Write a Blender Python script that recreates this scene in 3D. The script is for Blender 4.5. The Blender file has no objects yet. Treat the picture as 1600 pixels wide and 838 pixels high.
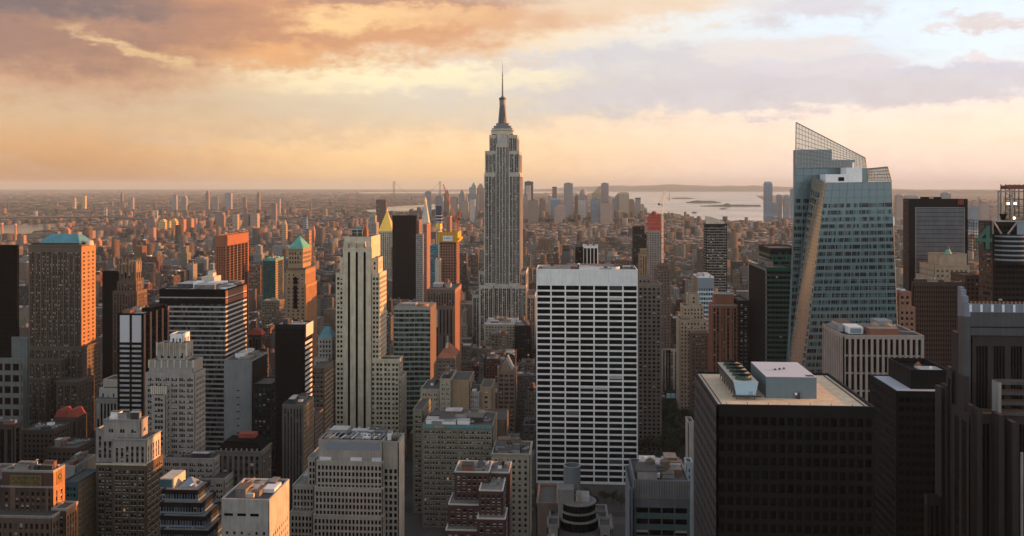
import bpy, math, random
import numpy as np
from mathutils import Vector
RND = random.Random(7)
C = bpy.context.scene.collection
SC = bpy.context.scene
# ------------------------------------------------------------ camera
F = 1431.0                      # focal length in photo pixels (photo 1600 x 838)
TH = math.atan((890 - 800) / F)  # the avenues run along +Y, the lens looks a little left of them
H = 260.0                       # eye height above the street
HZ = 290.0                      # photo row of eye level
cam = bpy.data.cameras.new('camera'); co = bpy.data.objects.new('camera', cam); C.objects.link(co)
co.location = (0, 0, H); co.rotation_euler = (math.radians(90), 0, TH)
cam.sensor_width = 36; cam.lens = F / 1600 * 36; cam.shift_y = -(419 - HZ) / 1600
cam.clip_start = 1; cam.clip_end = 200000
SC.camera = co
# ------------------------------------------------------------ render settings
SC.view_settings.view_transform = 'Standard'; SC.view_settings.look = 'None'
SC.view_settings.exposure = 0.85; SC.view_settings.gamma = 1
SC.render.engine = 'CYCLES'
SC.cycles.max_bounces = 4; SC.cycles.diffuse_bounces = 2; SC.cycles.glossy_bounces = 3
SC.cycles.volume_bounces = 0; SC.cycles.transparent_max_bounces = 6; SC.cycles.transmission_bounces = 2
SC.cycles.use_denoising = True
SC.cycles.caustics_reflective = False; SC.cycles.caustics_refractive = False
# ------------------------------------------------------------ sun
SUN_EL = 5.5                    # degrees
SUN_AZ = 80.0                    # degrees clockwise from +Y (the sun is low to the right)
se, sa = math.radians(SUN_EL), math.radians(SUN_AZ)
sd = Vector((math.sin(sa) * math.cos(se), math.cos(sa) * math.cos(se), math.sin(se)))
sl = bpy.data.lights.new('sun', 'SUN'); so = bpy.data.objects.new('sun', sl); C.objects.link(so)
sl.energy = 5.0; sl.angle = math.radians(0.5); sl.color = (1.0, 0.37, 0.105)
so.location = sd * 3000; so.rotation_euler = sd.to_track_quat('Z', 'Y').to_euler()


def lin(r, g, b):
    f = lambda c: (c / 255 / 12.92) if c / 255 <= .04045 else ((c / 255 + .055) / 1.055) ** 2.4
    return (f(r), f(g), f(b), 1)


# ------------------------------------------------------------ world: evening sky, function of direction only
class NT:
    def __init__(s, nt): s.t = nt; s.n = nt.nodes; s.l = nt.links
    def new(s, t, **k):
        n = s.n.new(t)
        for a, b in k.items(): setattr(n, a, b)
        return n
    def put(s, inp, v):
        if isinstance(v, bpy.types.NodeSocket): s.l.new(v, inp)
        else: inp.default_value = v
    def m(s, op, a, b=None, c=None, clamp=False):
        n = s.new('ShaderNodeMath', operation=op, use_clamp=clamp)
        s.put(n.inputs[0], a)
        if b is not None: s.put(n.inputs[1], b)
        if c is not None: s.put(n.inputs[2], c)
        return n.outputs[0]
    def mix(s, f, a, b, blend='MIX'):
        n = s.new('ShaderNodeMix', data_type='RGBA', blend_type=blend)
        s.put(n.inputs[0], f); s.put(n.inputs[6], a); s.put(n.inputs[7], b)
        return n.outputs[2]
    def ramp(s, v, stops):
        n = s.new('ShaderNodeValToRGB'); e = n.color_ramp.elements
        while len(e) < len(stops): e.new(.5)
        for q, (p, c) in zip(e, stops): q.position = p; q.color = c
        s.put(n.inputs[0], v); return n.outputs[0]
    def step(s, v, a, b):
        n = s.new('ShaderNodeMapRange', interpolation_type='SMOOTHSTEP')
        s.put(n.inputs[0], v); n.inputs[1].default_value = a; n.inputs[2].default_value = b
        return n.outputs[0]
    def noise(s, vec, scale, detail=4, rough=.55, dist=0):
        n = s.new('ShaderNodeTexNoise'); s.put(n.inputs['Vector'], vec)
        n.inputs['Scale'].default_value = scale; n.inputs['Detail'].default_value = detail
        n.inputs['Roughness'].default_value = rough; n.inputs['Distortion'].default_value = dist
        return n.outputs[0]
    def xyz(s, x, y, z):
        n = s.new('ShaderNodeCombineXYZ'); s.put(n.inputs[0], x); s.put(n.inputs[1], y); s.put(n.inputs[2], z)
        return n.outputs[0]


def ang(px): return math.atan((px - 800) / F) - TH
def uv(px, py):
    a = math.atan((px - 800) / F)
    return a - TH, (HZ - py) / (F / math.cos(a))


w = bpy.data.worlds.new('World'); SC.world = w; w.use_nodes = True
w.node_tree.nodes.clear(); N = NT(w.node_tree)
tc = N.new('ShaderNodeTexCoord'); sx = N.new('ShaderNodeSeparateXYZ'); N.l.new(tc.outputs['Generated'], sx.inputs[0])
X, Y, Z = sx.outputs
U = N.m('ARCTAN2', X, Y)
V = N.m('DIVIDE', Z, N.m('SQRT', N.m('ADD', N.m('MULTIPLY', X, X), N.m('MULTIPLY', Y, Y))))
VR = N.m('MULTIPLY', V, 4.0)
vs = lambda py: (HZ - py) / F * 4
left = N.ramp(VR, [(0, lin(176, 128, 92)), (vs(276), lin(192, 144, 104)), (vs(240), lin(210, 160, 116)), (vs(205), lin(216, 168, 126)), (vs(160), lin(208, 170, 138)), (vs(110), lin(222, 162, 114)), (vs(40), lin(214, 138, 88)), (1, lin(140, 122, 126))])
cent = N.ramp(VR, [(0, lin(226, 182, 134)), (vs(270), lin(246, 202, 150)), (vs(240), lin(255, 212, 160)), (vs(205), lin(252, 214, 174)), (vs(165), lin(232, 208, 176)), (vs(110), lin(254, 232, 192)), (vs(30), lin(248, 214, 170)), (1, lin(170, 170, 180))])
right = N.ramp(VR, [(0, lin(222, 198, 192)), (vs(265), lin(244, 216, 202)), (vs(220), lin(255, 226, 206)), (vs(180), lin(252, 226, 214)), (vs(110), lin(224, 234, 244)), (vs(20), lin(222, 234, 248)), (1, lin(150, 175, 215))])
uL, uC, uR = ang(60), ang(640), ang(1350)
base = N.mix(N.step(U, uL, uC), left, cent)
base = N.mix(N.step(U, uC, uR), base, right)
nz = N.xyz(N.m('MULTIPLY', U, 5.0), N.m('MULTIPLY', V, 15.0), 0.0)
n1 = N.noise(nz, 1.6, 6, .58)
n2 = N.noise(N.xyz(N.m('MULTIPLY', U, 9.0), N.m('MULTIPLY', V, 34.0), 3.3), 1.5, 5, .6)
n3 = N.noise(N.xyz(N.m('MULTIPLY', U, 16.0), N.m('MULTIPLY', V, 26.0), 7.7), 2.4, 6, .62)
dU = N.m('MULTIPLY', N.m('SUBTRACT', n1, .5), .32)
dV = N.m('ADD', N.m('MULTIPLY', N.m('SUBTRACT', n2, .5), .045), N.m('MULTIPLY', N.m('SUBTRACT', n3, .5), .042))
UW, VW = N.m('ADD', U, dU), N.m('ADD', V, dV)


def cloud(col, px, py, rx, ry, color, op=1.0, soft=.35, tilt=0.0):
    u0, v0 = uv(px, py); ru, rv = rx / F, ry / F
    a = N.m('DIVIDE', N.m('SUBTRACT', UW, u0), ru)
    vv = N.m('SUBTRACT', VW, v0)
    if tilt: vv = N.m('SUBTRACT', vv, N.m('MULTIPLY', N.m('SUBTRACT', U, u0), tilt))
    b = N.m('DIVIDE', vv, rv)
    d = N.m('SQRT', N.m('ADD', N.m('MULTIPLY', a, a), N.m('MULTIPLY', b, b)))
    k = N.m('MULTIPLY', N.step(d, 1 + soft, 1 - soft), op)
    return N.mix(k, col, color)


c = base
# soft streaks low in the sky
c = N.mix(N.m('MULTIPLY', N.step(n2, .5, .7), .30), c, N.mix(.5, base, lin(205, 196, 192)))
c = cloud(c, 330, 180, 420, 36, lin(198, 170, 142), .5, .7)
c = cloud(c, 980, 118, 330, 50, lin(208, 200, 204), .95, .35)
c = cloud(c, 770, 160, 260, 36, lin(216, 200, 184), .7, .6)
c = cloud(c, 1420, 128, 250, 26, lin(200, 194, 210), .95, .32)
c = cloud(c, 1190, 150, 330, 26, lin(206, 196, 202), .9, .4)
c = cloud(c, 1180, 78, 75, 20, lin(226, 214, 212), .9, .5)
c = cloud(c, 1290, 105, 95, 18, lin(216, 204, 212), .85, .45)
c = cloud(c, 1300, 8, 90, 20, lin(212, 202, 208), .85, .6)
c = cloud(c, 1560, 38, 70, 14, lin(216, 198, 198), .9, .45)
c = cloud(c, 1435, 50, 28, 8, lin(222, 208, 210), .8, .5)
c = cloud(c, 1530, 93, 30, 7, lin(224, 208, 212), .8, .5)
c = cloud(c, 960, 10, 200, 26, lin(238, 204, 168), .8, .6)
c = cloud(c, 620, 118, 240, 20, lin(255, 234, 190), .9, .8)
c = cloud(c, 780, 62, 130, 22, lin(255, 236, 200), .7, .8)
c = cloud(c, 60, 118, 190, 30, lin(196, 142, 110), .7, .7)
c = cloud(c, 470, 30, 380, 62, lin(214, 148, 98), .96, .4)
c = cloud(c, 240, 45, 250, 62, lin(192, 130, 92), .88, .6)
c = cloud(c, 380, 82, 110, 17, lin(238, 170, 104), .75, .8)
c = cloud(c, 540, 33, 90, 15, lin(255, 206, 138), .85, .8)
c = cloud(c, 640, 22, 120, 16, lin(244, 196, 140), .6, .8)
c = cloud(c, 90, 40, 190, 60, lin(146, 102, 88), .85, .7)
c = cloud(c, 160, 26, 80, 18, lin(212, 146, 102), .65, .9)
c = cloud(c, 560, -6, 260, 13, lin(176, 128, 106), .8, .6)
c = cloud(c, 40, 2, 150, 24, lin(104, 80, 84), .85, .8)
c = cloud(c, 30, 84, 90, 22, lin(150, 104, 94), .6, .8)
c = cloud(c, 222, 82, 44, 8, lin(248, 206, 146), .6, .95, -.3)
# fine texture everywhere
c = N.mix(N.m('MULTIPLY', N.step(n3, .35, .75), .16), c, N.mix(1.0, c, lin(215, 195, 195), 'MULTIPLY'))
# sky behind and beside the viewer: paler, cloudier, with the glow round the sun
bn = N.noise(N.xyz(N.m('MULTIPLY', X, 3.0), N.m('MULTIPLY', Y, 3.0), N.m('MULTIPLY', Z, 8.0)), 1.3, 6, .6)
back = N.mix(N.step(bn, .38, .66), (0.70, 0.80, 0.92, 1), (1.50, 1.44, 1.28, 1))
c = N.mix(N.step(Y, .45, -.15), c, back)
dt = N.new('ShaderNodeVectorMath', operation='DOT_PRODUCT'); N.l.new(tc.outputs['Generated'], dt.inputs[0]); dt.inputs[1].default_value = tuple(sd)
glow = N.m('POWER', N.m('MAXIMUM', dt.outputs['Value'], 0.0), 9.0)
c = N.mix(glow, c, (1.9, 0.95, 0.42, 1))
up = N.step(Z, .30, .85)
c = N.mix(up, c, (0.30, 0.335, 0.40, 1))
c = N.mix(N.step(Z, 0.0, -.03), c, (0.10, 0.085, 0.075, 1))
sky = N.new('ShaderNodeTexSky', sky_type='NISHITA', sun_disc=False)
sky.sun_elevation = se; sky.sun_rotation = sa; sky.altitude = 260; sky.dust_density = 3
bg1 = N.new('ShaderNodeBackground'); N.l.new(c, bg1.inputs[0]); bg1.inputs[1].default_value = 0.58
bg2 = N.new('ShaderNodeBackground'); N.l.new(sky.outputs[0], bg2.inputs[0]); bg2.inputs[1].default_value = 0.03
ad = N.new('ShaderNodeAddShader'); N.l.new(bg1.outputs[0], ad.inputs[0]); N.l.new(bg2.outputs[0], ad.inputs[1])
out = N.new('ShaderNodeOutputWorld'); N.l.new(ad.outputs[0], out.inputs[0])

# ------------------------------------------------------------ photo pixel -> place in the city
def XA(px, y): return y * math.tan(ang(px))
def DEP(x, y): return -x * math.sin(TH) + y * math.cos(TH)
def ZA(py, x, y): return H - (py - HZ) * DEP(x, y) / F
def DPT(x, px): return x / math.tan(ang(px))        # the Y at which the line X = x is seen at column px
def GR(px, py, z=0):                                # ground point seen at a pixel
    d = (H - z) * F / (py - HZ); r = d / math.cos(math.atan((px - 800) / F)); a = ang(px)
    return r * math.sin(a), r * math.cos(a)
def PIX(x, y, z):
    d = DEP(x, y); r = x * math.cos(TH) + y * math.sin(TH)
    return 800 + F * r / d, HZ - (z - H) * F / d

# ------------------------------------------------------------ materials
MATS = {}
def mat(name, col, rough=.85, metal=0.0, var=.25, scale=.12, streak=True, emit=None, spec=.5, bump=0):
    key = (name, tuple(round(q, 3) for q in col))
    if key in MATS: return MATS[key]
    m = bpy.data.materials.new(name); m.use_nodes = True; t = NT(m.node_tree)
    p = t.n['Principled BSDF']; p.inputs['Roughness'].default_value = rough; p.inputs['Metallic'].default_value = metal
    p.inputs['Specular IOR Level'].default_value = spec
    col = (*col[:3], 1)
    if var:
        g = t.new('ShaderNodeNewGeometry').outputs['Position']
        a = t.noise(g, scale, 5, .6)
        mp = t.new('ShaderNodeMapping'); t.l.new(g, mp.inputs[0]); mp.inputs['Scale'].default_value = (.9, .9, .06 if streak else .9)
        b = t.noise(mp.outputs[0], .9, 4, .6)
        k = t.m('ADD', t.m('MULTIPLY', t.m('SUBTRACT', a, .5), 1.6 * var * 2), t.m('MULTIPLY', t.m('SUBTRACT', b, .5), 1.6 * var * 2))
        k = t.m('ADD', k, 1.0)
        t.l.new(t.mix(1.0, col, t.xyz(k, k, k), 'MULTIPLY'), p.inputs['Base Color'])
        t.l.new(t.m('MULTIPLY_ADD', a, .3, rough - .15, clamp=True), p.inputs['Roughness'])
    else: p.inputs['Base Color'].default_value = col
    if emit: p.inputs['Emission Color'].default_value = (*emit[:3], 1); p.inputs['Emission Strength'].default_value = emit[3]
    MATS[key] = m; return m

def glass(name, col, rough=.06, metal=0.0, rv=.6, spec=.7):
    key = ('g' + name, col)
    if key in MATS: return MATS[key]
    m = bpy.data.materials.new(name); m.use_nodes = True; t = NT(m.node_tree); p = t.n['Principled BSDF']
    g = t.new('ShaderNodeNewGeometry'); oi = t.new('ShaderNodeObjectInfo')
    r = t.m('FRACT', t.m('ADD', g.outputs['Random Per Island'], t.m('MULTIPLY', oi.outputs['Random'], 7.31)))
    k = t.m('MULTIPLY_ADD', t.m('POWER', r, 2.0), 2.2 * rv, 1 - .5 * rv)
    t.l.new(t.mix(1.0, (*col, 1), t.xyz(k, k, k), 'MULTIPLY'), p.inputs['Base Color'])
    nn = t.noise(g.outputs['Position'], .25, 2)
    bp = t.new('ShaderNodeBump'); bp.inputs['Strength'].default_value = .05; bp.inputs['Distance'].default_value = .3
    t.l.new(nn, bp.inputs['Height']); t.l.new(bp.outputs[0], p.inputs['Normal'])
    p.inputs['Roughness'].default_value = rough; p.inputs['Metallic'].default_value = metal; p.inputs['Specular IOR Level'].default_value = spec
    MATS[key] = m; return m

# ------------------------------------------------------------ mesh builder
class MB:
    def __init__(s): s.v = []; s.f = []; s.mi = []; s.mats = []
    def slot(s, m):
        if m not in s.mats: s.mats.append(m)
        return s.mats.index(m)
    def quad(s, pts, m): 
        n = len(s.v); s.v += [tuple(p) for p in pts]; s.f.append(tuple(range(n, n + len(pts)))); s.mi.append(s.slot(m))
    def box(s, x0, x1, y0, y1, z0, z1, m, skip=''):
        if x1 < x0: x0, x1 = x1, x0
        if y1 < y0: y0, y1 = y1, y0
        n = len(s.v); k = s.slot(m)
        s.v += [(x0, y0, z0), (x1, y0, z0), (x1, y1, z0), (x0, y1, z0), (x0, y0, z1), (x1, y0, z1), (x1, y1, z1), (x0, y1, z1)]
        for ch, f in (('b', (3, 2, 1, 0)), ('t', (4, 5, 6, 7)), ('F', (0, 1, 5, 4)), ('R', (1, 2, 6, 5)), ('B', (2, 3, 7, 6)), ('L', (3, 0, 4, 7))):
            if ch not in skip: s.f.append(tuple(n + i for i in f)); s.mi.append(k)
    def frust(s, cx, cy, z0, z1, r0, r1, m, n=12, cap=True, ph=0, sx=1, sy=1, lean=(0, 0)):
        b = len(s.v); k = s.slot(m)
        for z, r, dx, dy in ((z0, r0, 0, 0), (z1, r1, *lean)):
            for i in range(n):
                a = ph + 2 * math.pi * i / n
                s.v.append((cx + dx + r * sx * math.cos(a), cy + dy + r * sy * math.sin(a), z))
        for i in range(n): s.f.append((b + i, b + (i + 1) % n, b + n + (i + 1) % n, b + n + i)); s.mi.append(k)
        if cap:
            s.f.append(tuple(b + n + i for i in range(n))); s.mi.append(k)
            s.f.append(tuple(b + i for i in reversed(range(n)))); s.mi.append(k)
    def pyr(s, x0, x1, y0, y1, z0, z1, m, tx=0.0, ty=0.0):   # hip / pyramid roof, tx ty = ridge fraction
        cx, cy = (x0 + x1) / 2, (y0 + y1) / 2; hx, hy = (x1 - x0) / 2 * tx, (y1 - y0) / 2 * ty
        b = len(s.v); k = s.slot(m)
        s.v += [(x0, y0, z0), (x1, y0, z0), (x1, y1, z0), (x0, y1, z0), (cx - hx, cy - hy, z1), (cx + hx, cy - hy, z1), (cx + hx, cy + hy, z1), (cx - hx, cy + hy, z1)]
        for f in ((0, 1, 5, 4), (1, 2, 6, 5), (2, 3, 7, 6), (3, 0, 4, 7), (4, 5, 6, 7), (3, 2, 1, 0)): s.f.append(tuple(b + i for i in f)); s.mi.append(k)
    def bar(s, a, b, r, m, n=4):
        a, b = Vector(a), Vector(b); d = (b - a).normalized(); u = d.orthogonal().normalized(); v = d.cross(u); q = len(s.v); k = s.slot(m)
        for p in (a, b):
            for i in range(n):
                t = 2 * math.pi * (i + .5) / n; s.v.append(tuple(p + u * r * math.cos(t) + v * r * math.sin(t)))
        for i in range(n): s.f.append((q + i, q + (i + 1) % n, q + n + (i + 1) % n, q + n + i)); s.mi.append(k)
        s.f.append(tuple(q + n + i for i in range(n))); s.mi.append(k); s.f.append(tuple(q + i for i in reversed(range(n)))); s.mi.append(k)
    def mesh(s, name, o=(0, 0, 0)):
        me = bpy.data.meshes.new(name); v = np.array(s.v, dtype=np.float64).reshape(-1, 3) - np.array(o)
        me.from_pydata(v.tolist(), [], s.f)
        for m in s.mats: me.materials.append(m)
        if len(s.mats) > 1: me.polygons.foreach_set('material_index', s.mi)
        return me
    def build(s, name, parent=None, o=None):
        if not s.f: return None
        if o is None: o = tuple(parent.location) if parent else (0, 0, 0)
        ob = bpy.data.objects.new(name, s.mesh(name, o)); C.objects.link(ob)
        if parent: ob.parent = parent
        else: ob.location = o
        return ob

def tag(o, label=None, cat=None, group=None, kind=None):
    if label: o['label'] = label
    if cat: o['category'] = cat
    if group: o['group'] = group
    if kind: o['kind'] = kind
    return o
def empty(name, loc):
    o = bpy.data.objects.new(name, None); C.objects.link(o); o.location = loc; return o
# ------------------------------------------------------------ ground, water, hills, haze
def ground_mat():
    m = bpy.data.materials.new('city ground'); m.use_nodes = True; t = NT(m.node_tree); p = t.n['Principled BSDF']
    g = t.new('ShaderNodeNewGeometry').outputs['Position']
    a = t.noise(g, .004, 6, .7); b = t.noise(g, .0007, 4, .6); d = t.noise(g, .03, 3, .6)
    c = t.mix(t.step(a, .35, .65), (.03, .03, .028, 1), (.085, .07, .06, 1))
    c = t.mix(t.step(b, .45, .62), c, (.035, .045, .028, 1))
    c = t.mix(t.m('MULTIPLY', t.step(d, .55, .75), .6), c, (.14, .12, .10, 1))
    t.l.new(c, p.inputs['Base Color']); p.inputs['Roughness'].default_value = .95
    return m
def water_mat():
    m = bpy.data.materials.new('harbour water'); m.use_nodes = True; t = NT(m.node_tree); p = t.n['Principled BSDF']
    g = t.new('ShaderNodeNewGeometry').outputs['Position']
    p.inputs['Base Color'].default_value = (.03, .04, .045, 1); p.inputs['Roughness'].default_value = .12; p.inputs['IOR'].default_value = 1.33
    bp = t.new('ShaderNodeBump'); bp.inputs['Strength'].default_value = .25; bp.inputs['Distance'].default_value = 2
    t.l.new(t.noise(g, .02, 6, .6), bp.inputs['Height']); t.l.new(bp.outputs[0], p.inputs['Normal'])
    t.l.new(t.m('MULTIPLY_ADD', t.noise(g, .0009, 4, .6), .25, .05), p.inputs['Roughness'])
    return m
GM = ground_mat(); WM = water_mat()
b = MB(); b.quad([(-60000, -2500, 0), (60000, -2500, 0), (60000, 62000, 0), (-60000, 62000, 0)], GM)
tag(b.build('ground'), 'grey brown city ground running out to the horizon', 'ground', kind='structure')
WATER = {
    'east_river': [(-140, 352), (0, 351), (110, 348), (116, 352), (95, 359), (45, 368), (-140, 374)],
    'east_river_reach': [(560, 331), (600, 324), (640, 321), (700, 318), (740, 320), (740, 326), (670, 330), (600, 333)],
    'upper_bay': [(940, 300), (1130, 298), (1300, 299), (1800, 300), (1800, 303), (1300, 303), (1180, 306), (1195, 314), (1215, 320), (1260, 328), (1420, 340), (1520, 343), (1900, 347), (1900, 402),
                  (1560, 378), (1405, 358), (1240, 350), (1170, 349), (1105, 347), (1070, 340), (1045, 334), (1010, 336), (998, 322), (985, 312), (940, 306)],
    'lower_bay': [(560, 300.5), (940, 299), (940, 301.5), (760, 303), (560, 302.5)],
}
WLAB = {'east_river': 'grey river behind the two power station stacks', 'east_river_reach': 'pale river reach left of the distant downtown towers',
        'upper_bay': 'pale shining harbour water with low islands', 'lower_bay': 'thin bright strip of far water near the horizon'}
for k, pts in WATER.items():
    b = MB(); b.quad([(*GR(px, py), .6) for px, py in reversed(pts)], WM)
    tag(b.build('water' if k != 'east_river' else 'river'), WLAB[k], 'water', kind='structure')
ROAD = mat('asphalt', (.028, .028, .03), .9, var=.2, scale=.3, streak=False); LINE = mat('road paint', (.5, .48, .42), .8, var=.1)
b = MB(); b2 = MB()
for k in range(-8, 9):
    x = XA(870, 1000) + k * 270; b.box(x - 11, x + 11, 150, 3700, -.2, .05, ROAD, skip='b')
    for j in range(250): b2.box(x - .1, x + .1, 400 + j * 8, 403 + j * 8, .04, .06, LINE); b2.box(x - 3.7, x - 3.5, 400 + j * 8, 403 + j * 8, .04, .06, LINE); b2.box(x + 3.5, x + 3.7, 400 + j * 8, 403 + j * 8, .04, .06, LINE)
for k in range(50): b.box(-2300, 2300, 163 + k * 80, 173 + k * 80, -.2, .045, ROAD, skip='b')
tag(b.build('road'), 'dark asphalt avenues and cross streets between the blocks', 'road', kind='structure')
tag(b2.build('road_markings'), 'pale dashed lane lines on the avenues', 'road markings', kind='structure')
def inpoly(x, y, P):
    r = False; j = len(P) - 1
    for i in range(len(P)):
        if (P[i][1] > y) != (P[j][1] > y) and x < (P[j][0] - P[i][0]) * (y - P[i][1]) / (P[j][1] - P[i][1]) + P[i][0]: r = not r
        j = i
    return r
def wet(px, py): return any(inpoly(px, py, P) for P in WATER.values())

ISL = mat('island ground', (.07, .075, .05), var=.3, scale=.01, streak=False)
TREEM = mat('foliage', (.03, .042, .02), var=.35, scale=.05, streak=False)
def ridge(name, pts, depth, lab, m, rough=6, seed=1):
    """a low hill or island: jagged crest along pixel points (px, py_top) standing on the ground at row gy"""
    rr = random.Random(seed); b = MB(); cols = []
    (gy, tops) = pts
    for i in range(len(tops) - 1):
        (xa, ya), (xb, yb) = tops[i], tops[i + 1]; n = max(2, int(abs(xb - xa) / rough))
        for j in range(n): cols.append((xa + (xb - xa) * j / n, ya + (yb - ya) * j / n))
    cols.append(tops[-1]); prev = None
    for px, py in cols:
        x, y = GR(px, gy); h = max(1, ZA(py, x, y)) * rr.uniform(.82, 1.08)
        yb = y + depth
        cur = [(x, y, 0), (x, y + depth * .15, h * .55), (x * 1.0 + 0, y + depth * .45, h), (x, y + depth * .75, h * .8), (x, yb, 0)]
        if prev:
            for a in range(4): b.quad([prev[a], cur[a], cur[a + 1], prev[a + 1]], m)
        prev = cur
    o = b.build(name); tag(o, lab, name.replace('_', ' '), kind='structure'); return o
HM = mat('far hills', (.06, .065, .05), var=.3, scale=.002, streak=False)
ridge('hill', (299.5, [(815, 298), (850, 295), (900, 292), (960, 290), (1040, 289), (1110, 289), (1180, 290), (1240, 291), (1300, 291), (1380, 293), (1460, 297)]), 5000, 'long low blue hill beyond the harbour', HM, 14, 2)
ridge('hill', (303.5, [(1380, 303), (1410, 298), (1450, 296.5), (1500, 298), (1560, 297), (1640, 298), (1760, 297)]), 2500, 'hazy ridge behind the towers on the right bank', HM, 12, 3)
ridge('hill', (300.5, [(-140, 297), (-20, 298.5), (120, 297.5), (300, 298.5), (420, 297), (560, 298.5)]), 4000, 'faint level rise on the left horizon', HM, 10, 4)
ridge('island', (311, [(1043, 310.5), (1060, 309), (1078, 309), (1086, 310.5)]), 300, 'low dark island with a statue at its left end', ISL, 3, 5)
ridge('island', (317.5, [(1075, 316.5), (1088, 313), (1100, 314), (1118, 314), (1128, 316.5)]), 300, 'wooded island in mid harbour', ISL, 3, 6)
ridge('island', (323, [(1098, 322), (1130, 320), (1138, 317.5), (1146, 320), (1190, 320.5)]), 260, 'flat island pointing at the slim riverside tower', ISL, 3, 7)
ridge('island', (331.5, [(1040, 331), (1044, 329)]), 60, 'tiny islet', ISL, 3, 8) if False else None
ridge('hill', (346, [(1036, 345), (1042, 336), (1048, 332), (1055, 333), (1060, 336), (1068, 342), (1074, 346)]), 260, 'dark wooded mound on the riverbank behind the thin mast crane', ISL, 2, 9)

hz = MB(); hz.box(-62000, 62000, -3500, 64000, -1, 470, None)
hm = bpy.data.materials.new('haze'); hm.use_nodes = True; t = NT(hm.node_tree); t.n.clear()
pv = t.new('ShaderNodeVolumePrincipled'); pv.inputs['Color'].default_value = (.66, .82, .90, 1); pv.inputs['Density'].default_value = 1.9e-5; pv.inputs['Anisotropy'].default_value = 0.0
mo = t.new('ShaderNodeOutputMaterial'); t.l.new(pv.outputs[0], mo.inputs['Volume'])
hz.mats = [hm]
ho = hz.build('haze'); tag(ho, 'thin warm evening haze filling the whole view', 'haze', kind='stuff')

# ------------------------------------------------------------ mass city (thousands of blocks nobody could count)
def city_mat():
    m = bpy.data.materials.new('city blocks'); m.use_nodes = True; t = NT(m.node_tree); p = t.n['Principled BSDF']
    at = t.new('ShaderNodeAttribute', attribute_name='wallcol'); g = t.new('ShaderNodeNewGeometry')
    s = t.new('ShaderNodeSeparateXYZ'); t.l.new(g.outputs['Position'], s.inputs[0]); n = t.new('ShaderNodeSeparateXYZ'); t.l.new(g.outputs['Normal'], n.inputs[0])
    side = t.m('GREATER_THAN', t.m('ABSOLUTE', n.outputs[0]), .5); wall = t.m('LESS_THAN', t.m('ABSOLUTE', n.outputs[2]), .5)
    h = t.m('ADD', t.m('MULTIPLY', side, s.outputs[1]), t.m('MULTIPLY', t.m('SUBTRACT', 1.0, side), s.outputs[0]))
    rnd = g.outputs['Random Per Island']; sc = t.m('MULTIPLY_ADD', rnd, .16, .24)
    fx = t.m('FRACT', t.m('MULTIPLY', h, sc)); fz = t.m('FRACT', t.m('MULTIPLY', s.outputs[2], .29))
    wx = t.m('MULTIPLY', t.m('GREATER_THAN', fx, .3), t.m('LESS_THAN', fx, .72)); wz = t.m('MULTIPLY', t.m('GREATER_THAN', fz, .28), t.m('LESS_THAN', fz, .78))
    k = t.m('MULTIPLY', t.m('MULTIPLY', wx, wz), wall)
    wn = t.new('ShaderNodeTexWhiteNoise', noise_dimensions='3D')
    t.l.new(t.xyz(t.m('FLOOR', t.m('MULTIPLY', h, sc)), t.m('FLOOR', t.m('MULTIPLY', s.outputs[2], .29)), rnd), wn.inputs['Vector'])
    gl = t.mix(t.m('GREATER_THAN', wn.outputs['Value'], .85), (.02, .022, .026, 1), (.20, .19, .17, 1))
    no = t.noise(g.outputs['Position'], .15, 4, .6)
    wc = t.mix(1.0, at.outputs['Color'], t.ramp(no, [(0.2, (.6, .6, .6, 1)), (.8, (1.35, 1.3, 1.25, 1))]), 'MULTIPLY')
    t.l.new(t.mix(t.m('MULTIPLY', k, .85), wc, gl), p.inputs['Base Color'])
    t.l.new(t.m('MULTIPLY_ADD', k, -.6, .85), p.inputs['Roughness'])
    return m
CM = city_mat()
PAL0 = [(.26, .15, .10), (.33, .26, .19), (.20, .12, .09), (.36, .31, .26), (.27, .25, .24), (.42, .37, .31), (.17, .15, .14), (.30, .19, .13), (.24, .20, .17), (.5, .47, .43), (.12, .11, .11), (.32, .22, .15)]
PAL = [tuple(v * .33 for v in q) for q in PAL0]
ROOFC = [(.10, .095, .09), (.16, .15, .14), (.07, .065, .06), (.24, .22, .2), (.38, .36, .34), (.13, .10, .085), (.2, .18, .15)]
def mass(name, boxes, label, cat):
    """boxes: x0,x1,y0,y1,z0,z1,wallcol,roofcol -> one mesh with a colour per face"""
    n = len(boxes); B = np.array([q[:6] for q in boxes]); W = np.array([q[6] for q in boxes]); R = np.array([q[7] for q in boxes])
    x0, x1, y0, y1, z0, z1 = B.T
    vs_ = np.stack([np.stack(a, 1) for a in ((x0, y0, z0), (x1, y0, z0), (x1, y1, z0), (x0, y1, z0), (x0, y0, z1), (x1, y0, z1), (x1, y1, z1), (x0, y1, z1))], 1).reshape(-1, 3)
    fq = np.array([(4, 5, 6, 7), (0, 1, 5, 4), (1, 2, 6, 5), (2, 3, 7, 6), (3, 0, 4, 7)])
    fa = (np.arange(n)[:, None, None] * 8 + fq[None]).reshape(-1)
    me = bpy.data.meshes.new(name); me.vertices.add(n * 8); me.vertices.foreach_set('co', vs_.ravel())
    me.loops.add(len(fa)); me.loops.foreach_set('vertex_index', fa.astype(np.int32))
    me.polygons.add(n * 5); me.polygons.foreach_set('loop_start', np.arange(0, n * 20, 4, dtype=np.int32))
    ca = me.attributes.new('wallcol', 'FLOAT_COLOR', 'FACE')
    cc = np.ones((n, 5, 4)); cc[:, 0, :3] = R; cc[:, 1:, :3] = W[:, None, :]
    ca.data.foreach_set('color', cc.ravel()); me.materials.append(CM); me.update(calc_edges=True); me.validate()
    o = bpy.data.objects.new(name, me); C.objects.link(o); return tag(o, label, cat, kind='stuff')
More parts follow.
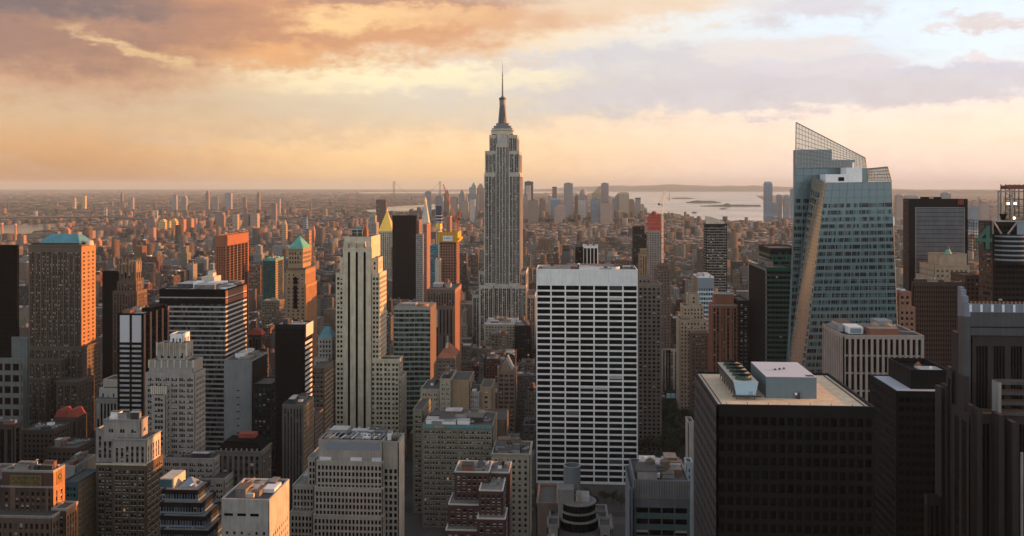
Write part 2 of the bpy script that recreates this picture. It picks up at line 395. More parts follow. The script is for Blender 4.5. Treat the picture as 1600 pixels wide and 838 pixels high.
# ------------------------------------------------------------ building system
G_DARK = glass('dark window glass', (.010, .011, .013), .1, 0, .6, .22); G_MID = glass('grey window glass', (.05, .055, .06), .12)
G_BLUE = glass('blue window glass', (.10, .14, .18), .08, .4); G_TEAL = glass('teal window glass', (.05, .10, .10), .1, .3)
G_BLK = glass('black window glass', (.004, .004, .005), .12, 0, .5, .08)
G_GREEN = glass('green window glass', (.02, .09, .07), .08, .2)
BLIND = mat('window blind', (.42, .40, .36), .8, var=.1); LIT = mat('lit window', (.3, .2, .1), .6, var=0, emit=(1, .55, .22, .18))
GL = {'slab': [(G_BLK, 9), (G_DARK, 2.5), (G_MID, .25)], 'dark': [(G_DARK, 6), (G_MID, 1.5), (LIT, .008)], 'black': [(G_BLK, 1)], 'blue': [(G_BLUE, 5), (G_MID, 1)], 'teal': [(G_TEAL, 4), (G_DARK, 3), (LIT, .01)],
      'green': [(G_GREEN, 3), (G_BLK, 2)], 'mid': [(G_MID, 1), (G_DARK, 1)]}
ROOFM = [mat('tar roof', (.06, .055, .05), scale=.3, streak=False, var=.42), mat('gravel roof', (.17, .155, .14), scale=.3, streak=False, var=.42), mat('pale roof', (.38, .37, .36), scale=.2, streak=False, var=.3), mat('brown roof', (.12, .095, .075), scale=.3, streak=False, var=.42)]
METAL = mat('galvanised metal', (.34, .35, .36), .5, .6, .15, .8, False); DKMETAL = mat('dark metal', (.05, .052, .055), .5, .4, .2, .8, False)
WOOD = mat('weathered tank wood', (.17, .11, .07), .9, 0, .3, .9); WHITE = mat('white painted metal', (.72, .73, .74), .6, 0, .1, .5, False)
CONC = mat('grey concrete', (.27, .26, .25)); BRICK = mat('red brick', (.20, .085, .055)); DBRICK = mat('dark brick', (.09, .05, .04))
SILL = mat('pale sill stone', (.46, .43, .38)); HEROES = []      # (pxa, pxb, ytop_px, Y, vb, x0, x1, y0, y1)
class B:
    def __init__(s, kind, label, cat, group=None):
        s.kind, s.label, s.cat, s.group = kind, label, cat, group
        s.mb = {}; s.wins = []; s.bounds = []; s.parts = []
    def part(s, name, new=False, under=None):
        if new or under:
            m = MB(); s.parts.append((name, m, under)); return m
        if name not in s.mb: s.mb[name] = MB()
        return s.mb[name]
    # -- tier given in photo pixels: x0,x1 front edges, yt top row of the front edge, Y distance, xs far edge of the side, z bottom
    def px(s, x0, x1, yt, Y, xs=None, dep=None, st=None, z0=0, rec=True, vb=None, **k):
        X0, X1 = XA(x0, Y), XA(x1, Y)
        if dep is None:
            if xs is None: dep = 22
            else: dep = (DPT(X1, xs) if xs > x1 else DPT(X0, xs)) - Y
        xm = (X0 + X1) / 2; z1 = ZA(yt, xm, Y)
        if isinstance(z0, str): z0 = ZA(float(z0), xm, Y)
        s.tier(X0, X1, Y, Y + dep, z0, z1, st, **k)
        if rec: HEROES.append((min(x0, xs or x0), max(x1, xs or x1), yt, Y, 900 if vb is None else vb, X0, X1, Y, Y + dep))
        return X0, X1, Y, Y + dep, z1
    def tier(s, x0, x1, y0, y1, z0, z1, st, faces=None, roof=None, ph=None, stside=None):
        s.bounds.append((x0, x1, y0, y1, z0, z1))
        if faces is None:
            faces = 'F'
            if x1 < 30: faces += 'R'
            if x0 > -30: faces += 'L'
        st = dict(DEF, **(st or {})); ph = st['ph'] if ph is None else ph
        zlow = max(z0, ZA(900, (x0 + x1) / 2, y0) - 5); zt = z1 - ph
        W = s.part('wall'); wall = st['wall']; r = st['rec']
        stS = dict(st, **(stside or {}))
        ix0 = x0 + (stS['rec'] if 'L' in faces else 0); ix1 = x1 - (stS['rec'] if 'R' in faces else 0); iy0 = y0 + (r if 'F' in faces else 0)
        W.box(ix0, ix1, iy0, y1, z0, zt, st.get('core') or wall, skip='b')
        for f in faces:
            if f == 'F': s.face('F', x0, x1, y0 + r, zlow, zt, z0, st)
            else: s.face(f, y0, y1, (x1 - stS['rec']) if f == 'R' else (x0 + stS['rec']), zlow, zt, z0, stS)
        # parapet ring and roof slab
        P = s.part('parapet', True); pw = st.get('pwall') or wall; e = .06; tk = min(.8, (x1 - x0) * .1)
        zr = zt + .02
        P.box(x0 - e, x1 + e, y0 - e, y0 + tk, zt + .01, z1, pw); P.box(x0 - e, x1 + e, y1 - tk, y1, zt + .01, z1, pw)
        P.box(x0 - e, x0 + tk, y0 + tk, y1 - tk, zt + .01, z1, pw); P.box(x1 - tk, x1 + e, y0 + tk, y1 - tk, zt + .01, z1, pw)
        s.part('roof', True).box(x0 + tk, x1 - tk, y0 + tk, y1 - tk, zt - .3, zt + max(.05, ph * .25), roof or st.get('roof') or ROOFM[0], skip='b')
        if st.get('cornice'):
            c = st['cornice']; K = s.part('cornice', True)
            K.box(x0 - c, x1 + c, y0 - c, y0 - e - .01, z1 - c * 1.3, z1 + .15, pw); 
            if 'R' in faces: K.box(x1 + e + .01, x1 + c, y0 - e - .005, y1, z1 - c * 1.3, z1 + .15, pw)
            if 'L' in faces: K.box(x0 - c, x0 - e - .01, y0 - e - .005, y1, z1 - c * 1.3, z1 + .15, pw)
    def face(s, f, a0, a1, c, z0, z1, zb, st):
        """window wall on one face; a0..a1 along the face, c = plane of the core, relief stands rec proud of it"""
        W = s.part('wall'); wall, r = st['wall'], st['rec']; mode = st['mode']
        def bx(p0, p1, q0, q1, d, m, d0=0.0):
            if f == 'F': W.box(p0, p1, c - d, c - d0, q0, q1, m, skip='B')
            elif f == 'R': W.box(c + d0, c + d, p0, p1, q0, q1, m, skip='L')
            else: W.box(c - d, c - d0, p0, p1, q0, q1, m, skip='R')
        L = a1 - a0
        if mode == 'blank': bx(a0, a1, zb, z1, r, wall); return
        if z0 > zb: bx(a0, a1, zb, z0, r, wall)
        if f == 'F' or f == 'L': pass
        fl = st['fl']; n = max(1, int(round((z1 - z0 - st['top']) / fl))); e = min(st['edge'], L * .2)
        rows = []; z = z1 - st['top']
        while z - fl > z0 - .01:
            rows.append((z - fl + fl * (1 - st['wh']) * .6, z - fl * (1 - st['wh']) * .4)); z -= fl
        ng = max(1, int(round((L - 2 * e) / st['pitch']))); P = (L - 2 * e) / ng; spans = []; wins = []
        for i in range(ng):
            g0 = a0 + e + P * i + P * (1 - st['fill']) / 2; g1 = g0 + P * st['fill']; spans.append((g0, g1))
            per = st['per']; mw = st['mull']; ww = (g1 - g0 - mw * (per - 1)) / per
            for j in range(per): wins.append((g0 + j * (ww + mw), g0 + j * (ww + mw) + ww))
        rows2 = sorted(rows); zs = [z0] + [v for q in rows2 for v in q] + [z1]
        sp = st.get('sp') or wall; dm = r * .8
        ds = {'punch': r * .97, 'vert': r * .35, 'horz': r, 'grid': r * .9}[mode]; dp = {'punch': r, 'vert': r, 'horz': r * .5, 'grid': r}[mode]
        pm = st.get('pm') or wall
        # piers
        es = [a0] + [v for q in spans for v in q] + [a1]
        for i in range(0, len(es), 2):
            if es[i + 1] - es[i] > .02: bx(es[i], es[i + 1], z0, z1, dp - (.004 if f != 'F' else 0), pm if (mode == 'horz' or 0 < i < len(es) - 2) else wall)
        # spandrels
        for i in range(0, len(zs), 2):
            q0, q1 = zs[i], zs[i + 1]
            if q1 - q0 < .02: continue
            last = i == len(zs) - 2 or (mode == 'vert' and i == 0)
            if mode == 'horz': bx(a0, a1, q0, q1, r + .002, sp if not last else wall)
            else:
                for g0, g1 in spans: bx(g0, g1, q0, q1, ds if not last else r * .97, wall if last else sp)
        if st.get('vertmull', True) and mode != 'horz' or st.get('hm'):
            mz = [(z0, z1)] if mode == 'vert' else rows2
            if st['per'] > 1:
                for gi in range(ng):
                    for j in range(st['per'] - 1):
                        x = wins[gi * st['per'] + j][1]
                        for q0, q1 in mz: bx(x, wins[gi * st['per'] + j + 1][0], q0, q1, dm if mode != 'vert' else r * .6, st.get('mm') or wall)
        gl = GL[st['glass']]; bl = st['blind']
        ms = [q[0] for q in gl]; ws = [q[1] for q in gl]
        if mode == 'punch' and st['glass'] != 'black' and (c if f == 'F' else a0) < 900:
            K = s.part('window_sills')
            for q0, q1 in rows2:
                for g0, g1 in spans:
                    d1, q = r + .16, q0 - .22
                    if f == 'F': K.box(g0 - .1, g1 + .1, c - d1, c - r - .001, q, q0 - .02, SILL, skip='B')
                    elif f == 'R': K.box(c + r + .001, c + d1, g0 - .1, g1 + .1, q, q0 - .02, SILL, skip='L')
                    else: K.box(c - d1, c - r - .001, g0 - .1, g1 + .1, q, q0 - .02, SILL, skip='R')
        for q0, q1 in rows2:
            for w0, w1 in wins: s.wins.append((f, w0, w1, c, q0, q1, RND.choices(ms, ws)[0], RND.uniform(.25, .7) if RND.random() < bl else 0))
    def extra(s, name, fn, under=None):
        m = s.part(name, True, under); fn(m)
    def clutter(s, x0, x1, y0, y1, z, n=4, seed=0, tank=0, tone=None, hmax=5):
        r = random.Random(seed * 77 + int(x0)); w, d = x1 - x0, y1 - y0; tone = tone or [CONC, METAL, BRICK, DKMETAL, WHITE, ROOFM[1]]
        for i in range(int(n * 1.6)):
            k = r.random(); cx, cy = x0 + w * r.uniform(.12, .88), y0 + d * r.uniform(.15, .85)
            if k < .35:
                a, c, h = w * r.uniform(.08, .2), d * r.uniform(.1, .25), r.uniform(2, hmax); m = s.part('bulkhead', True); q = r.choice(tone)
                a = min(a, cx - x0, x1 - cx); c = min(c, cy - y0, y1 - cy)
                m.box(cx - a, cx + a, cy - c, cy + c, z, z + h, q); m.box(cx - a - .15, cx + a + .15, cy - c - .15, cy + c + .15, z + h, z + h + .3, ROOFM[r.randrange(4)])
            elif k < .7:
                m = s.part('air_handler', True); a, c = r.uniform(1.2, 3), r.uniform(1, 2.2); q = r.choice([METAL, WHITE, DKMETAL])
                m.box(cx - a, cx + a, cy - c, cy + c, z + .5, z + 2.3, q)
                for sx_ in (-.5, .5): s.part('fan', True, 'air_handler').frust(cx + a * sx_, cy, z + 2.3, z + 2.7, .7, .7, DKMETAL, 8)
                for sx_ in (-.8, .8): m.box(cx + a * sx_ - .1, cx + a * sx_ + .1, cy - c, cy + c, z, z + .5, DKMETAL)
            elif k < .85:
                m = s.part('duct', True); l = min(w * .4, r.uniform(4, 14)); l = min(l, x1 - cx)
                m.box(cx, cx + l, cy - .5, cy + .5, z + .6, z + 1.5, METAL); m.box(cx, cx + .9, cy - .5, cy + .5, z, z + .6, METAL); m.box(cx + l - .9, cx + l, cy - .5, cy + 2, z + .55, z + 2.0, METAL)
            else:
                m = s.part('vent_stack', True); m.frust(cx, cy, z, z + r.uniform(2, 4), .5, .5, METAL, 8); m.frust(cx, cy, z + 4, z + 4.5, .9, .5, METAL, 8)
        for i in range(tank):
            cx, cy = x0 + w * r.uniform(.2, .8), y0 + d * r.uniform(.3, .8); s.tank(cx, cy, z, r.uniform(1.9, 2.5), i)
    def tank(s, cx, cy, z, R=2.2, seed=0, leg=3.5, wood=None):
        body = s.part('water_tank', True); wd = wood or WOOD; m = s.part('stand', True, 'water_tank')
        for a, c in ((-1, -1), (1, -1), (1, 1), (-1, 1)): m.bar((cx + a * R * .65, cy + c * R * .65, z), (cx + a * R * .65, cy + c * R * .65, z + leg), .14, DKMETAL)
        m.box(cx - R * .8, cx + R * .8, cy - R * .8, cy + R * .8, z + leg, z + leg + .2, DKMETAL); m = body
        body.frust(cx, cy, z + leg + .2, z + leg + .2 + R * 1.7, R, R * .96, wd, 14); s.part('lid', True, 'water_tank').frust(cx, cy, z + leg + .2 + R * 1.7, z + leg + R * 2.4, R * 1.08, .12, ROOFM[3], 14)
        for q in (.3, .8, 1.3): m.frust(cx, cy, z + leg + R * q, z + leg + R * q + .12, R * 1.03, R * 1.03, DKMETAL, 14, False)
    def build_parts(s, root):
        last = {}
        for k, m in s.mb.items(): last[k] = m.build(k, root)
        for k, m, u in s.parts:
            o = m.build(k, root)
            if o is None: continue
            if u and last.get(u): o.parent = last[u]
            last[k] = o
    def finish(s, indiv=100, minpx=5.0):
        x0 = min(q[0] for q in s.bounds); x1 = max(q[1] for q in s.bounds); y0 = min(q[2] for q in s.bounds); y1 = max(q[3] for q in s.bounds); z0 = min(q[4] for q in s.bounds)
        root = empty(s.kind, ((x0 + x1) / 2, (y0 + y1) / 2, z0)); tag(root, s.label, s.cat, s.group)
        s.build_parts(root)
        sc = []
        for i, q in enumerate(s.wins):
            f, w0, w1, c_, q0, q1, m, bl = q
            x, y = ((w0 + w1) / 2, c_) if f == 'F' else (c_, (w0 + w1) / 2); d = DEP(x, y); fx = 916 / d
            px, py = PIX(x, y, (q0 + q1) / 2)
            if f == 'F': a = (w1 - w0) * (q1 - q0) * fx * fx
            else: a = abs(c_) / y * (w1 - w0) * (q1 - q0) * fx * fx
            if not (0 < px < 1600 and 0 < py < 838): a = 0
            sc.append((a, -py, i))
        sc.sort(reverse=True)
        pick = [i for a, _, i in sc if a > minpx][:indiv]
        if len(s.wins) - len(pick) < 12 and sc and sc[0][0] > minpx and len(s.wins) <= 100: pick = [i for _, _, i in sc][:100]
        ps = set(pick); R = MB(); ro = root.location
        for i, (f, w0, w1, c_, q0, q1, m, bl) in enumerate(s.wins):
            if i in ps: 
                me = winmesh(f, round(w1 - w0, 2), round(q1 - q0, 2), m, bl)
                o = bpy.data.objects.new('window', me); C.objects.link(o); o.parent = root
                o.location = ((w0 if f == 'F' else c_) - ro[0], (c_ if f == 'F' else w0) - ro[1], q0 - ro[2])
            else: winbox(R, f, w0, w1, c_, q0, q1, m, bl)
        if R.f:
            o = R.build('windows', root); o['kind'] = 'stuff'
        for o in root.children:
            if o.name.startswith('window_sills'): o['kind'] = 'stuff'
        s.root = root; return root
def winbox(R, f, w0, w1, c, q0, q1, m, bl):
    t = .05
    if f == 'F': R.quad([(w0, c - t, q0), (w1, c - t, q0), (w1, c - t, q1), (w0, c - t, q1)], m)
    elif f == 'R': R.quad([(c + t, w0, q0), (c + t, w1, q0), (c + t, w1, q1), (c + t, w0, q1)], m)
    else: R.quad([(c - t, w1, q0), (c - t, w0, q0), (c - t, w0, q1), (c - t, w1, q1)], m)
    if bl:
        zb = q1 - (q1 - q0) * bl; t = .09
        if f == 'F': R.quad([(w0, c - t, zb), (w1, c - t, zb), (w1, c - t, q1), (w0, c - t, q1)], BLIND)
        elif f == 'R': R.quad([(c + t, w0, zb), (c + t, w1, zb), (c + t, w1, q1), (c + t, w0, q1)], BLIND)
        else: R.quad([(c - t, w1, zb), (c - t, w0, zb), (c - t, w0, q1), (c - t, w1, q1)], BLIND)
WMESH = {}
def winmesh(f, w, h, m, bl):
    bl = round(bl * 4) / 4; key = (f, w, h, m.name, bl)
    if key not in WMESH:
        R = MB(); winbox(R, f, 0, w, 0, 0, h, m, bl)
        if f == 'F': R.box(0, w, -.045, 0, 0, h, DKMETAL, skip='FB')
        WMESH[key] = R.mesh('window')
    return WMESH[key]
DEF = dict(wall=CONC, fl=3.7, wh=.52, pitch=3.2, fill=.5, per=1, mull=.25, edge=1.0, top=1.5, rec=.4, mode='punch', glass='dark', blind=.15, ph=1.2)
# ------------------------------------------------------------ named towers
S = dict
LIME = mat('limestone', (.52, .455, .34)); LIMEG = mat('grey limestone', (.28, .265, .245)); TAN = mat('tan stone', (.27, .19, .115)); BROWN = mat('brown stone', (.13, .09, .07))
DKBR = mat('dark brown stone', (.045, .032, .026)); RUST = mat('rust brick', (.27, .10, .05)); SALM = mat('salmon brick', (.27, .14, .10)); CREAM = mat('cream stone', (.50, .45, .37))
BLK = mat('black metal cladding', (.004, .004, .0045), .7, spec=.05); CHAR = mat('charcoal cladding', (.012, .0125, .014), .65, spec=.1); TRAV = mat('white travertine', (.72, .72, .71), .7, var=.14)
COPPER = mat('green copper', (.09, .30, .24), .6, var=.4); BLUEC = mat('blue green copper', (.07, .22, .27), .6, var=.4); GOLD = mat('gilded tile', (.85, .52, .10), .35, .7, .1)
REDR = mat('red tile', (.24, .045, .028), var=.4); ORR = mat('orange tile', (.28, .10, .05), var=.4); ALU = mat('grey spandrel metal', (.16, .155, .15), .6, .2); MOUNT = mat('blue grey metal panel', (.20, .26, .31), .5, .2, .08, .4, False)
SUN_TINT_STONE = mat('brown stone toned to face light', (.33, .17, .08))  # sunlit copy of the tower stone, orange light put into its colour
mpx = lambda d, Y: d * Y / F

# --- supertall with spire
b = B('skyscraper', 'supertall limestone skyscraper with stepped crown and needle spire', 'skyscraper')
e = S(wall=mat('weathered limestone', (.40, .37, .33)), mode='vert', pitch=5.2, per=2, fill=.76, mull=.4, fl=3.9, wh=.58, sp=mat('dark spandrel', (.06, .057, .057), .6, .2), top=3, rec=.7, blind=.16, ph=1.0)
b.px(738, 836, 461, 1302, dep=70, st=e, vb=505); b.px(748, 822, 424, 1298, dep=72, st=e, rec=False)
b.px(749, 771, 446, 1284, dep=30, st=e, rec=False); b.px(799, 822, 446, 1284, dep=30, st=e, rec=False); b.px(771, 799, 446, 1288, dep=30, st=e, rec=False)
X0, X1, Y0, Y1, zt = b.px(775, 795, 225, 1293, dep=60, st=S(e, pitch=4.5, fill=.7), z0='446', vb=505)
HEROES.append((755, 817, 235, 1290, 505, X0, X1, Y0, Y1))
for a, c in ((756.5, 775), (795, 812.5)):
    b.px(a, c, 271, 1290, dep=80, st=e, z0='446', rec=False, faces='FR')
for a, c in ((757.8, 775), (795, 811.3)): b.px(a, c, 236, 1293, dep=72, st=e, z0='272', rec=False, faces='FR')
for a, c in ((764.5, 776), (794, 808)): b.px(a, c, 211, 1297, dep=56, st=e, z0='237', rec=False, faces='FR')
b.px(776, 794, 209, 1298, dep=54, st=S(e, mode='blank'), z0='226', rec=False)
cx = (XA(785.3, 1320)); cy = 1320; zz = lambda py: ZA(py, cx, cy); mm = lambda px: px * 1320 / F
SILV = mat('silver mast cladding', (.17, .18, .20), .6, .15, .1)
def f(m):
    for a, c, py0, py1 in ((17, 12, 210, 205), (15.5, 11, 205, 201.5), (13, 9, 201.5, 198), (9.5, 7, 198, 194)):
        m.box(cx - mm(a), cx + mm(a), cy - mm(c), cy + mm(c), zz(py0) - .5, zz(py1), LIME if a > 14 else SILV)
        m.box(cx - mm(a) - .5, cx + mm(a) + .5, cy - mm(c) - .5, cy + mm(c) + .5, zz(py1), zz(py1) + .7, SILV)
b.extra('observation_deck', f)
def f(m):
    m.frust(cx, cy, zz(196), zz(165), mm(5.2), mm(4.4), SILV, 16); m.frust(cx, cy, zz(165), zz(156), mm(4.9), mm(4.9), SILV, 16)
    m.frust(cx, cy, zz(156), zz(153), mm(5.8), mm(5.4), DKMETAL, 16); m.frust(cx, cy, zz(153), zz(150), mm(3.8), mm(1.6), SILV, 16)
    for k in range(4):
        a = math.pi / 4 + k * math.pi / 2
        m.bar((cx + mm(8.5) * math.cos(a), cy + mm(8.5) * math.sin(a), zz(197)), (cx + mm(4.4) * math.cos(a), cy + mm(4.4) * math.sin(a), zz(164)), mm(1.2), SILV)
    for k in range(12):
        a = k * math.pi / 6 + .1; m.bar((cx + mm(5.0) * math.cos(a), cy + mm(5.0) * math.sin(a), zz(194)), (cx + mm(4.3) * math.cos(a), cy + mm(4.3) * math.sin(a), zz(166)), mm(.45), G_DARK)
b.extra('mast', f)
def f(m):
    m.frust(cx, cy, zz(151), zz(128), mm(1.25), mm(.8), DKMETAL, 8); m.frust(cx, cy, zz(128), zz(113), mm(.75), mm(.5), DKMETAL, 8); m.frust(cx, cy, zz(113), zz(96), mm(.35), mm(.15), DKMETAL, 6)
    for py in (146, 141, 136, 131, 125, 119): m.frust(cx, cy, zz(py), zz(py - 1), mm(1.7), mm(1.7), METAL, 8)
b.extra('antenna', f, 'mast'); b.finish()

# --- white grid slab
b = B('office_tower', 'white gridded slab tower with black windows in seven bays, centre foreground', 'office tower')
g = S(wall=TRAV, mode='grid', pitch=12.7, per=1, fill=.90, edge=.3, fl=5.21, wh=.71, top=12.2, rec=.7, glass='slab', blind=.03, ph=1.6, roof=ROOFM[3])
X0, X1, Y0, Y1, zt = b.px(838, 996.5, 421, 800, dep=42, st=g, faces='F', vb=796)
for i in range(1, 7):
    x = X0 + (X1 - X0) * i / 7; b.part('panel_joint').box(x - .06, x + .06, Y0 - .08, Y0 - .06, zt - 11.5, zt - .05, CONC)
b.extra('bulkhead', lambda m: m.box(X0 + 5, X0 + 30, Y0 + 9, Y0 + 30, zt - 1.6, zt + 1.2, CONC)); b.extra('bulkhead', lambda m: m.box(X0 + 45, X0 + 62, Y0 + 16, Y0 + 34, zt - 1.6, zt + .9, ROOFM[3]))
b.extra('bulkhead', lambda m: m.box(X0 + 12, X0 + 15, Y0 + 16, Y0 + 19, zt - 1.6, zt + 4.2, DKMETAL)); b.extra('vent_stack', lambda m: m.frust(X0 + 37, Y0 + 14, zt - 1.6, zt + 3.2, .9, .9, DKMETAL, 10)); b.extra('antenna_dish', lambda m: m.frust(X0 + 37, Y0 + 14, zt + 3.2, zt + 4.2, 1.2, .4, WHITE, 10))
b.extra('cooling_tower', lambda m: (m.frust(X0 + 68, Y0 + 17, zt - 1.5, zt + 1.0, 5.2, 5.6, WHITE, 20), m.frust(X0 + 68, Y0 + 17, zt + 1.0, zt + 1.2, 4.4, 4.4, DKMETAL, 20)))
b.clutter(X0 + 2, X1 - 2, Y0 + 6, Y1 - 2, zt - 1.5, 9, 3, 0, hmax=3)
b.extra('wall_trim', lambda m: m.box(X1 - 3.2, X1 - 1, Y0 + 4, Y1 - 3, zt - 1.5, zt + .5, DKMETAL)); b.finish()

# --- cream art deco tower with three black slots
b = B('office_tower', 'cream art deco tower with three black vertical slots and lit steps', 'office tower')
cr = S(wall=LIME, pitch=7.2, per=2, fill=.74, mull=1.0, fl=4.55, wh=.56, rec=.45, top=2, blind=.12, edge=.3)
Y = 850
b.px(524.5, 624, 561, Y, xs=629.5, st=S(cr, pitch=7.4), rec=True); b.px(527, 628, 588, Y + 1, xs=635.5, st=cr, rec=False)
b.px(524.7, 593, 427, Y, xs=604, st=S(cr, mode='punch', pitch=6.8), z0='562', rec=True)
X0, X1, Y0, Y1, z = b.px(531, 591, 403, Y + 1.2, xs=598, st=S(cr, mode='vert', pitch=5.2, fill=.34, edge=1.0, fl=4.5, per=1), z0='428', rec=False)
cp = S(cr, mode='blank')
X0, X1, Y0, Y1, z = b.px(536, 580.5, 386, Y - 1.2, dep=14, st=cp, rec=False)
b.px(537.5, 580, 370, Y + 2, xs=594, st=S(cr, mode='vert', pitch=2.4, fill=.3, fl=30, wh=.8, top=1.5, rec=.3, sp=LIME, glass='mid', ph=.7), z0='404', rec=False)
for px in (545.3, 557.5, 569.8):
    def f(m, px=px):
        x = XA(px, Y - 1.2); m.box(x - 1.05, x + 1.05, Y - 1.34, Y - 1.2, 0, ZA(396, x, Y), G_BLK)
        m.frust(x, Y - 1.27, ZA(396, x, Y), ZA(393.5, x, Y), 1.05, .6, G_BLK, 8, sy=.06)
    b.extra('window_slot', f)
    def f(m, px=px):
        x = XA(px, Y - 1.2)
        for d, w in ((386, 1.3), (382, .9), (379, .5)): m.box(x - w, x + w, Y - 1.6, Y + 2, ZA(d + 5, x, Y), ZA(d - 1, x, Y), LIME)
    b.extra('finial', f)
xr, yr = XA(559, Y + 10), Y + 10; zr = ZA(370, xr, Y)
def f(m):
    m.box(xr - 8, xr + 7, yr - 3, yr + 6, zr - 2, zr + 1, DKMETAL); m.box(xr - 5, xr + 5, yr - 2, yr + 5, zr + 1, zr + 6, DKMETAL)
    for a in (-5.2, 0, 5.2): m.bar((xr + a, yr - 3, zr), (xr + a, yr - 3, zr + 7), .15, METAL)
    m.box(xr - 6, xr + 6, yr - 3.2, yr + 5, zr + 6, zr + 6.4, METAL); m.box(xr - 5.6, xr + 5.6, yr - 3.3, yr - 3.1, zr + 3.1, zr + 3.5, METAL)
b.extra('penthouse', f)
b.extra('water_tank', lambda m: m.frust(xr + .5, yr + 2, zr + 6.4, zr + 9, 3, 2.4, BLUEC, 12))
b.extra('bulkhead', lambda m: (m.box(xr + 5.5, xr + 9, yr - 1, yr + 6, zr - 1, zr + 7, RUST), m.box(xr + 6.2, xr + 8.4, yr, yr + 4, zr + 7, zr + 10, RUST)))
b.finish()

# --- brown stone tower with teal hip roof
b = B('office_tower', 'broad brown stone tower with teal hipped roof and glowing orange side', 'office tower')
ln = S(wall=mat('brown stone toned to face light', (.115, .085, .062)), pitch=5.9, per=3, fill=.72, mull=.45, fl=3.9, wh=.55, rec=.5, top=2.2, mode='vert', sp=DKBR, blind=.28, cornice=.9, ph=1.5)
Y = 860
b.px(44.5, 127, 383, Y, xs=149.5, st=S(ln, top=5), stside=S(fill=.4, per=2, sp=SUN_TINT_STONE, wall=SUN_TINT_STONE, mode='punch', pitch=8, blind=0))
b.px(44, 131, 541, Y - 6, xs=158, st=ln, rec=False, stside=S(fill=.5, per=3, mode='punch')); b.px(34, 95, 562, Y - 16, dep=20, st=ln, rec=False); b.px(28, 72, 592, Y - 26, dep=30, st=ln, rec=False); b.px(88, 122, 596, Y - 28, dep=30, st=ln, rec=False)
X0, X1, z = XA(60, Y + 8), XA(124, Y + 8), ZA(383, XA(90, Y), Y)
b.extra('roof_base', lambda m: m.box(X0 - 6, X1 + 1, Y + 6, Y + 36, z - 1, z + 1.6, DKBR))
b.extra('hip_roof', lambda m: m.pyr(X0, X1, Y + 8, Y + 34, z + 1.6, z + 9.5, BLUEC, .68, .25))
b.extra('bulkhead', lambda m: m.frust(X1 + 6, Y + 16, z - 1, z + 3.5, 4, 3.2, CREAM, 12))
for px in (62, 86, 110):      # arched window bays below the cornice
    def f(m, px=px):
        x = XA(px, Y); zb = z - 12
        for a in range(9):
            t0, t1 = math.pi * a / 9, math.pi * (a + 1) / 9; R0, R1 = 3.0, 3.6
            m.quad([(x + R0 * math.cos(t0), Y - .35, zb + R0 * 1.3 * math.sin(t0)), (x + R1 * math.cos(t0), Y - .35, zb + R1 * 1.3 * math.sin(t0)), (x + R1 * math.cos(t1), Y - .35, zb + R1 * 1.3 * math.sin(t1)), (x + R0 * math.cos(t1), Y - .35, zb + R0 * 1.3 * math.sin(t1))], TAN)
            m.bar((x + 3.3 * math.cos(t0), Y - .2, zb + 4.3 * math.sin(t0)), (x + 3.3 * math.cos(t1), Y - .2, zb + 4.3 * math.sin(t1)), .35, BROWN)
        m.box(x - 3.3, x - 2.8, Y - .4, Y - .05, zb - 14, zb, TAN); m.box(x + 2.8, x + 3.3, Y - .4, Y - .05, zb - 14, zb, TAN)
    b.extra('arch', f)
b.finish()

# --- helper for plain towers
def tower(kind, label, cat, tiers, group=None, cl=None, fn=None, minpx=5.0):
    b = B(kind, label, cat, group); r = None; last = []
    for t in tiers: last.append(b.px(*t[0], **t[1]))
    if cl:
        for (i, n, seed, tank) in cl:
            x0, x1, y0, y1, z = last[i]; b.clutter(x0 + 1.5, x1 - 1.5, y0 + 1.5, y1 - 1.5, z - 1.1, n, seed, tank)
    if fn: fn(b, last)
    b.finish(minpx=minpx); return b
def T(*a, **k): return (a, k)
hb = lambda sp, **k: S(dict(wall=CHAR, sp=sp, mode='horz', fl=4.0, wh=.55, fill=.93, pitch=3, edge=.2, rec=.4, glass='black', blind=0), **k)

tower('office_tower', 'plain black tower at the far left edge', 'office tower', [T(-40, 27, 383, 760, xs=30, st=S(wall=BLK, mode='vert', sp=BLK, fl=4, pitch=2, fill=.7, glass='black', blind=0, rec=.2), vb=560)])
tower('office_tower', 'narrow black glass tower right of the teal roofed brown tower', 'office tower', [T(160, 186, 424, 1000, xs=191, st=S(wall=BLK, mode='grid', fl=4, pitch=2.2, fill=.85, glass='black', blind=0, rec=.15, roof=ROOFM[1]), vb=640)])
def fn(b, L):
    x0, x1, y0, y1, z = L[0]
    for i in range(6):
        x = x0 + (x1 - x0) * i / 5; b.extra('finial', lambda m, x=x, i=i: (m.box(x - .8, x + .8, y0 - .4, y0 + 1.2, z - 8, z + 2.5, TAN), m.frust(x, y0 + .4, z + 2.5, z + 8 - abs(i - 2.5), .9, .08, TAN, 6)))
    for i in range(1, 4):
        y = y0 + (y1 - y0) * i / 3; b.extra('finial', lambda m, y=y: (m.box(x1 - 1.2, x1 + .4, y - .8, y + .8, z - 8, z + 2.5, TAN), m.frust(x1 - .4, y, z + 2.5, z + 7, .9, .08, TAN, 6)))
tower('office_tower', 'gothic brown tower with a crown of spiky pinnacles', 'office tower', [
    T(186, 212, 414, 930, xs=220, st=S(wall=BROWN, mode='vert', pitch=4, fill=.5, fl=14, wh=.7, sp=BROWN, glass='dark', rec=.7), vb=640),
    T(176, 214, 455, 926, xs=230, st=S(wall=BROWN, pitch=3.2, fill=.45, mode='vert', sp=DKBR), rec=False), T(183, 213, 440, 927, xs=222, st=S(wall=BROWN, pitch=3.2, fill=.45, mode='vert', sp=DKBR), rec=False)], fn=fn)
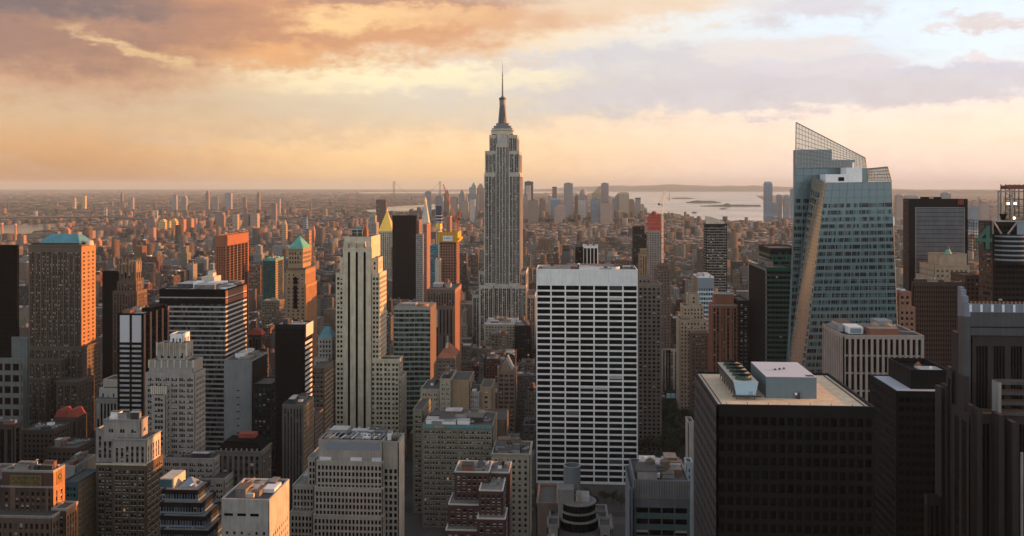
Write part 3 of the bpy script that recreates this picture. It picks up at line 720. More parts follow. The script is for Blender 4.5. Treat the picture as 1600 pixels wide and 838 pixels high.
# two striped glass shafts with black slots
def fn(b, L):
    x0, x1, y0, y1, z = L[0]; w = x1 - x0
    for i in (0, .48, .94): b.part('pier', True).box(x0 + w * i, x0 + w * (i + .075), y0 - .5, y0 + .3, 0, z - .4, BLK)
    b.extra('upper_glazing', lambda m: [m.box(x0 + w * (a + .01), x0 + w * (c - .01), y0 - .12, y0 - .02, z - 24, z - 1.5, MAT_PALEG) for a, c in ((.075, .48), (.555, .94))])
    for i in range(5):
        y = y0 + (y1 - y0) * (.02 + .235 * i); b.part('pier', True).box(x1, x1 + .7, y, y + 2.2, 0, z - .5, SALM)  # brown piers in salmon, sunlight put into their colour
    b.extra('penthouse', lambda m: m.box(x0 + w * .45, x1 - 1, y0 + 16, y1 - 4, z - 1, z + 2.5, BLK))
MAT_PALEG = glass('pale sky glass', (.45, .48, .52), .15, .3)
tower('office_tower', 'slim tower with two pale striped glass shafts between black piers', 'office tower', [
    T(184, 223.5, 490, 740, xs=263, st=S(hb(mat('pale spandrel', (.34, .34, .36)), wall=BLK, fl=4.1, wh=.58), roof=ROOFM[2]), stside=S(mode='vert', wall=BLK, sp=BLK, glass='black', pitch=3, fill=.7))], fn=fn, cl=[(0, 5, 4, 0)])
# black and white banded block
WB = mat('white band', (.52, .50, .47), var=.1); DB = mat('dark band', (.04, .038, .038))
def fn(b, L):
    x0, x1, y0, y1, z = L[0]; w = x1 - x0; d = y1 - y0
    b.extra('bulkhead', lambda m: m.box(x0 + w * .62, x0 + w * .83, y0 + d * .3, y0 + d * .6, z - 1, z + 4.5, WHITE)); b.extra('bulkhead', lambda m: m.box(x0 + w * .4, x0 + w * .5, y0 + d * .3, y0 + d * .5, z - 1, z + 5, WHITE))
    b.extra('bulkhead', lambda m: m.box(x0 + w * .42, x0 + w * .62, y0 + d * .6, y0 + d * .9, z - 1, z + 8, CREAM)); b.extra('bulkhead', lambda m: m.box(x0 + w * .5, x0 + w * .58, y0 + d * .65, y0 + d * .8, z + 8, z + 13, CREAM))
    b.extra('roof_deck', lambda m: m.box(x0 + w * .05, x0 + w * .38, y0 + d * .2, y0 + d * .85, z - 1, z + .8, DKMETAL))
    for q in (3.0, 9.2): b.part('top_band').box(x0 - .1, x1 + .1, y0 - .09, y0, z - q - 4.2, z - q, BLK); b.part('top_band').box(x1 + .07, x1 + .12, y0 - .08, y1, z - q - 4.2, z - q, RUST)
tower('office_tower', 'wide block striped in thin white bands with pale rooftop sheds', 'office tower', [
    T(249, 352, 452, 820, xs=385.5, st=S(hb(mat('soiled white band', (.34, .33, .32)), wall=BLK, fl=4.4, wh=.66, top=2, pitch=2.2, glass='mid', fill=.86), roof=ROOFM[2]), stside=S(wall=BROWN, sp=WB, glass='dark'), vb=700)], fn=fn, cl=[(0, 6, 9, 0)])
# orange brown pier tower
def fn(b, L):
    x0, x1, y0, y1, z = L[0]; n = 6; d = (y1 - y0) / n
    for i in range(n + 1): b.extra('pier', lambda m, i=i: m.box(x1, x1 + .35, y0 + d * i - (1 if 0 < i < n else 2.2), y0 + d * i + (1 if 0 < i < n else 2.2), 0, z + .4, RUST))
    b.extra('top_band', lambda m: m.box(x1 + .02, x1 + .9, y0 + .1, y1, z - 15, z - .8, RUST))
tower('office_tower', 'rust orange tower with ribbed piers and flat top behind the striped block', 'office tower', [
    T(336.5, 353, 368, 1300, xs=387.5, st=S(wall=RUST, mode='vert', sp=RUST, pitch=3.6, fill=.5, top=15, rec=.8, blind=0), stside=S(mode='grid', wall=DKBR, sp=DKBR, pitch=3.6, fill=.85, wh=.75, glass='black'), vb=470)], fn=fn)
tower('office_tower', 'small dark green glass tower with teal parapet band', 'office tower', [T(411, 430.5, 404, 1500, xs=443, st=S(wall=mat('bottle green cladding', (.012, .05, .042), .5), mode='vert', sp=mat('bottle green cladding', (.012, .05, .042), .5), pitch=2.4, fill=.5, glass='green', blind=0, rec=.3, ph=4, pwall=COPPER), stside=S(mode='horz', wall=TAN, sp=TAN, fl=4), vb=470)], cl=[(0, 3, 2, 1)])
# green pyramid tower
def fn(b, L):
    x0, x1, y0, y1, z = L[0]
    b.extra('pyramid_roof', lambda m: m.pyr(x0 - .6, x1 + .6, y0 - .6, y1 + .6, z - .2, ZA(370, x0, y0), COPPER, .04, .04))
    X0, X1, Y0, Y1, Z = L[1]; Y0 = L[2][2]; xm = (X0 + X1) / 2
    b.extra('arched_window', lambda m: (m.box(xm - 2.2, xm + 2.2, Y0 - .5, Y0 - .38, Z - 46, Z - 12, G_BLK), m.quad([(xm + 2.2 * math.cos(math.pi * i / 8), Y0 - .5, Z - 12 + 2.2 * math.sin(math.pi * i / 8)) for i in range(9)], G_BLK)))
    b.extra('arched_window', lambda m: (m.box(xm - 2.6, xm + 2.6, Y0 - .5, Y0 - .38, Z - 120, Z - 58, G_BLK)))
tower('office_tower', 'tan tower with green copper pyramid roof and glowing orange flank', 'office tower', [
    T(450, 473, 389, 1025, xs=486, st=S(wall=TAN, pitch=2.8, fill=.5, top=2, fl=5, cornice=.8, rec=.5), z0='420', vb=640), T(447, 477, 419, 1021, xs=493, st=S(wall=TAN, pitch=5.5, fill=.3, fl=4.2, top=5, cornice=1.3, pwall=BROWN), stside=S(mode='vert', sp=BROWN, wall=SUN_TINT_STONE, pitch=4), vb=640), T(446, 478, 445, 1020, xs=495, st=S(wall=TAN, pitch=5.5, fill=.42, per=2, fl=4.2, cornice=.6), stside=S(mode='vert', sp=BROWN, wall=SUN_TINT_STONE, pitch=4, fill=.4), rec=False)], fn=fn)
# black box with striped side
def fn(b, L):
    x0, x1, y0, y1, z = L[0]; b.extra('side_panel', lambda m: m.box(x1 + .5, x1 + .8, y0, y1, z - 10, z + .1, WB))
tower('office_tower', 'black box tower with one narrow side striped white and orange', 'office tower', [
    T(429.5, 477, 507, 720, xs=488, st=S(wall=CHAR, mode='grid', fl=4, pitch=2, fill=.85, glass='black', blind=0, rec=.12, sp=BLK, roof=ROOFM[2]), stside=S(mode='horz', sp=WB, fl=4.1, wh=.5, top=10, rec=.5, glass='black'))], fn=fn, cl=[(0, 4, 1, 0)])
def fn(b, L):
    x0, x1, y0, y1, z = L[0]; b.extra('pyramid_roof', lambda m: m.pyr(x0, x1, y0, y1, z - .3, ZA(511, x0, y0), BLUEC, .28, .28)); b.extra('penthouse', lambda m: m.box((x0 + x1) / 2 - 2, (x0 + x1) / 2 + 2, (y0 + y1) / 2 - 2, (y0 + y1) / 2 + 2, ZA(512, x0, y0), ZA(508.5, x0, y0), DKMETAL))
tower('office_tower', 'grey tower with clipped blue pyramid roof beside the cream art deco tower', 'office tower', [
    T(497, 519, 528, 860, xs=525.5, st=S(wall=LIMEG, mode='horz', sp=LIMEG, fl=4.3, glass='black', ph=.5), vb=680), T(491, 512, 560, 850, xs=516, st=S(wall=LIMEG, mode='horz', sp=LIMEG, fl=4.3), rec=False)], fn=fn)
tower('office_block', 'brown block with lit orange side below the blue pyramid roof', 'office block', [T(486, 507, 575, 770, xs=521, st=S(wall=BROWN, fl=4, pitch=3.4), stside=S(mode='horz', sp=TAN), vb=700)])
def fn(b, L):
    x0, x1, y0, y1, z = L[0]; b.extra('hip_roof', lambda m: m.pyr(x0 - 1, x1 + 1, y0 - 1, y1 + 1, z, z + 5, REDR, .5, .5))
tower('office_block', 'dark block under a bright red hipped roof', 'office block', [T(388, 409, 523, 900, xs=414, st=S(wall=DKBR, mode='vert', sp=BLK, pitch=3, fill=.6), vb=600), T(405, 417, 545, 890, xs=420, st=S(wall=DKBR), rec=False)], fn=fn, cl=[(1, 2, 4, 0)])
# ------------------------------------------------------------ left foreground
def fn(b, L):
    x0, x1, y0, y1, z = L[0]; w = x1 - x0
    GRN = mat('green glazed frieze', (.075, .085, .03), .5, var=.5, scale=1.5); GO = mat('gold glazed frieze', (.22, .13, .045), .5)
    a, c = x0 + w * .19, x0 + w * .76; zt = z - 3.2
    def fr(m):
        m.box(a, c, y0 - .35, y0 - .1, zt - 4.4, zt, GRN)
        for q0, q1 in ((zt, zt + .5), (zt - 4.9, zt - 4.4)): m.box(a - .5, c + .5, y0 - .45, y0 - .1, q0, q1, GO)
        for xx in (a - .5, c): m.box(xx, xx + .5, y0 - .45, y0 - .1, zt - 4.4, zt, GO)
        xm = (a + c) / 2
        for R in (1.6, 1.0):
            for i in range(8):
                t0, t1 = math.pi * i / 8, math.pi * (i + 1) / 8; m.bar((xm + R * math.cos(t0), y0 - .4, zt - 3.8 + R * 1.2 * math.sin(t0)), (xm + R * math.cos(t1), y0 - .4, zt - 3.8 + R * 1.2 * math.sin(t1)), .16, RUST if R > 1.2 else GO)
        for i in range(9):
            xx = a + (c - a) * (i + .5) / 9
            if abs(xx - xm) > 1.8: m.frust(xx, y0 - .4, zt - 3.2 + (i % 2), zt - 1.9 + (i % 2), .55, .2, GO, 6, sy=.25)
    b.extra('frieze', fr)
    ym = (y0 + y1) / 2
    def em(m):
        m.box(x1 + .05, x1 + .3, ym - 2.6, ym + 2.6, z - 8.6, z - 1.6, GO)
        for k in range(10):
            t0, t1 = 2 * math.pi * k / 10, 2 * math.pi * (k + 1) / 10
            m.bar((x1 + .45, ym + 1.3 * math.cos(t0), z - 4.8 + 1.5 * math.sin(t0)), (x1 + .45, ym + 1.3 * math.cos(t1), z - 4.8 + 1.5 * math.sin(t1)), .22, GRN)
        m.box(x1 + .3, x1 + .55, ym - .5, ym + .5, z - 5.4, z - 4.2, GOLD)
    b.extra('emblem', em)
    for t in (.17, .22, .86): b.part('pier', True).box(x0 + w * t, x0 + w * (t + .05), y0 - .5, y0, z - 34, z - 9, BROWN)
    b.part('cornice').box(x0 - .5, x1 + .5, y0 - .6, y0 - .1, z - 9.4, z - 8.4, LIMEG)
    b.extra('skylight', lambda m: m.box(x0 + w * .25, x0 + w * .62, y0 + 5, y0 + 7, z - 1, z + 1.2, WHITE)); b.extra('dome', lambda m: m.frust(x0 + w * .8, y0 + 6, z - .8, z + 1.6, 2.6, .4, TAN, 14))
SUN_TINT_BRICK = mat('brick with painted sun', (.34, .16, .07))  # the front's brick again, evening sun put into its colour
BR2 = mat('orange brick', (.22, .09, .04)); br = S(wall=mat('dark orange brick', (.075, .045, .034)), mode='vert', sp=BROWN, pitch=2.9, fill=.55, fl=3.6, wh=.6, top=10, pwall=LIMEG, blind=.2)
tower('office_tower', 'ornate orange brick building with green and gold frieze, bottom left corner', 'office tower', [
    T(3, 83, 735, 480, xs=101.5, st=br, stside=S(fill=.35, pitch=4, wall=SUN_TINT_BRICK, pwall=LIME)), T(-40, 12, 745, 484, dep=24, st=S(br, top=3), rec=False), T(80, 103, 795, 478, xs=122, st=S(br, top=2.5), rec=False, stside=S(wall=SUN_TINT_BRICK)), T(-40, 81, 806, 470, dep=16, st=S(br, top=2, wall=BROWN, fl=5), rec=False)], fn=fn, cl=[(0, 7, 5, 0)])
tower('office_block', 'tan terraced building with a blue glazed end, between two brick towers', 'office block', [
    T(96, 121, 753, 560, xs=155, st=S(wall=mat('dark teal glazing', (.04, .10, .12)), mode='grid', glass='teal', fl=4, pitch=2, fill=.8), stside=S(wall=TAN, mode='punch', pitch=4.4, fill=.45, per=2, glass='dark', fl=4)), T(92, 118, 728, 585, xs=150, st=S(wall=LIMEG, mode='blank', roof=ROOFM[1]), rec=False)], cl=[(1, 9, 5, 0)])
def fn(b, L):
    x0, x1, y0, y1, z = L[2]; b.clutter(x0 + 1, x1 - 1, y0 + 1, y1 - 1, z - 1, 2, 8); b.part('band_course').box(XA(150, 560), XA(229, 560), 559.4, 559.95, ZA(727, XA(190, 560), 560), ZA(724, XA(190, 560), 560), LIME)
bs = S(wall=mat('brown brick', (.095, .07, .048)), pitch=5.0, per=2, fill=.7, mull=.7, fl=3.9, wh=.58, rec=.45, blind=.35, top=2)
us = S(bs, wall=LIMEG, mode='vert', pitch=3.4, per=1, fill=.5, fl=3.9, sp=BROWN, top=3, cornice=.5)
tower('office_tower', 'brown brick tower with pale stone top storeys, left foreground', 'office tower', [
    T(176, 229, 726, 560, xs=255, st=bs), T(176.2, 229, 686, 560.5, xs=251, st=us, z0='726', rec=False, stside=S(wall=CREAM)),  # cream side: evening light on the pale stone put into its colour
    T(162, 220, 656, 566, xs=231, st=S(wall=LIMEG, pitch=8, per=2, fill=.4, fl=4.5, top=4, cornice=.4), z0='690', rec=False), T(150, 178, 670, 572, dep=30, st=us, z0='722', rec=False), T(150, 178, 722, 572, dep=30, st=bs, rec=False)], fn=fn, cl=[(2, 4, 6, 0)])
# grey stepped tower with scalloped crown
gs = S(wall=LIMEG, pitch=5.6, per=3, fill=.72, mull=.3, fl=4.0, wh=.58, rec=.5, blind=.4, top=2, ph=1)
def fn(b, L):
    x0, x1, y0, y1, z = L[2]; n = 5
    for i in range(n):
        x = x0 + (x1 - x0) * (i + .5) / n
        b.extra('scallop', lambda m, x=x: ([m.box(x + s * 2.4 - .5, x + s * 2.4 + .5, y0 - .7, y0 + .1, z - 9, z + .8, CREAM) for s in (-1, 1)], m.frust(x, y0 - .3, z - 3.4, z - .6, 2.0, .7, TAN, 8, sy=.2)))
    for k in (3, 4):
        X0, X1, Y0, Y1, Z = L[k]; n = 7
        for i in range(n + 1): x = X0 + (X1 - X0) * i / n; b.extra('pinnacle', lambda m, x=x, Y0=Y0, Z=Z: (m.box(x - .5, x + .5, Y0 - .6, Y0 + .3, Z - 5, Z + .6, CREAM)))
tower('office_tower', 'grey art deco tower stepping up to a scalloped crown', 'office tower', [
    T(227, 305, 583, 640, xs=321, st=gs), T(266, 286, 522, 660, dep=12, st=S(wall=WHITE, mode='vert', pitch=2.4, fill=.6, glass='mid', sp=MOUNT, fl=6, ph=.6), z0='540', rec=False),
    T(246, 291, 537, 650, xs=302, st=S(gs, mode='vert', fl=9, pitch=5, per=1, fill=.4, top=3), z0='565', rec=False), T(233, 302, 564, 644, xs=317, st=S(gs, fl=8, mode='vert', per=1, pitch=6, fill=.35, top=4), z0='584', rec=False),
    T(237, 259, 605, 636, dep=8, st=gs, rec=False), T(253, 335, 716, 630, xs=350, st=S(gs, pitch=6.5), rec=False), T(308, 351, 748, 624, xs=366, st=S(gs, pitch=6.5), rec=False)], fn=fn, cl=[(5, 3, 1, 0)])
# blue grey stepped glass block
gg = S(hb(MOUNT, wall=CHAR, fl=3.6, wh=.74, pitch=1.6, fill=.86, pm=MOUNT, glass='mid'), roof=ROOFM[1], ph=.5, blind=.05)
def fn(b, L):
    x0, x1, y0, y1, z = L[0]
    b.extra('skylight', lambda m: m.pyr(x0 + 7, x0 + 17, y0 + 6, y0 + 16, z - .3, z + 4, MOUNT, .1, .1)); b.extra('lift_house', lambda m: (m.box(x0 - 3, x0 + 5, y0 + 4, y0 + 20, z - .4, z + 5, CREAM), m.box(x0 - 3.1, x0 + 4, y0 + 3.8, y0 + 4, z, z + 4.4, mat('dark teal glazing', (.04, .10, .12)))))
    b.extra('awning', lambda m: m.box(x0 + 14, x0 + 15, y0 + 4, y0 + 13, z + 1, z + 1.4, WHITE))
tower('office_block', 'blue grey glass block in wide terraces behind the white stone cube', 'office block', [
    T(253, 310, 766, 500, xs=329, st=gg), T(250, 316, 786, 496, xs=338, st=gg, rec=False), T(250, 321, 807, 492, xs=345, st=gg, rec=False), T(250, 326, 829, 488, xs=350, st=gg, rec=False)], fn=fn, cl=[(0, 1, 3, 0)])
def fn(b, L):
    x0, x1, y0, y1, z = L[0]; w = x1 - x0; d = y1 - y0
    def fan(m):
        m.box(x0 + w * .3, x0 + w * .62, y0 + d * .1, y0 + d * .85, z - .5, z + 1.6, CREAM)
        for q in (.3, .65): m.frust(x0 + w * .46, y0 + d * q, z + 1.6, z + 2.5, 2.2, 2.2, TAN, 18); m.frust(x0 + w * .46, y0 + d * q, z + 2.5, z + 2.55, 1.8, 1.8, DKMETAL, 18)
    b.extra('cooling_tower', fan); b.extra('bulkhead', lambda m: m.box(x0 + w * .7, x0 + w * .95, y0 + d * .35, y0 + d * .7, z - .6, z + 1.5, WHITE))
    for i in range(3): b.extra('louvre', lambda m, i=i: m.box(x0 + w * (.06 + i * .27), x0 + w * (.24 + i * .27), y0 - .04, y0 + .3, z - 9, z - 7.6, G_BLK))
    b.extra('pipe_run', lambda m: m.bar((x0 + w * .1, y0 + d * .3, z + 1), (x0 + w * .35, y0 + d * .75, z + 3), .35, TAN))
tower('office_block', 'white stone cube with roof fans and a few small windows', 'office block', [T(346, 421, 780, 470, xs=452, st=S(wall=mat('dirty white stone', (.40, .38, .35), var=.3), pitch=4.2, fill=.32, fl=4, wh=.42, top=15, rec=.5), stside=S(pitch=3.5, top=18))], fn=fn, cl=[(0, 4, 12, 0)])
# stepped grey office with mechanical crown
og = S(wall=mat('office limestone', (.32, .30, .265)), pitch=2.33, fill=.6, fl=3.9, wh=.68, rec=.6, glass='black', blind=.02, top=1.6, ph=.8, edge=.6, roof=ROOFM[1])
def fn(b, L):
    x0, x1, y0, y1, z = L[0]; w = x1 - x0
    b.extra('louvre', lambda m: m.box(x0 + w * .12, x0 + w * .95, y0 - .1, y0 + .2, z - 6.2, z - 1.4, MOUNT))
    for a, c in ((.02, .2), (.5, .68), (.83, .98)): b.extra('glazed_bay', lambda m, a=a, c=c: m.box(x0 + w * a, x0 + w * c, y0 - .3, y0 + .2, z - 13.4, z - 10.6, MAT_PALEG))
    for i in range(11): b.extra('pipe_run', lambda m, i=i: (m.bar((x0 + w * (.08 + i * .085), y0 + 2, z + .5), (x0 + w * (.14 + i * .085), y0 + 10, z + 1.3 + (i % 3) * .3), .3, WHITE if i % 2 else METAL)))
    for i in range(4): b.extra('duct', lambda m, i=i: m.box(x0 + w * (.15 + .2 * i), x0 + w * (.3 + .2 * i), y0 + 3 + (i % 2) * 3, y0 + 4.4 + (i % 2) * 3, z - .5, z + .9, METAL))
    b.extra('cooling_fan', lambda m: m.frust(x0 + 6, y0 + 6, z - .6, z + 1, 3.2, 3, TAN, 18))
tower('office_tower', 'broad grey office block with dense windows and piped machinery on its roof', 'office tower', [
    T(497.5, 598, 688, 560, xs=610, st=S(wall=LIMEG, mode='blank', ph=1.2)), T(494, 598, 721, 558, dep=20, st=og, rec=True), T(491, 598, 762, 556, dep=22, st=og, rec=False), T(489, 598, 805, 554, dep=24, st=og, rec=False),
    T(598, 623, 690, 563, xs=632, st=S(og, top=16, pitch=2.6), stside=S(mode='blank', wall=CREAM)), T(481, 494, 715, 575, dep=30, st=og, rec=True), T(457, 491, 758, 572, dep=34, st=og, rec=True), T(453, 489, 800, 566, dep=30, st=og, rec=False)], fn=fn, cl=[(0, 16, 5, 0), (6, 5, 7, 0), (4, 4, 2, 0)])  # cream end wall: limestone with sunlight put into its colour
tower('office_tower', 'bare grey concrete slab with dark glass flank left of the black box tower', 'office tower', [
    T(350, 394, 563, 760, xs=418, st=S(wall=mat('plain grey render', (.20, .21, .215), var=.2), mode='punch', pitch=30, edge=2, fill=.12, fl=6, wh=.16, top=22, glass='black', blind=0), stside=S(mode='grid', wall=CHAR, glass='green', pitch=2.4, fill=.9)), T(395, 424, 600, 745, xs=441, st=S(wall=CHAR, mode='horz', sp=CHAR, glass='green', fl=4.5), rec=False)], cl=[(0, 8, 2, 0)])
tower('office_tower', 'dark gridded block with lit tan flank below the black box tower', 'office tower', [
    T(441, 474, 632, 690, xs=490.5, st=S(wall=mat('dusky stone', (.09, .086, .08)), pitch=2.6, fill=.5, fl=4, mode='vert', sp=CHAR, blind=0), stside=S(wall=TAN, mode='punch', pitch=3)), T(478, 492, 650, 720, xs=505, st=S(wall=BROWN), rec=False)], cl=[(0, 4, 4, 0)])
def fn(b, L):
    x0, x1, y0, y1, z = L[0]; b.extra('mansard_roof', lambda m: m.pyr(x0 + .5, x1 - .5, y0 + .5, y1 - .5, z - .3, z + 6, BLK, .72, .72)); b.extra('bulkhead', lambda m: m.box(x0 + 12, x0 + 24, y0 + 12, y0 + 20, z + 5, z + 9, REDR))
    for i in range(8): b.extra('dormer', lambda m, i=i: m.box(x0 + 3 + i * (x1 - x0 - 6) / 7.2, x0 + 4 + i * (x1 - x0 - 6) / 7.2, y0 + .6, y0 + 3, z, z + 1.5, METAL))
tower('office_block', 'stone block with black mansard roof and red rooftop shed', 'office block', [T(337, 408, 705, 640, xs=424, st=S(wall=mat('dark drab stone', (.12, .11, .095)), mode='vert', sp=DKBR, pitch=4, fill=.6, fl=5, cornice=.7, blind=.1))], fn=fn)  # dark stone as its own colour
tower('office_block', 'low grey block with square dark windows at the left edge', 'office block', [T(-60, 33, 560, 700, xs=36, st=S(wall=mat('grey green stone', (.12, .125, .125)), pitch=7, fill=.75, fl=9, wh=.6, glass='black', blind=0, roof=ROOFM[1])), T(18, 44, 527, 740, xs=46, st=S(wall=mat('grey green shed', (.10, .12, .12)), mode='blank'), rec=True)])
tower('office_tower', 'very dark brown ribbed tower at the lower left edge', 'office tower', [T(-60, 22, 663, 600, xs=34, st=S(wall=DKBR, mode='vert', sp=BLK, pitch=5, fill=.6, glass='black', blind=0, rec=.7))], cl=[(0, 6, 3, 0)])
def fn(b, L):
    x0, x1, y0, y1, z = L[0]
    for q in (0, 1): b.extra('mansard_roof', lambda m, q=q: m.pyr(x0 + (x1 - x0) * q * .5, x0 + (x1 - x0) * (q * .5 + .46), y0, y1, z - .3, z + 5.5, REDR, .3, .9))
tower('office_block', 'dark brick block with two glowing red roof slopes', 'office block', [T(84, 121, 652, 700, xs=136, st=S(wall=DKBR, mode='vert', sp=BLK, pitch=3.4, blind=0))], fn=fn)
tower('office_block', 'long low dark block below the glowing red roofs', 'office block', [T(34, 84, 672, 640, xs=110, st=S(wall=DKBR, glass='black', blind=0)), T(72, 120, 700, 620, xs=148, st=S(wall=DKBR, glass='black', blind=0), rec=False)], cl=[(0, 5, 9, 0), (1, 6, 8, 0)])
tower('office_block', 'pale blue grey colonnaded block in three low steps', 'office block', [
    T(161, 200, 593, 800, dep=20, st=S(wall=CREAM, mode='blank')), T(155, 200, 607, 790, dep=25, st=S(wall=WB, fl=8, pitch=4.5, fill=.3, wh=.4), rec=False), T(149, 200, 624, 780, dep=30, st=S(wall=LIMEG, mode='vert', pitch=3.2, fill=.55, fl=30, wh=.9, sp=LIMEG, glass='black'), rec=False)])
# ------------------------------------------------------------ centre
def fn(b, L):
    x0, x1, y0, y1, z = L[0]; b.clutter(x0 + 2, x1 - 2, y0 + 2, y1 - 2, z - 1, 22, 31); n = 6
    for i in range(n): b.extra('roof_edge_frame', lambda m, i=i: (m.box(x0 + (x1 - x0) * i / n + .4, x0 + (x1 - x0) * (i + 1) / n - .4, y0 - .5, y0 - .1, z - 2.6, z - .8, BLUEC if i != 1 else LIMEG)))
ds = S(wall=mat('olive stone', (.175, .16, .12)), pitch=4.2, per=2, fill=.7, mull=.7, fl=3.9, wh=.5, rec=.5, blind=.4, top=3, roof=ROOFM[0])
tower('office_tower', 'dense beige office block with green trimmed roof edge and pale blinds', 'office tower', [T(660, 770, 664, 690, dep=40, st=ds), T(645, 661, 640, 720, dep=40, st=ds, rec=True)], fn=fn)
cs = S(wall=mat('soiled limestone', (.32, .28, .22)), pitch=4.6, per=2, fill=.6, mull=.8, fl=4.1, wh=.5, rec=.5, blind=.45, top=2)
tower('apartment_building', 'cluster of pale stone setbacks with one blank tan wall', 'apartment building', [
    T(657, 687, 608, 790, dep=40, st=cs), T(687, 705, 592, 785, dep=40, st=cs), T(704, 734, 594, 788, dep=38, st=S(cs, mode='blank', wall=TAN)), T(733, 750, 612, 792, dep=30, st=S(cs, wall=CONC)), T(750, 769, 605, 796, dep=34, st=S(cs, wall=TAN, pitch=7, per=1, fill=.3)), T(744, 790, 655, 740, dep=34, st=S(cs, wall=BROWN, mode='blank'))], cl=[(0, 2, 2, 0), (1, 2, 3, 1), (3, 2, 5, 0), (5, 3, 3, 0)])
bk = S(wall=mat('deep red brick', (.065, .034, .028)), pitch=3.6, fill=.5, fl=4.0, wh=.48, blind=.5, pwall=WB, ph=.8, roof=ROOFM[1], rec=.4)
tower('apartment_building', 'dark red brick block with white edged terraces, bottom centre', 'apartment building', [
    T(710, 765, 737, 590, dep=24, st=bk), T(748, 786, 766, 575, dep=26, st=bk, rec=False), T(700, 752, 788, 580, dep=22, st=bk, rec=False), T(745, 790, 810, 568, dep=20, st=bk, rec=False), T(696, 748, 828, 572, dep=20, st=bk, rec=False), T(765, 796, 738, 600, dep=24, st=bk, rec=False)], cl=[(0, 4, 3, 0), (1, 2, 6, 0), (5, 3, 1, 0)])
tower('office_block', 'ornate cream stone block with cornice beside the white gridded slab', 'office block', [T(768, 828, 709, 660, dep=34, st=S(wall=mat('soiled limestone', (.32, .28, .22)), pitch=4.6, fill=.42, fl=4.2, top=2.5, cornice=.8, blind=.05))], cl=[(0, 12, 5, 1)])
def fn(b, L):
    x0, x1, y0, y1, z = L[0]; xm = (x0 + x1) / 2
    def r(m):
        h = ZA(561, xm, y0); m.quad([(x0 + 3, y0 - .1, z), (x1 - 3, y0 - .1, z), (xm, y0 - .1, h)], TAN); m.quad([(x1 - 3, y0 - .1, z), (x1 - 3, y1, z), (xm, y1, h), (xm, y0 - .1, h)], MOUNT); m.quad([(x0 + 3, y1, z), (x0 + 3, y0 - .1, z), (xm, y0 - .1, h), (xm, y1, h)], MOUNT)
    b.extra('gable_roof', r)
    for x in (x0 + 1, x1 - 1): b.extra('turret', lambda m, x=x: (m.box(x - .9, x + .9, y0 - .3, y0 + 1.5, z - 6, z + 3, TAN), m.frust(x, y0 + .6, z + 3, z + 7, 1.2, .1, MOUNT, 6)))
tower('office_tower', 'tan gothic tower with a grey gabled roof among low rooftops', 'office tower', [T(777, 805.5, 580, 900, dep=26, st=S(wall=mat('rosy stone', (.20, .145, .11)), pitch=5, per=3, fill=.7, fl=4.4, wh=.55, rec=.5), vb=690)], fn=fn)
def fn(b, L):
    x0, x1, y0, y1, z = L[0]; b.extra('pyramid_roof', lambda m: m.pyr(x0, x1, y0, y1, z - .3, ZA(541, x0, y0), ORR, .05, .05)); b.extra('chimney', lambda m: m.box((x0 + x1) / 2 - 1, (x0 + x1) / 2 + 1, y0 + 8, y0 + 10, z + 8, ZA(539, x0, y0), CREAM))
tower('office_tower', 'brown tower with an orange tiled pyramid roof', 'office tower', [T(682, 711, 560, 860, xs=719, st=S(wall=BROWN, pitch=4.4, fill=.5, per=2, ph=.6), vb=620)], fn=fn)
# curved green glass
def arc_tower():
    b = B('office_tower', 'green glass tower with a gently curved banded front', 'office tower'); Y = 930
    X0, X1 = XA(615, Y), XA(672, Y); z = ZA(480, X0, Y); d = 42; n = 14; bow = 3.2
    pts = [(X0 + (X1 - X0) * i / n, Y - bow * math.sin(math.pi * min(1, i / n * 1.0)) * (.5 - i / n) * 2) for i in range(n + 1)]
    b.bounds.append((X0, X1, Y - bow, Y + d, 0, z)); HEROES.append((615, 688, 478, Y, 640, X0, X1, Y, Y + d))
    W = b.part('wall'); SPG = mat('pale green spandrel', (.30, .34, .31), var=.1); G = b.part('glazing'); m_br = BROWN
    W.box(X0 + .1, X1 - .1, Y + bow, Y + d, 0, z - 1, CHAR, skip='b'); W.box(X1 - .1, X1 + .3, Y, Y + d, 0, z, m_br)
    fl = 5.0; zz_ = z
    for k in range(26):
        z1 = z - k * fl; z0 = z1 - fl
        if z0 < 8: break
        for i in range(n):
            (xa, ya), (xb, yb) = pts[i], pts[i + 1]
            G.quad([(xa, ya + .3, z0), (xb, yb + .3, z0), (xb, yb + .3, z1), (xa, ya + .3, z1)], G_TEAL if RND.random() > .35 else G_DARK)
            h = 1.7 if k else 3
            W.quad([(xa, ya, z1 - h), (xb, yb, z1 - h), (xb, yb, z1), (xa, ya, z1)], SPG); W.quad([(xa, ya, z1 - h), (xa, ya + .5, z1 - h), (xb, yb + .5, z1 - h), (xb, yb, z1 - h)], SPG); W.quad([(xa, ya, z1), (xb, yb, z1), (xb, yb + .5, z1), (xa, ya + .5, z1)], SPG)
            if i % 2 == 0: W.box(xa - .12, xa + .12, ya + .05, ya + .4, z0, z1 - h, SPG)
    b.part('roof').quad([(*p, z) for p in pts] + [(X1, Y + d, z), (X0, Y + d, z)], ROOFM[1])
    b.extra('bulkhead', lambda m: m.frust(X1 - 9, Y + 12, z, z + 2.5, 6, 6, TAN, 18)); b.extra('bulkhead', lambda m: m.box(X0 + 6, X0 + 20, Y + 14, Y + 30, z, z + 1.6, CONC))
    b.finish()
arc_tower()
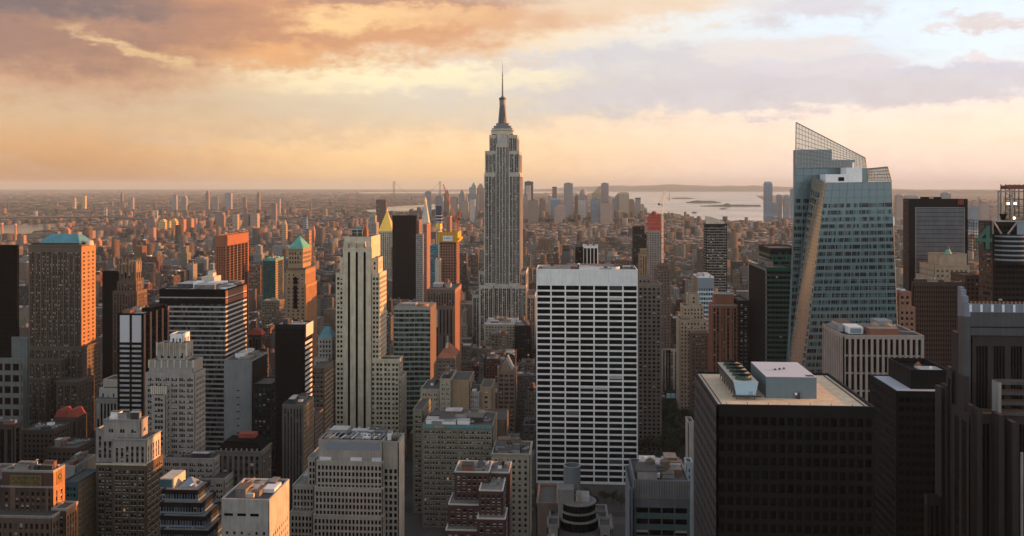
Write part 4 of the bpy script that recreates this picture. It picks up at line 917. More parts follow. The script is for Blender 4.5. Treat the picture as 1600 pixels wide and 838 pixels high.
tower('office_tower', 'brown ribbed tower below the yellow wrapped construction site', 'office tower', [
    T(667, 711, 452, 1050, xs=721, st=S(wall=BROWN, mode='vert', sp=DKBR, pitch=3.2, fill=.5, fl=4.2, top=3), stside=S(wall=SALM, sp=SALM, fill=.35), vb=620), T(667.5, 709, 478, 1046, dep=6, st=S(wall=BROWN, mode='vert', sp=DKBR, pitch=4, fill=.45, fl=30, wh=.9, top=2), rec=False)], cl=[(0, 4, 5, 1)])
tower('office_block', 'long block with a pale cream roof at the foot of the spire skyscraper', 'office block', [T(757, 806, 507, 1190, dep=62, st=S(wall=mat('soiled limestone', (.32, .28, .22)), pitch=4, fill=.5, roof=ROOFM[2], ph=.8), vb=520), T(804, 829, 509, 1180, dep=50, st=S(wall=CHAR, pitch=4, roof=ROOFM[1]), rec=True, vb=522)], cl=[(0, 6, 5, 1), (1, 5, 3, 1)])
# ------------------------------------------------------------ middle distance
def fn(b, L):
    x0, x1, y0, y1, z = L[0]; b.extra('spire', lambda m: (m.pyr(x0 - .3, x1 + .3, y0 - .3, y1 + .3, z - .3, ZA(332, x0, y0), GOLD, .1, .1), m.frust((x0 + x1) / 2, (y0 + y1) / 2, ZA(334, x0, y0), ZA(327, x0, y0), 1.4, .2, GOLD, 8)))
tower('skyscraper', 'stone tower with a shining gold pyramid spire', 'skyscraper', [T(591.5, 613, 361, 2050, xs=618, st=S(wall=LIME, mode='vert', sp=ALU, pitch=4, fill=.5, fl=5), vb=440), T(611, 624, 386, 2046, xs=629, st=S(wall=TAN, mode='vert', sp=ALU, pitch=4), rec=False), T(588, 616, 418, 2036, dep=20, st=S(wall=LIMEG), rec=False)], fn=fn)
def fn(b, L):
    x0, x1, y0, y1, z = L[0]; xm, ym = (x0 + x1) / 2, (y0 + y1) / 2
    b.extra('spire', lambda m: (m.pyr(x0 + 1, x1 - 1, y0 + 1, y1 - 1, z - .3, ZA(320, xm, ym), CREAM, .3, .3), m.frust(xm, ym, ZA(321, xm, ym), ZA(315, xm, ym), 3.6, 3.2, CREAM, 8)))
    b.extra('lantern', lambda m: m.frust(xm, ym, ZA(315, xm, ym), ZA(308, xm, ym), 3.2, .3, GOLD, 8))
tower('skyscraper', 'pale clock tower shape with steep white roof and golden lantern', 'skyscraper', [T(657, 670.5, 350, 2300, xs=673, st=S(wall=CREAM, pitch=4, fill=.4), vb=440)], fn=fn)
tower('office_tower', 'broad black slab right of the gold pyramid spire', 'office tower', [T(613, 650, 337, 1900, xs=651.5, st=S(wall=BLK, mode='grid', pitch=3, fill=.8, glass='black', blind=0, rec=.15), vb=470)])
tower('apartment_tower', 'brown sunlit slab tight against the broad black slab', 'apartment tower', [T(650.5, 655, 344, 1960, xs=659, st=S(wall=SALM), vb=440)])
tower('apartment_tower', 'grey balcony striped tower in front of the pale clock tower', 'apartment tower', [T(650, 661, 366, 1700, xs=662, st=S(wall=CONC, mode='horz', sp=LIMEG, fl=4), vb=470)])
tower('apartment_tower', 'thin salmon slab tower left of the blue glass sliver', 'apartment tower', [T(661, 667, 350, 1800, xs=673, st=S(wall=SALM, pitch=5, fill=.3), vb=460)])
tower('office_tower', 'slim navy tower with white bands behind the construction site', 'office tower', [T(681, 690, 322, 2600, xs=691, st=S(wall=mat('navy cladding', (.03, .04, .09)), mode='horz', sp=WB, fl=9, wh=.7, top=18), vb=380)])
tower('apartment_tower', 'pale slab topped by a small yellow box', 'apartment tower', [T(681, 688, 350, 2100, xs=691, st=S(wall=mat('yellow panel', (.75, .5, .08)), mode='blank'), z0='357', vb=380), T(681.5, 688, 357, 2101, xs=690, st=S(wall=CREAM), rec=False)])
tower('apartment_tower', 'thin pink tower standing beside the orange crane', 'apartment tower', [T(698, 703, 338, 2500, xs=706.5, st=S(wall=SALM), vb=380)])
tower('apartment_tower', 'pale slender tower with stepped round top behind the cream tower', 'apartment tower', [T(575, 588, 348, 2400, xs=592, st=S(wall=LIMEG, pitch=3), vb=420), T(577, 586, 337, 2405, xs=589, st=S(wall=LIMEG), rec=False)])
tower('apartment_tower', 'square grey brown slab standing alone before the river reach', 'apartment tower', [T(587.5, 603, 312, 3600, xs=605, st=S(wall=BROWN, fl=8, pitch=8), vb=350)])
# construction tower
YEL = mat('yellow safety netting', (.55, .30, .02), .8, var=.12)
def fn(b, L):
    x0, x1, y0, y1, z = L[0]; Y = y0
    def net(m):
        a, c = XA(683.5, Y - 3), XA(715, Y - 3); z0, z1 = ZA(378.5, a, Y), ZA(362.5, a, Y)
        m.box(a, c, Y - 3, Y - 2.6, z0, z1, YEL); m.box(c - .4, c, Y - 2.6, y1 + 3, z0, z1, YEL); m.box(a, a + .4, Y - 2.6, y1 + 3, z0, z1, YEL); m.box(a + .5, c - .5, Y - 2.5, y1 + 2, z0, z0 + 1, DKMETAL)
        for i in range(7): m.box(a + (c - a) * i / 6 - .15, a + (c - a) * i / 6 + .15, Y - 3.2, Y - 3.01, z0 - 1, z1 + 1, RUST)
        m.box(c + .1, c + 3, Y - 1, y1, z0 + 3, z0 + 7, YEL)
    b.extra('safety_netting', net)
    def sg(m):
        a, c = XA(692, Y - 3.3), XA(707, Y - 3.3); z0, z1 = ZA(376.6, a, Y), ZA(368.5, a, Y); m.box(a, c, Y - 3.5, Y - 3.25, z0, z1, WHITE)
        bl = mat('blue print', (.08, .16, .35), .6, var=0); h = z1 - z0; w = c - a
        m.frust(a + w * .16, Y - 3.55, z0 + h * .42, z0 + h * .62, w * .06, w * .06, bl, 10, sy=.1)
        m.box(a + w * .28, c - w * .18, Y - 3.56, Y - 3.52, z0 + h * .62, z0 + h * .7, bl); m.box(a + w * .28, c - w * .18, Y - 3.56, Y - 3.52, z0 + h * .42, z0 + h * .52, bl)
    b.extra('sign', sg)
tower('building_frame', 'bare salmon concrete frame under yellow netting and cranes', 'construction site', [T(686.5, 713, 376, 1500, xs=718, st=S(wall=SALM, mode='grid', pitch=4.6, fill=.6, fl=4.6, wh=.6, rec=1.2, glass='black', blind=0, top=2, core=DKBR), vb=460)], fn=fn)
tower('apartment_tower', 'sliver of blue green glass tower left of the bare concrete frame', 'apartment tower', [T(672, 685, 383, 1560, dep=24, st=S(wall=BLUEC, mode='grid', glass='blue', pitch=3, fill=.8, rec=.2), vb=450)])
tower('apartment_building', 'narrow cream party wall beside the bare concrete frame', 'apartment building', [T(680, 687, 405, 1480, dep=30, st=S(wall=CREAM, mode='blank'), vb=450)])
tower('office_tower', 'small tower with white vertical piers just above the gridded slab roof', 'office tower', [T(911, 934.5, 384, 1500, dep=34, st=S(wall=WHITE, mode='vert', sp=BLK, pitch=6.4, fill=.8, fl=4, glass='black', blind=0, rec=.8, edge=.8, ph=2), vb=430), T(899, 911, 386, 1504, dep=34, st=S(wall=CHAR, mode='vert', sp=BLK, glass='black', pitch=2), rec=True)], cl=[(0, 2, 3, 0)])
tower('office_tower', 'brown gridded slab close right of the white gridded slab', 'office tower', [T(996, 1034, 445, 900, dep=40, st=S(wall=mat('mauve stone', (.18, .14, .118)), mode='grid', pitch=4.1, fill=.6, fl=4.0, wh=.6, rec=.7, glass='dark', blind=.05), vb=600), T(996, 1018, 433, 915, dep=20, st=S(wall=mat('mauve stone', (.18, .14, .118)), pitch=4), rec=False)])
tower('office_tower', 'short brown masonry tower behind the brown gridded slab', 'office tower', [T(1026, 1048, 420, 1150, dep=34, st=S(wall=BROWN, pitch=4, fill=.4, cornice=.7), vb=480), T(1029, 1045, 413, 1158, dep=20, st=S(wall=BROWN), rec=False)])
tower('office_tower', 'dark charcoal tower left of the red topped tower', 'office tower', [T(990, 1007, 354, 2000, dep=40, st=S(wall=CHAR, mode='vert', sp=BLK, pitch=4), vb=440), T(1004, 1010, 366, 2005, dep=30, st=S(wall=CHAR), rec=False)])
tower('apartment_tower', 'pale slim tower with rounded shoulders below the charcoal tower', 'apartment tower', [T(999, 1012, 398, 1650, dep=26, st=S(wall=TAN, mode='vert', sp=BROWN, pitch=4), vb=430), T(1001, 1010, 389, 1656, dep=16, st=S(wall=TAN), rec=False)])
def fn(b, L):
    x0, x1, y0, y1, z = L[0]; xm, ym = (x0 + x1) / 2, (y0 + y1) / 2; RED = mat('red scaffold netting', (.46, .09, .06))
    def up(m):
        for py0, py1, k in ((361, 356, 1.12), (356, 350, 1.3), (350, 345, 1.12), (345, 340, 1.25), (340, 336, .95)):
            hw = (x1 - x0) / 2 * k; m.box(xm - hw, xm + hw, ym - 10 * k, ym + 10 * k, ZA(py0, xm, ym) + .4, ZA(py1, xm, ym), RED); m.box(xm - hw - .8, xm + hw + .8, ym - 10 * k - .8, ym + 10 * k + .8, ZA(py1, xm, ym), ZA(py1, xm, ym) + .5, DKBR)
    b.extra('red_netting', up); b.extra('dome', lambda m: m.frust(xm, ym, ZA(336, xm, ym), ZA(330.5, xm, ym), 6.5, 3.6, mat('dark red sheet', (.22, .04, .035)), 12))
tower('apartment_tower', 'half built tower wrapped in red netting at the top', 'apartment tower', [T(1014.5, 1031.5, 361, 1700, dep=24, st=S(wall=CONC, mode='horz', sp=CONC, fl=4.2, wh=.6, rec=1, glass='black', blind=0), vb=430)], fn=fn)
def fn(b, L):
    x0, x1, y0, y1, z = L[0]
    def cr(m):
        P = [(x0, z), (XA(1126, y0), z)]; zt = ZA(338, x0, y0); pts = [(x0, z - 1), (x1 - 4, z - 1), (x1 - 4, ZA(347, x1, y0)), (XA(1120, y0), ZA(342, x1, y0)), (XA(1110, y0), ZA(339, x1, y0)), (x0, zt)]
        m.quad([(x, y0 + 1, q) for x, q in pts], CREAM); m.quad([(x, y0 + 6, q) for x, q in reversed(pts)], CREAM)
        for i in range(len(pts)): a, c = pts[i], pts[(i + 1) % len(pts)]; m.quad([(a[0], y0 + 6, a[1]), (c[0], y0 + 6, c[1]), (c[0], y0 + 1, c[1]), (a[0], y0 + 1, a[1])], TAN)
    b.extra('curved_crown', cr)
tower('apartment_tower', 'dark banded tower with a curved cream crown', 'apartment tower', [T(1103, 1136, 350, 1500, xs=1099.5, st=S(wall=CHAR, mode='grid', sp=CONC, fl=4.3, wh=.7, pitch=3, fill=.8, glass='mid', blind=.12, rec=.5), vb=450)], fn=fn)
tower('office_tower', 'pale blue glass block with white bands, right of the stepped tan tower', 'office tower', [T(1090, 1115.5, 433, 1150, xs=1083, st=S(wall=MOUNT, mode='horz', sp=mat('sky blue band', (.45, .6, .66)), fl=5.6, wh=.6, top=12, glass='teal', rec=.4, pwall=WHITE), stside=S(wall=TAN, mode='blank'), vb=520)], cl=[(0, 3, 2, 0)])
tn = S(wall=mat('sandy stone', (.36, .30, .22)), pitch=3.6, fill=.45, fl=4.2, blind=.2)
tower('office_tower', 'stepped sandy masonry tower with narrow top block', 'office tower', [T(1075, 1093, 460, 1040, dep=18, st=S(tn, pitch=9, fill=.2)), T(1067, 1100, 478, 1032, dep=26, st=tn, rec=False), T(1062, 1105, 500, 1024, dep=34, st=tn, rec=True), T(1080, 1107, 520, 1005, dep=34, st=S(tn, wall=BROWN), rec=False)], cl=[(2, 3, 3, 1)])
def fn(b, L):
    x0, x1, y0, y1, z = L[0]; RB = mat('brick red panel', (.25, .10, .06))
    b.extra('crown', lambda m: (m.box(x0 + 3, x1 - 3, y0 + 4, y1 - 4, z - 1, z + 9, RB), m.box(x0 + 2.6, x1 - 2.6, y0 + 3.6, y1 - 3.6, z + 9, z + 9.6, LIMEG), m.box(x0 - .5, x1 + .5, y0 - .5, y0 - .2, z - 1.2, z + .1, LIMEG)))
    for t in (.0, .3, .5, .7, .93): b.part('pier', True).box(x0 + (x1 - x0) * t, x0 + (x1 - x0) * (t + .07), y0 - .9, y0, 0, z - 1.2, RB)
tower('office_tower', 'red brown ribbed tower with a brick crown behind the black tan-roofed block', 'office tower', [T(1112, 1153, 476, 880, xs=1107, st=S(wall=mat('brick red panel', (.25, .10, .06)), mode='vert', sp=DKBR, pitch=3.1, fill=.6, fl=4, blind=.1), vb=620)], fn=fn, cl=[(0, 2, 7, 0)])
tower('office_tower', 'dark green glass tower stepping down on its left', 'office tower', [T(1197, 1237, 418, 820, xs=1169, st=S(wall=G_GREEN, mode='horz', sp=mat('bottle green band', (.012, .055, .048), .5), pm=CHAR, fl=4.4, glass='black', blind=.02), stside=S(mode='vert', wall=CONC, sp=CHAR, pitch=3), vb=700),
    T(1203, 1250, 388, 850, dep=50, st=S(wall=CHAR, mode='horz', sp=mat('bottle green band', (.012, .055, .048), .5), glass='green', fl=4.4, blind=0), rec=False), T(1154, 1170, 470, 870, dep=40, st=S(wall=CHAR), rec=True)], cl=[(0, 5, 9, 0)])
tower('office_block', 'pale stone block with twin water tanks facing the dark park', 'office block', [T(1022, 1066, 545, 1150, dep=30, st=S(wall=mat('pinkish stone', (.40, .34, .29)), mode='vert', sp=BROWN, pitch=4.4, fill=.45, fl=4.6), vb=640), T(1030, 1052, 530, 1160, dep=18, st=S(wall=BROWN), rec=False), T(1060, 1072, 590, 1146, dep=30, st=S(wall=LIMEG), rec=False)], fn=lambda b, L: [b.tank(L[1][0] + 5 + i * 8, L[1][2] + 8, L[1][4] - 1, 3, i) for i in (0, 1)])
tower('office_block', 'low columned stone block left of the pale block with water tanks', 'office block', [T(998, 1027, 590, 1120, dep=30, st=S(wall=LIMEG, mode='vert', pitch=4, fill=.4, fl=8, sp=LIMEG), vb=640)], cl=[(0, 5, 3, 0)])
def fn(b, L):
    x0, x1, y0, y1, z = L[0]
    for i in range(3): b.extra('skylight', lambda m, i=i: m.box(XA(1042 + i * 7.2, y0) , XA(1048 + i * 7.2, y0), y0 + 2, y0 + 4, z, z + 5, mat('teal skylight', (.35, .7, .7), .3, var=0)))
    b.extra('penthouse', lambda m: m.box(XA(1040, y0), XA(1070, y0), y0 + 4.2, y0 + 18, z - 1, z + 6, CHAR))
tower('office_block', 'low dark block with three glowing teal skylights beyond the park', 'office block', [T(1025, 1076, 623, 1085, dep=24, st=S(wall=DKBR, pitch=6, fill=.4, fl=6), vb=650)], fn=fn, cl=[(0, 4, 5, 0)])
# ------------------------------------------------------------ right side
# faceted glass tower
def lerp(a, b, t): return tuple(a[i] + (b[i] - a[i]) * t for i in range(3))
def patch(b, P, nb, nf, per=3, skin=None, winmat=None, wh=(.22, .78), mull=None, blanktop=0, fillw=.86, name='window', off=.12, bars=True, sheet=True, grid=(0, 0), rb=.09):
    P00, P10, P11, P01 = P; pt = lambda u, v: lerp(lerp(P00, P10, u), lerp(P01, P11, u), v)
    nrm = (Vector(P10) - Vector(P00)).cross(Vector(P01) - Vector(P00)).normalized()
    q = lambda u, v, o: tuple(Vector(pt(u, v)) + nrm * o)
    if sheet: b.part('wall').quad([P00, P10, P11, P01], skin)
    M = b.part('mullions')
    if bars:
        gu, gv = grid
        for i in range(gu + 1): M.bar(q(i / gu, 0, off), q(i / gu, 1, off), rb, mull)
        for j in range(gv + 1): M.bar(q(0, j / gv, off), q(1, j / gv, off), rb, mull)
    R = []
    for j in range(nf):
        v0, v1 = (j + wh[0]) / nf * (1 - blanktop), (j + wh[1]) / nf * (1 - blanktop)
        for i in range(nb):
            for k in range(per):
                u0 = (i + (1 - fillw) / 2 + fillw * (k + .06) / per) / nb; u1 = (i + (1 - fillw) / 2 + fillw * (k + .94) / per) / nb
                R.append([q(u0, v0, .06), q(u1, v0, .06), q(u1, v1, .06), q(u0, v1, .06)])
    return R
def bofa():
    b = B('skyscraper', 'faceted pale teal glass skyscraper with slanted see-through screens', 'skyscraper')
    W = lambda px, py, Y: (XA(px, Y), Y, ZA(py, XA(px, Y), Y))
    SK = glass('teal curtain wall', (.105, .165, .185), .16, .15, .15); SK_REFL = glass('curtain wall with sky reflection tint', (.40, .30, .20), .16, .55, .4); MU = mat('mullion', (.15, .19, .20), .6, .1, .05)  # slanted facet glass: warm sky reflection put into its colour
    SC_ = bpy.data.materials.new('clear glass screen'); SC_.use_nodes = True; t = NT(SC_.node_tree); p = t.n['Principled BSDF']; tr = t.new('ShaderNodeBsdfTransparent'); mx = t.new('ShaderNodeMixShader'); tr.inputs[0].default_value = (.93, .96, .95, 1)
    p.inputs['Base Color'].default_value = (.3, .36, .36, 1); p.inputs['Roughness'].default_value = .1; mx.inputs[0].default_value = .42; t.l.new(tr.outputs[0], mx.inputs[1]); t.l.new(p.outputs[0], mx.inputs[2]); t.l.new(mx.outputs[0], t.n['Material Output'].inputs[0])
    bot = 640; YF, YB = 690, 712
    # front mass
    f00, f10, f11, f01 = W(1250, bot, YF), W(1407.5, bot, YF), W(1393, 284, YF + 4), W(1290, 286, YF + 4)
    c00, c01 = W(1224, bot, YB + 6), W(1270, 276, YB + 8)
    wn = patch(b, (f00, f10, f11, f01), 9, 30, 4, SK, mull=MU, blanktop=.085, wh=(.16, .74), fillw=.9, grid=(9, 30))
    wf = patch(b, (c00, f00, f01, c01), 3, 30, 3, SK_REFL, mull=MU, blanktop=.05, wh=(.15, .8), grid=(6, 60), rb=.2)
    # left mass front
    l00, l01, l11, l10 = W(1231, bot, YB + 10), W(1243, 263, YB + 12), W(1356, 263, YB + 16), W(1356, bot, YB + 16)
    wl = patch(b, (l00, l10, l11, l01), 9, 31, 4, SK, mull=MU, blanktop=.12, wh=(.16, .74), fillw=.9, grid=(9, 33))
    # left side
    s00, s01 = W(1226, bot, YB + 32), W(1244, 263, YB + 32)
    wsd = patch(b, (s00, l00, l01, s01), 3, 30, 3, SK, mull=MU, grid=(6, 30))
    d = YB + 34
    for A in ((f10, (f10[0], d, f10[2]), (f11[0], d, f11[2]), f11),): patch(b, A, 5, 30, 3, SK, mull=MU, grid=(5, 30))
    b.part('wall').quad([(f10[0], d, 0), (s00[0], d, 0), (s01[0], d, s01[2]), (f11[0], d, f11[2])], CHAR)
    b.part('roof').quad([f01, f11, (f11[0], YB + 29, f11[2]), (c01[0], YB + 29, c01[2])], ROOFM[2])
    b.part('roof').quad([l01, l11, (l11[0], d, l11[2]), s01], ROOFM[1])
    for A in ((f00, f10), (c00, f00), (l00, l10), (s00, l00)):
        a, c = A; b.part('wall').quad([(a[0], a[1], 0), (c[0], c[1], 0), c, a], SK)
    # screens
    def screen(A, gu, gv):
        m = b.part('glass_screen', True); m.quad(A, SC_); P00, P10, P11, P01 = A; fr = b.part('screen_frame', True); pt = lambda u, v: lerp(lerp(P00, P10, u), lerp(P01, P11, u), v)
        for i in range(gu + 1): fr.bar(pt(i / gu, 0), pt(i / gu, 1), .15, MU)
        for j in range(gv + 1): fr.bar(pt(0, j / gv), pt(1, j / gv), .16 if j < gv else .4, MU)
        fr.bar(P00, P01, .4, MU); fr.bar(P10, P11, .4, MU)
    screen((l01, W(1354, 262, YB + 13), W(1352, 247, YB + 13), W(1244, 191.5, YB + 12)), 22, 9)
    screen((W(1355, 283, YB + 22), W(1393, 283, YB + 16), W(1387, 261, YB + 16), W(1356, 264, YB + 22)), 9, 4)
    screen((W(1340, 283, YB + 33), W(1393.5, 283, YB + 33), W(1388, 262.5, YB + 33), W(1345, 266, YB + 33)), 10, 4)
    # stepped core behind the left screen
    x = lambda px: XA(px, YB + 20)
    SKC = mat('teal core panel', (.17, .25, .30), .6, var=.12)
    def core(m):
        for a, c, py in ((1246, 1300, 234), (1300, 1336, 250), (1336, 1352, 268)): m.box(x(a), x(c) - .05, YB + 20, d - .3, 100, ZA(py, x(a), YB + 20), SKC)
        for py in (262, 271): m.box(x(1276), x(1318), YB + 19.6, YB + 19.9, ZA(py + 4, x(1276), YB + 20), ZA(py, x(1276), YB + 20), CHAR)
    b.extra('core', core)
    def pent(m, a, c, py0, py1, Yp=706): m.box(XA(a, Yp), XA(c, Yp), Yp, Yp + 16, ZA(py0, XA(a, Yp), Yp), ZA(py1, XA(a, Yp), Yp), WHITE)
    b.extra('roof_plant', lambda m: pent(m, 1290, 1323, 287, 272.5)); b.extra('roof_plant', lambda m: pent(m, 1323, 1347, 287, 262, 708)); b.extra('louvre', lambda m: m.box(XA(1310, 705.8), XA(1319, 705.8), 705.7, 705.95, ZA(283, XA(1310, 705), 705), ZA(277, XA(1310, 705), 705), G_BLK))
    b.extra('vent_stack', lambda m: m.frust(XA(1333, 714), 714, ZA(263, XA(1333, 714), 714), ZA(254, XA(1333, 714), 714), .8, .8, WHITE, 8))
    # glazing: the largest as windows of their own, the rest as one
    xs = [p[0] for p in (f10, c00, s00)]; root = empty(b.kind, ((min(xs) + max(xs)) / 2, (YF + d) / 2, 0)); tag(root, b.label, b.cat)
    b.build_parts(root)
    allw = wn + wf + wl + wsd; order = sorted(range(len(wn)), key=lambda i: -wn[i][2][2]); pick = set(order[:100]); R = MB()
    LITW = mat('office ceiling light', (.5, .5, .4), .5, var=0, emit=(1, .85, .6, .25))
    for i, wq in enumerate(allw):
        g = RND.choices([G_DARK, G_TEAL, G_MID, LITW], [6, 5, 1.2, .0])[0]
        if i in pick:
            m = MB(); m.quad(wq, g); m.build('window', root)
        else: R.quad(wq, g)
    o = R.build('windows', root); o['kind'] = 'stuff'
    HEROES.append((1228, 1407, 200, 690, 700, c00[0], f10[0], 680, d))
bofa()
# black tower with tan roof
WB2 = S(wall=mat('black steel frame', (.0085, .0085, .009), .6, spec=.15), mode='punch', pitch=2.9, fill=.68, fl=4.6, wh=.62, rec=.5, glass='black', blind=0, top=2.5, ph=1.0, pwall=CHAR, roof=mat('tan gravel roof', (.62, .49, .34), .95, var=.2, scale=.25, streak=False), edge=.5)
def fn(b, L):
    x0, x1, y0, y1, z = L[0]; z -= .75; w = x1 - x0; d = y1 - y0; Yp = y0 + 14
    b.extra('penthouse', lambda m: (m.box(XA(1197, Yp), XA(1276, Yp), Yp, Yp + 28, z, z + 7.6, mat('slate blue panel', (.13, .18, .21), .6, var=.06)), m.box(XA(1197, Yp), XA(1276, Yp), Yp, Yp + 28, z + 7.61, z + 7.7, mat('pale grey membrane', (.5, .52, .56), .8, var=.06)), m.box(XA(1262, Yp), XA(1274, Yp), Yp + 1, Yp + 4, z + 7.72, z + 7.76, DKMETAL)))
    b.extra('door', lambda m: (m.box(XA(1244, Yp), XA(1249, Yp), Yp - 1.1, Yp - .02, z, z + 2.2, DKMETAL)), 'penthouse'); b.extra('vent_stack', lambda m: m.frust(XA(1243, Yp), Yp - .8, z + 1.4, z + 2.2, .4, .5, WHITE, 10))
    for i in range(3): b.extra('roof_vent', lambda m, i=i: m.frust(XA(1215 + i * 8, Yp + 8), Yp + 12 + i, z + 7.7, z + 8.3, .5, .4, DKMETAL, 8))
    Yc = y0 + 11; xa, xb = XA(1146, Yc), XA(1185, Yc); ln = 36
    BLU = mat('sky blue panel', (.36, .52, .62), .5, var=.05); TOPM = mat('cream deck', (.45, .42, .36), .8)
    def ct(m):
        k = 1.0; z0, z1 = z + 1.6, z + 6.3
        m.v += [(xa + k, Yc, z0), (xb - k, Yc, z0), (xb, Yc, z1), (xa, Yc, z1), (xa + k, Yc + ln, z0), (xb - k, Yc + ln, z0), (xb, Yc + ln, z1), (xa, Yc + ln, z1)]
        for f, mt in (((0, 1, 2, 3), BLU), ((1, 5, 6, 2), DKMETAL), ((5, 4, 7, 6), BLU), ((4, 0, 3, 7), DKMETAL), ((3, 2, 6, 7), TOPM), ((4, 5, 1, 0), DKMETAL)): m.f.append(f); m.mi.append(m.slot(mt))
    b.extra('cooling_tower', ct)
    for i in range(5): b.extra('fan', lambda m, i=i: (m.frust((xa + xb) / 2, Yc + 5 + i * 6.4, z + 6.3, z + 7.9, 2.9, 2.7, mat('dark green fan shroud', (.03, .06, .05), .6), 18, False), m.frust((xa + xb) / 2, Yc + 5 + i * 6.4, z + 7.2, z + 7.3, 2.7, 2.7, BLK, 18), m.box((xa + xb) / 2 - 2.9, (xa + xb) / 2 + 2.9, Yc + 4.7 + i * 6.4, Yc + 5.3 + i * 6.4, z + 7.9, z + 8.15, CHAR)), 'cooling_tower')
    b.extra('stand', lambda m: [m.box(xx, xx + .3, Yc + .5 + i * 5, Yc + .8 + i * 5, z - .1, z + 1.6, DKMETAL) for xx in (xa + 1, xb - 1.3) for i in range(8)] + [m.box(xa - .4, xb + .8, Yc - 1, Yc - .2, z + 1.1, z + 1.5, DKMETAL)])
    b.extra('ladder', lambda m: [m.bar((xb - 3 + q, Yc - .15, z + 1.6), (xb - 3 + q, Yc - .15, z + 3), .06, DKMETAL) for q in (0, .7)])
    b.part('roof_track').box(x0 + 2.2, x0 + 2.5, y0 + 1.5, y1 - 2, z + .06, z + .2, DKBR); b.part('roof_track').box(x1 - 2.6, x1 - 2.2, y0 + 1.5, y1 - 2, z + .06, z + .2, DKBR)
    for i in range(7): b.extra('roof_post', lambda m, i=i: m.box(x0 + 4 + i * w / 7.5, x0 + 4.15 + i * w / 7.5, y0 + 3, y0 + 3.15, z, z + .9, DKMETAL))
tower('office_tower', 'black tower with a flat tan gravel roof and five-fan cooler', 'office tower', [T(1119, 1367, 634, 320, xs=1084.5, st=WB2, stside=S(wall=mat('grey steel frame', (.05, .05, .055), .5), pitch=3.6, fill=.6, fl=4.3, rec=.9))], fn=fn)
# light pier block
MAU = mat('mauve limestone', (.30, .25, .225))
def fn(b, L):
    x0, x1, y0, y1, z = L[0]; w = x1 - x0
    b.extra('air_handler', lambda m: (m.box(x0 + 6, x0 + 15, y0 + 8, y0 + 22, z - .5, z + 4, WHITE), m.box(x0 + 7, x0 + 14, y0 + 7.8, y0 + 8, z, z + 3, MOUNT))); b.extra('air_handler', lambda m: m.box(x0 + 1.5, x0 + 5, y0 + 16, y0 + 34, z - .5, z + 3.5, METAL))
    for px in (1366, 1386): b.extra('water_tank', lambda m, px=px: (m.frust(XA(px, 615), 615, z - 1, z + 4.2, 3.2, 3.2, BROWN, 16), m.frust(XA(px, 615), 615, z + 4.2, z + 6.2, 3.4, .2, TAN, 16)))
    b.extra('bulkhead', lambda m: m.box(XA(1372, 620), XA(1396, 620), 622, 636, z - 1, z + 6, MOUNT)); b.extra('pipe_run', lambda m: m.bar((XA(1398, 612), 612, z + 1), (XA(1432, 606), 606, z + 1), .4, METAL))
tower('office_tower', 'pale block of tall paired piers with tanks on its roof', 'office tower', [T(1317, 1444, 524, 600, xs=1285, st=S(wall=MAU, mode='vert', pitch=3.6, fill=.56, fl=11.3, wh=.9, rec=1.1, sp=MAU, glass='black', blind=0, top=.8, ph=1.4), stside=S(pitch=4.2, fill=.45))], fn=fn, cl=[(0, 7, 3, 0)])
# dark tower with pale roof and black penthouse
def fn(b, L):
    x0, x1, y0, y1, z = L[0]; Yp = y0 + 7
    def ph(m):
        a, c = XA(1423, Yp), XA(1484, Yp); m.box(a, c, Yp, Yp + .5, z - 1, z + 8.5, CHAR); m.box(a, a + .5, Yp + .5, Yp + 30, z - 1, z + 8.5, CHAR); m.box(c - .5, c, Yp + .5, Yp + 30, z - 1, z + 8.5, CHAR); m.box(a, c, Yp + 29.5, Yp + 30, z - 1, z + 8.5, CHAR); m.box(a + .5, c - .5, Yp + .5, Yp + 29.4, z - 1, z + 6.5, BLK)
        m.box(a + 7, c - .6, Yp + 4, Yp + 15, z + 6.6, z + 7.4, ROOFM[2]); m.frust(c - 7, Yp + 20, z + 6.5, z + 8.5, 2, .3, ORR, 8); m.frust(a + 12, Yp + 8, z + 7.4, z + 8.6, .7, .5, WHITE, 10)
    b.extra('penthouse', ph)
tower('office_tower', 'near black tower with pale roof and black walled penthouse', 'office tower', [T(1400, 1500, 612, 430, xs=1359, st=S(wall=CHAR, mode='grid', pitch=3, fill=.8, fl=4.2, glass='black', blind=.0, rec=.2, roof=mat('pale grey membrane', (.5, .52, .56), .8, var=.06), ph=.6))], fn=fn)
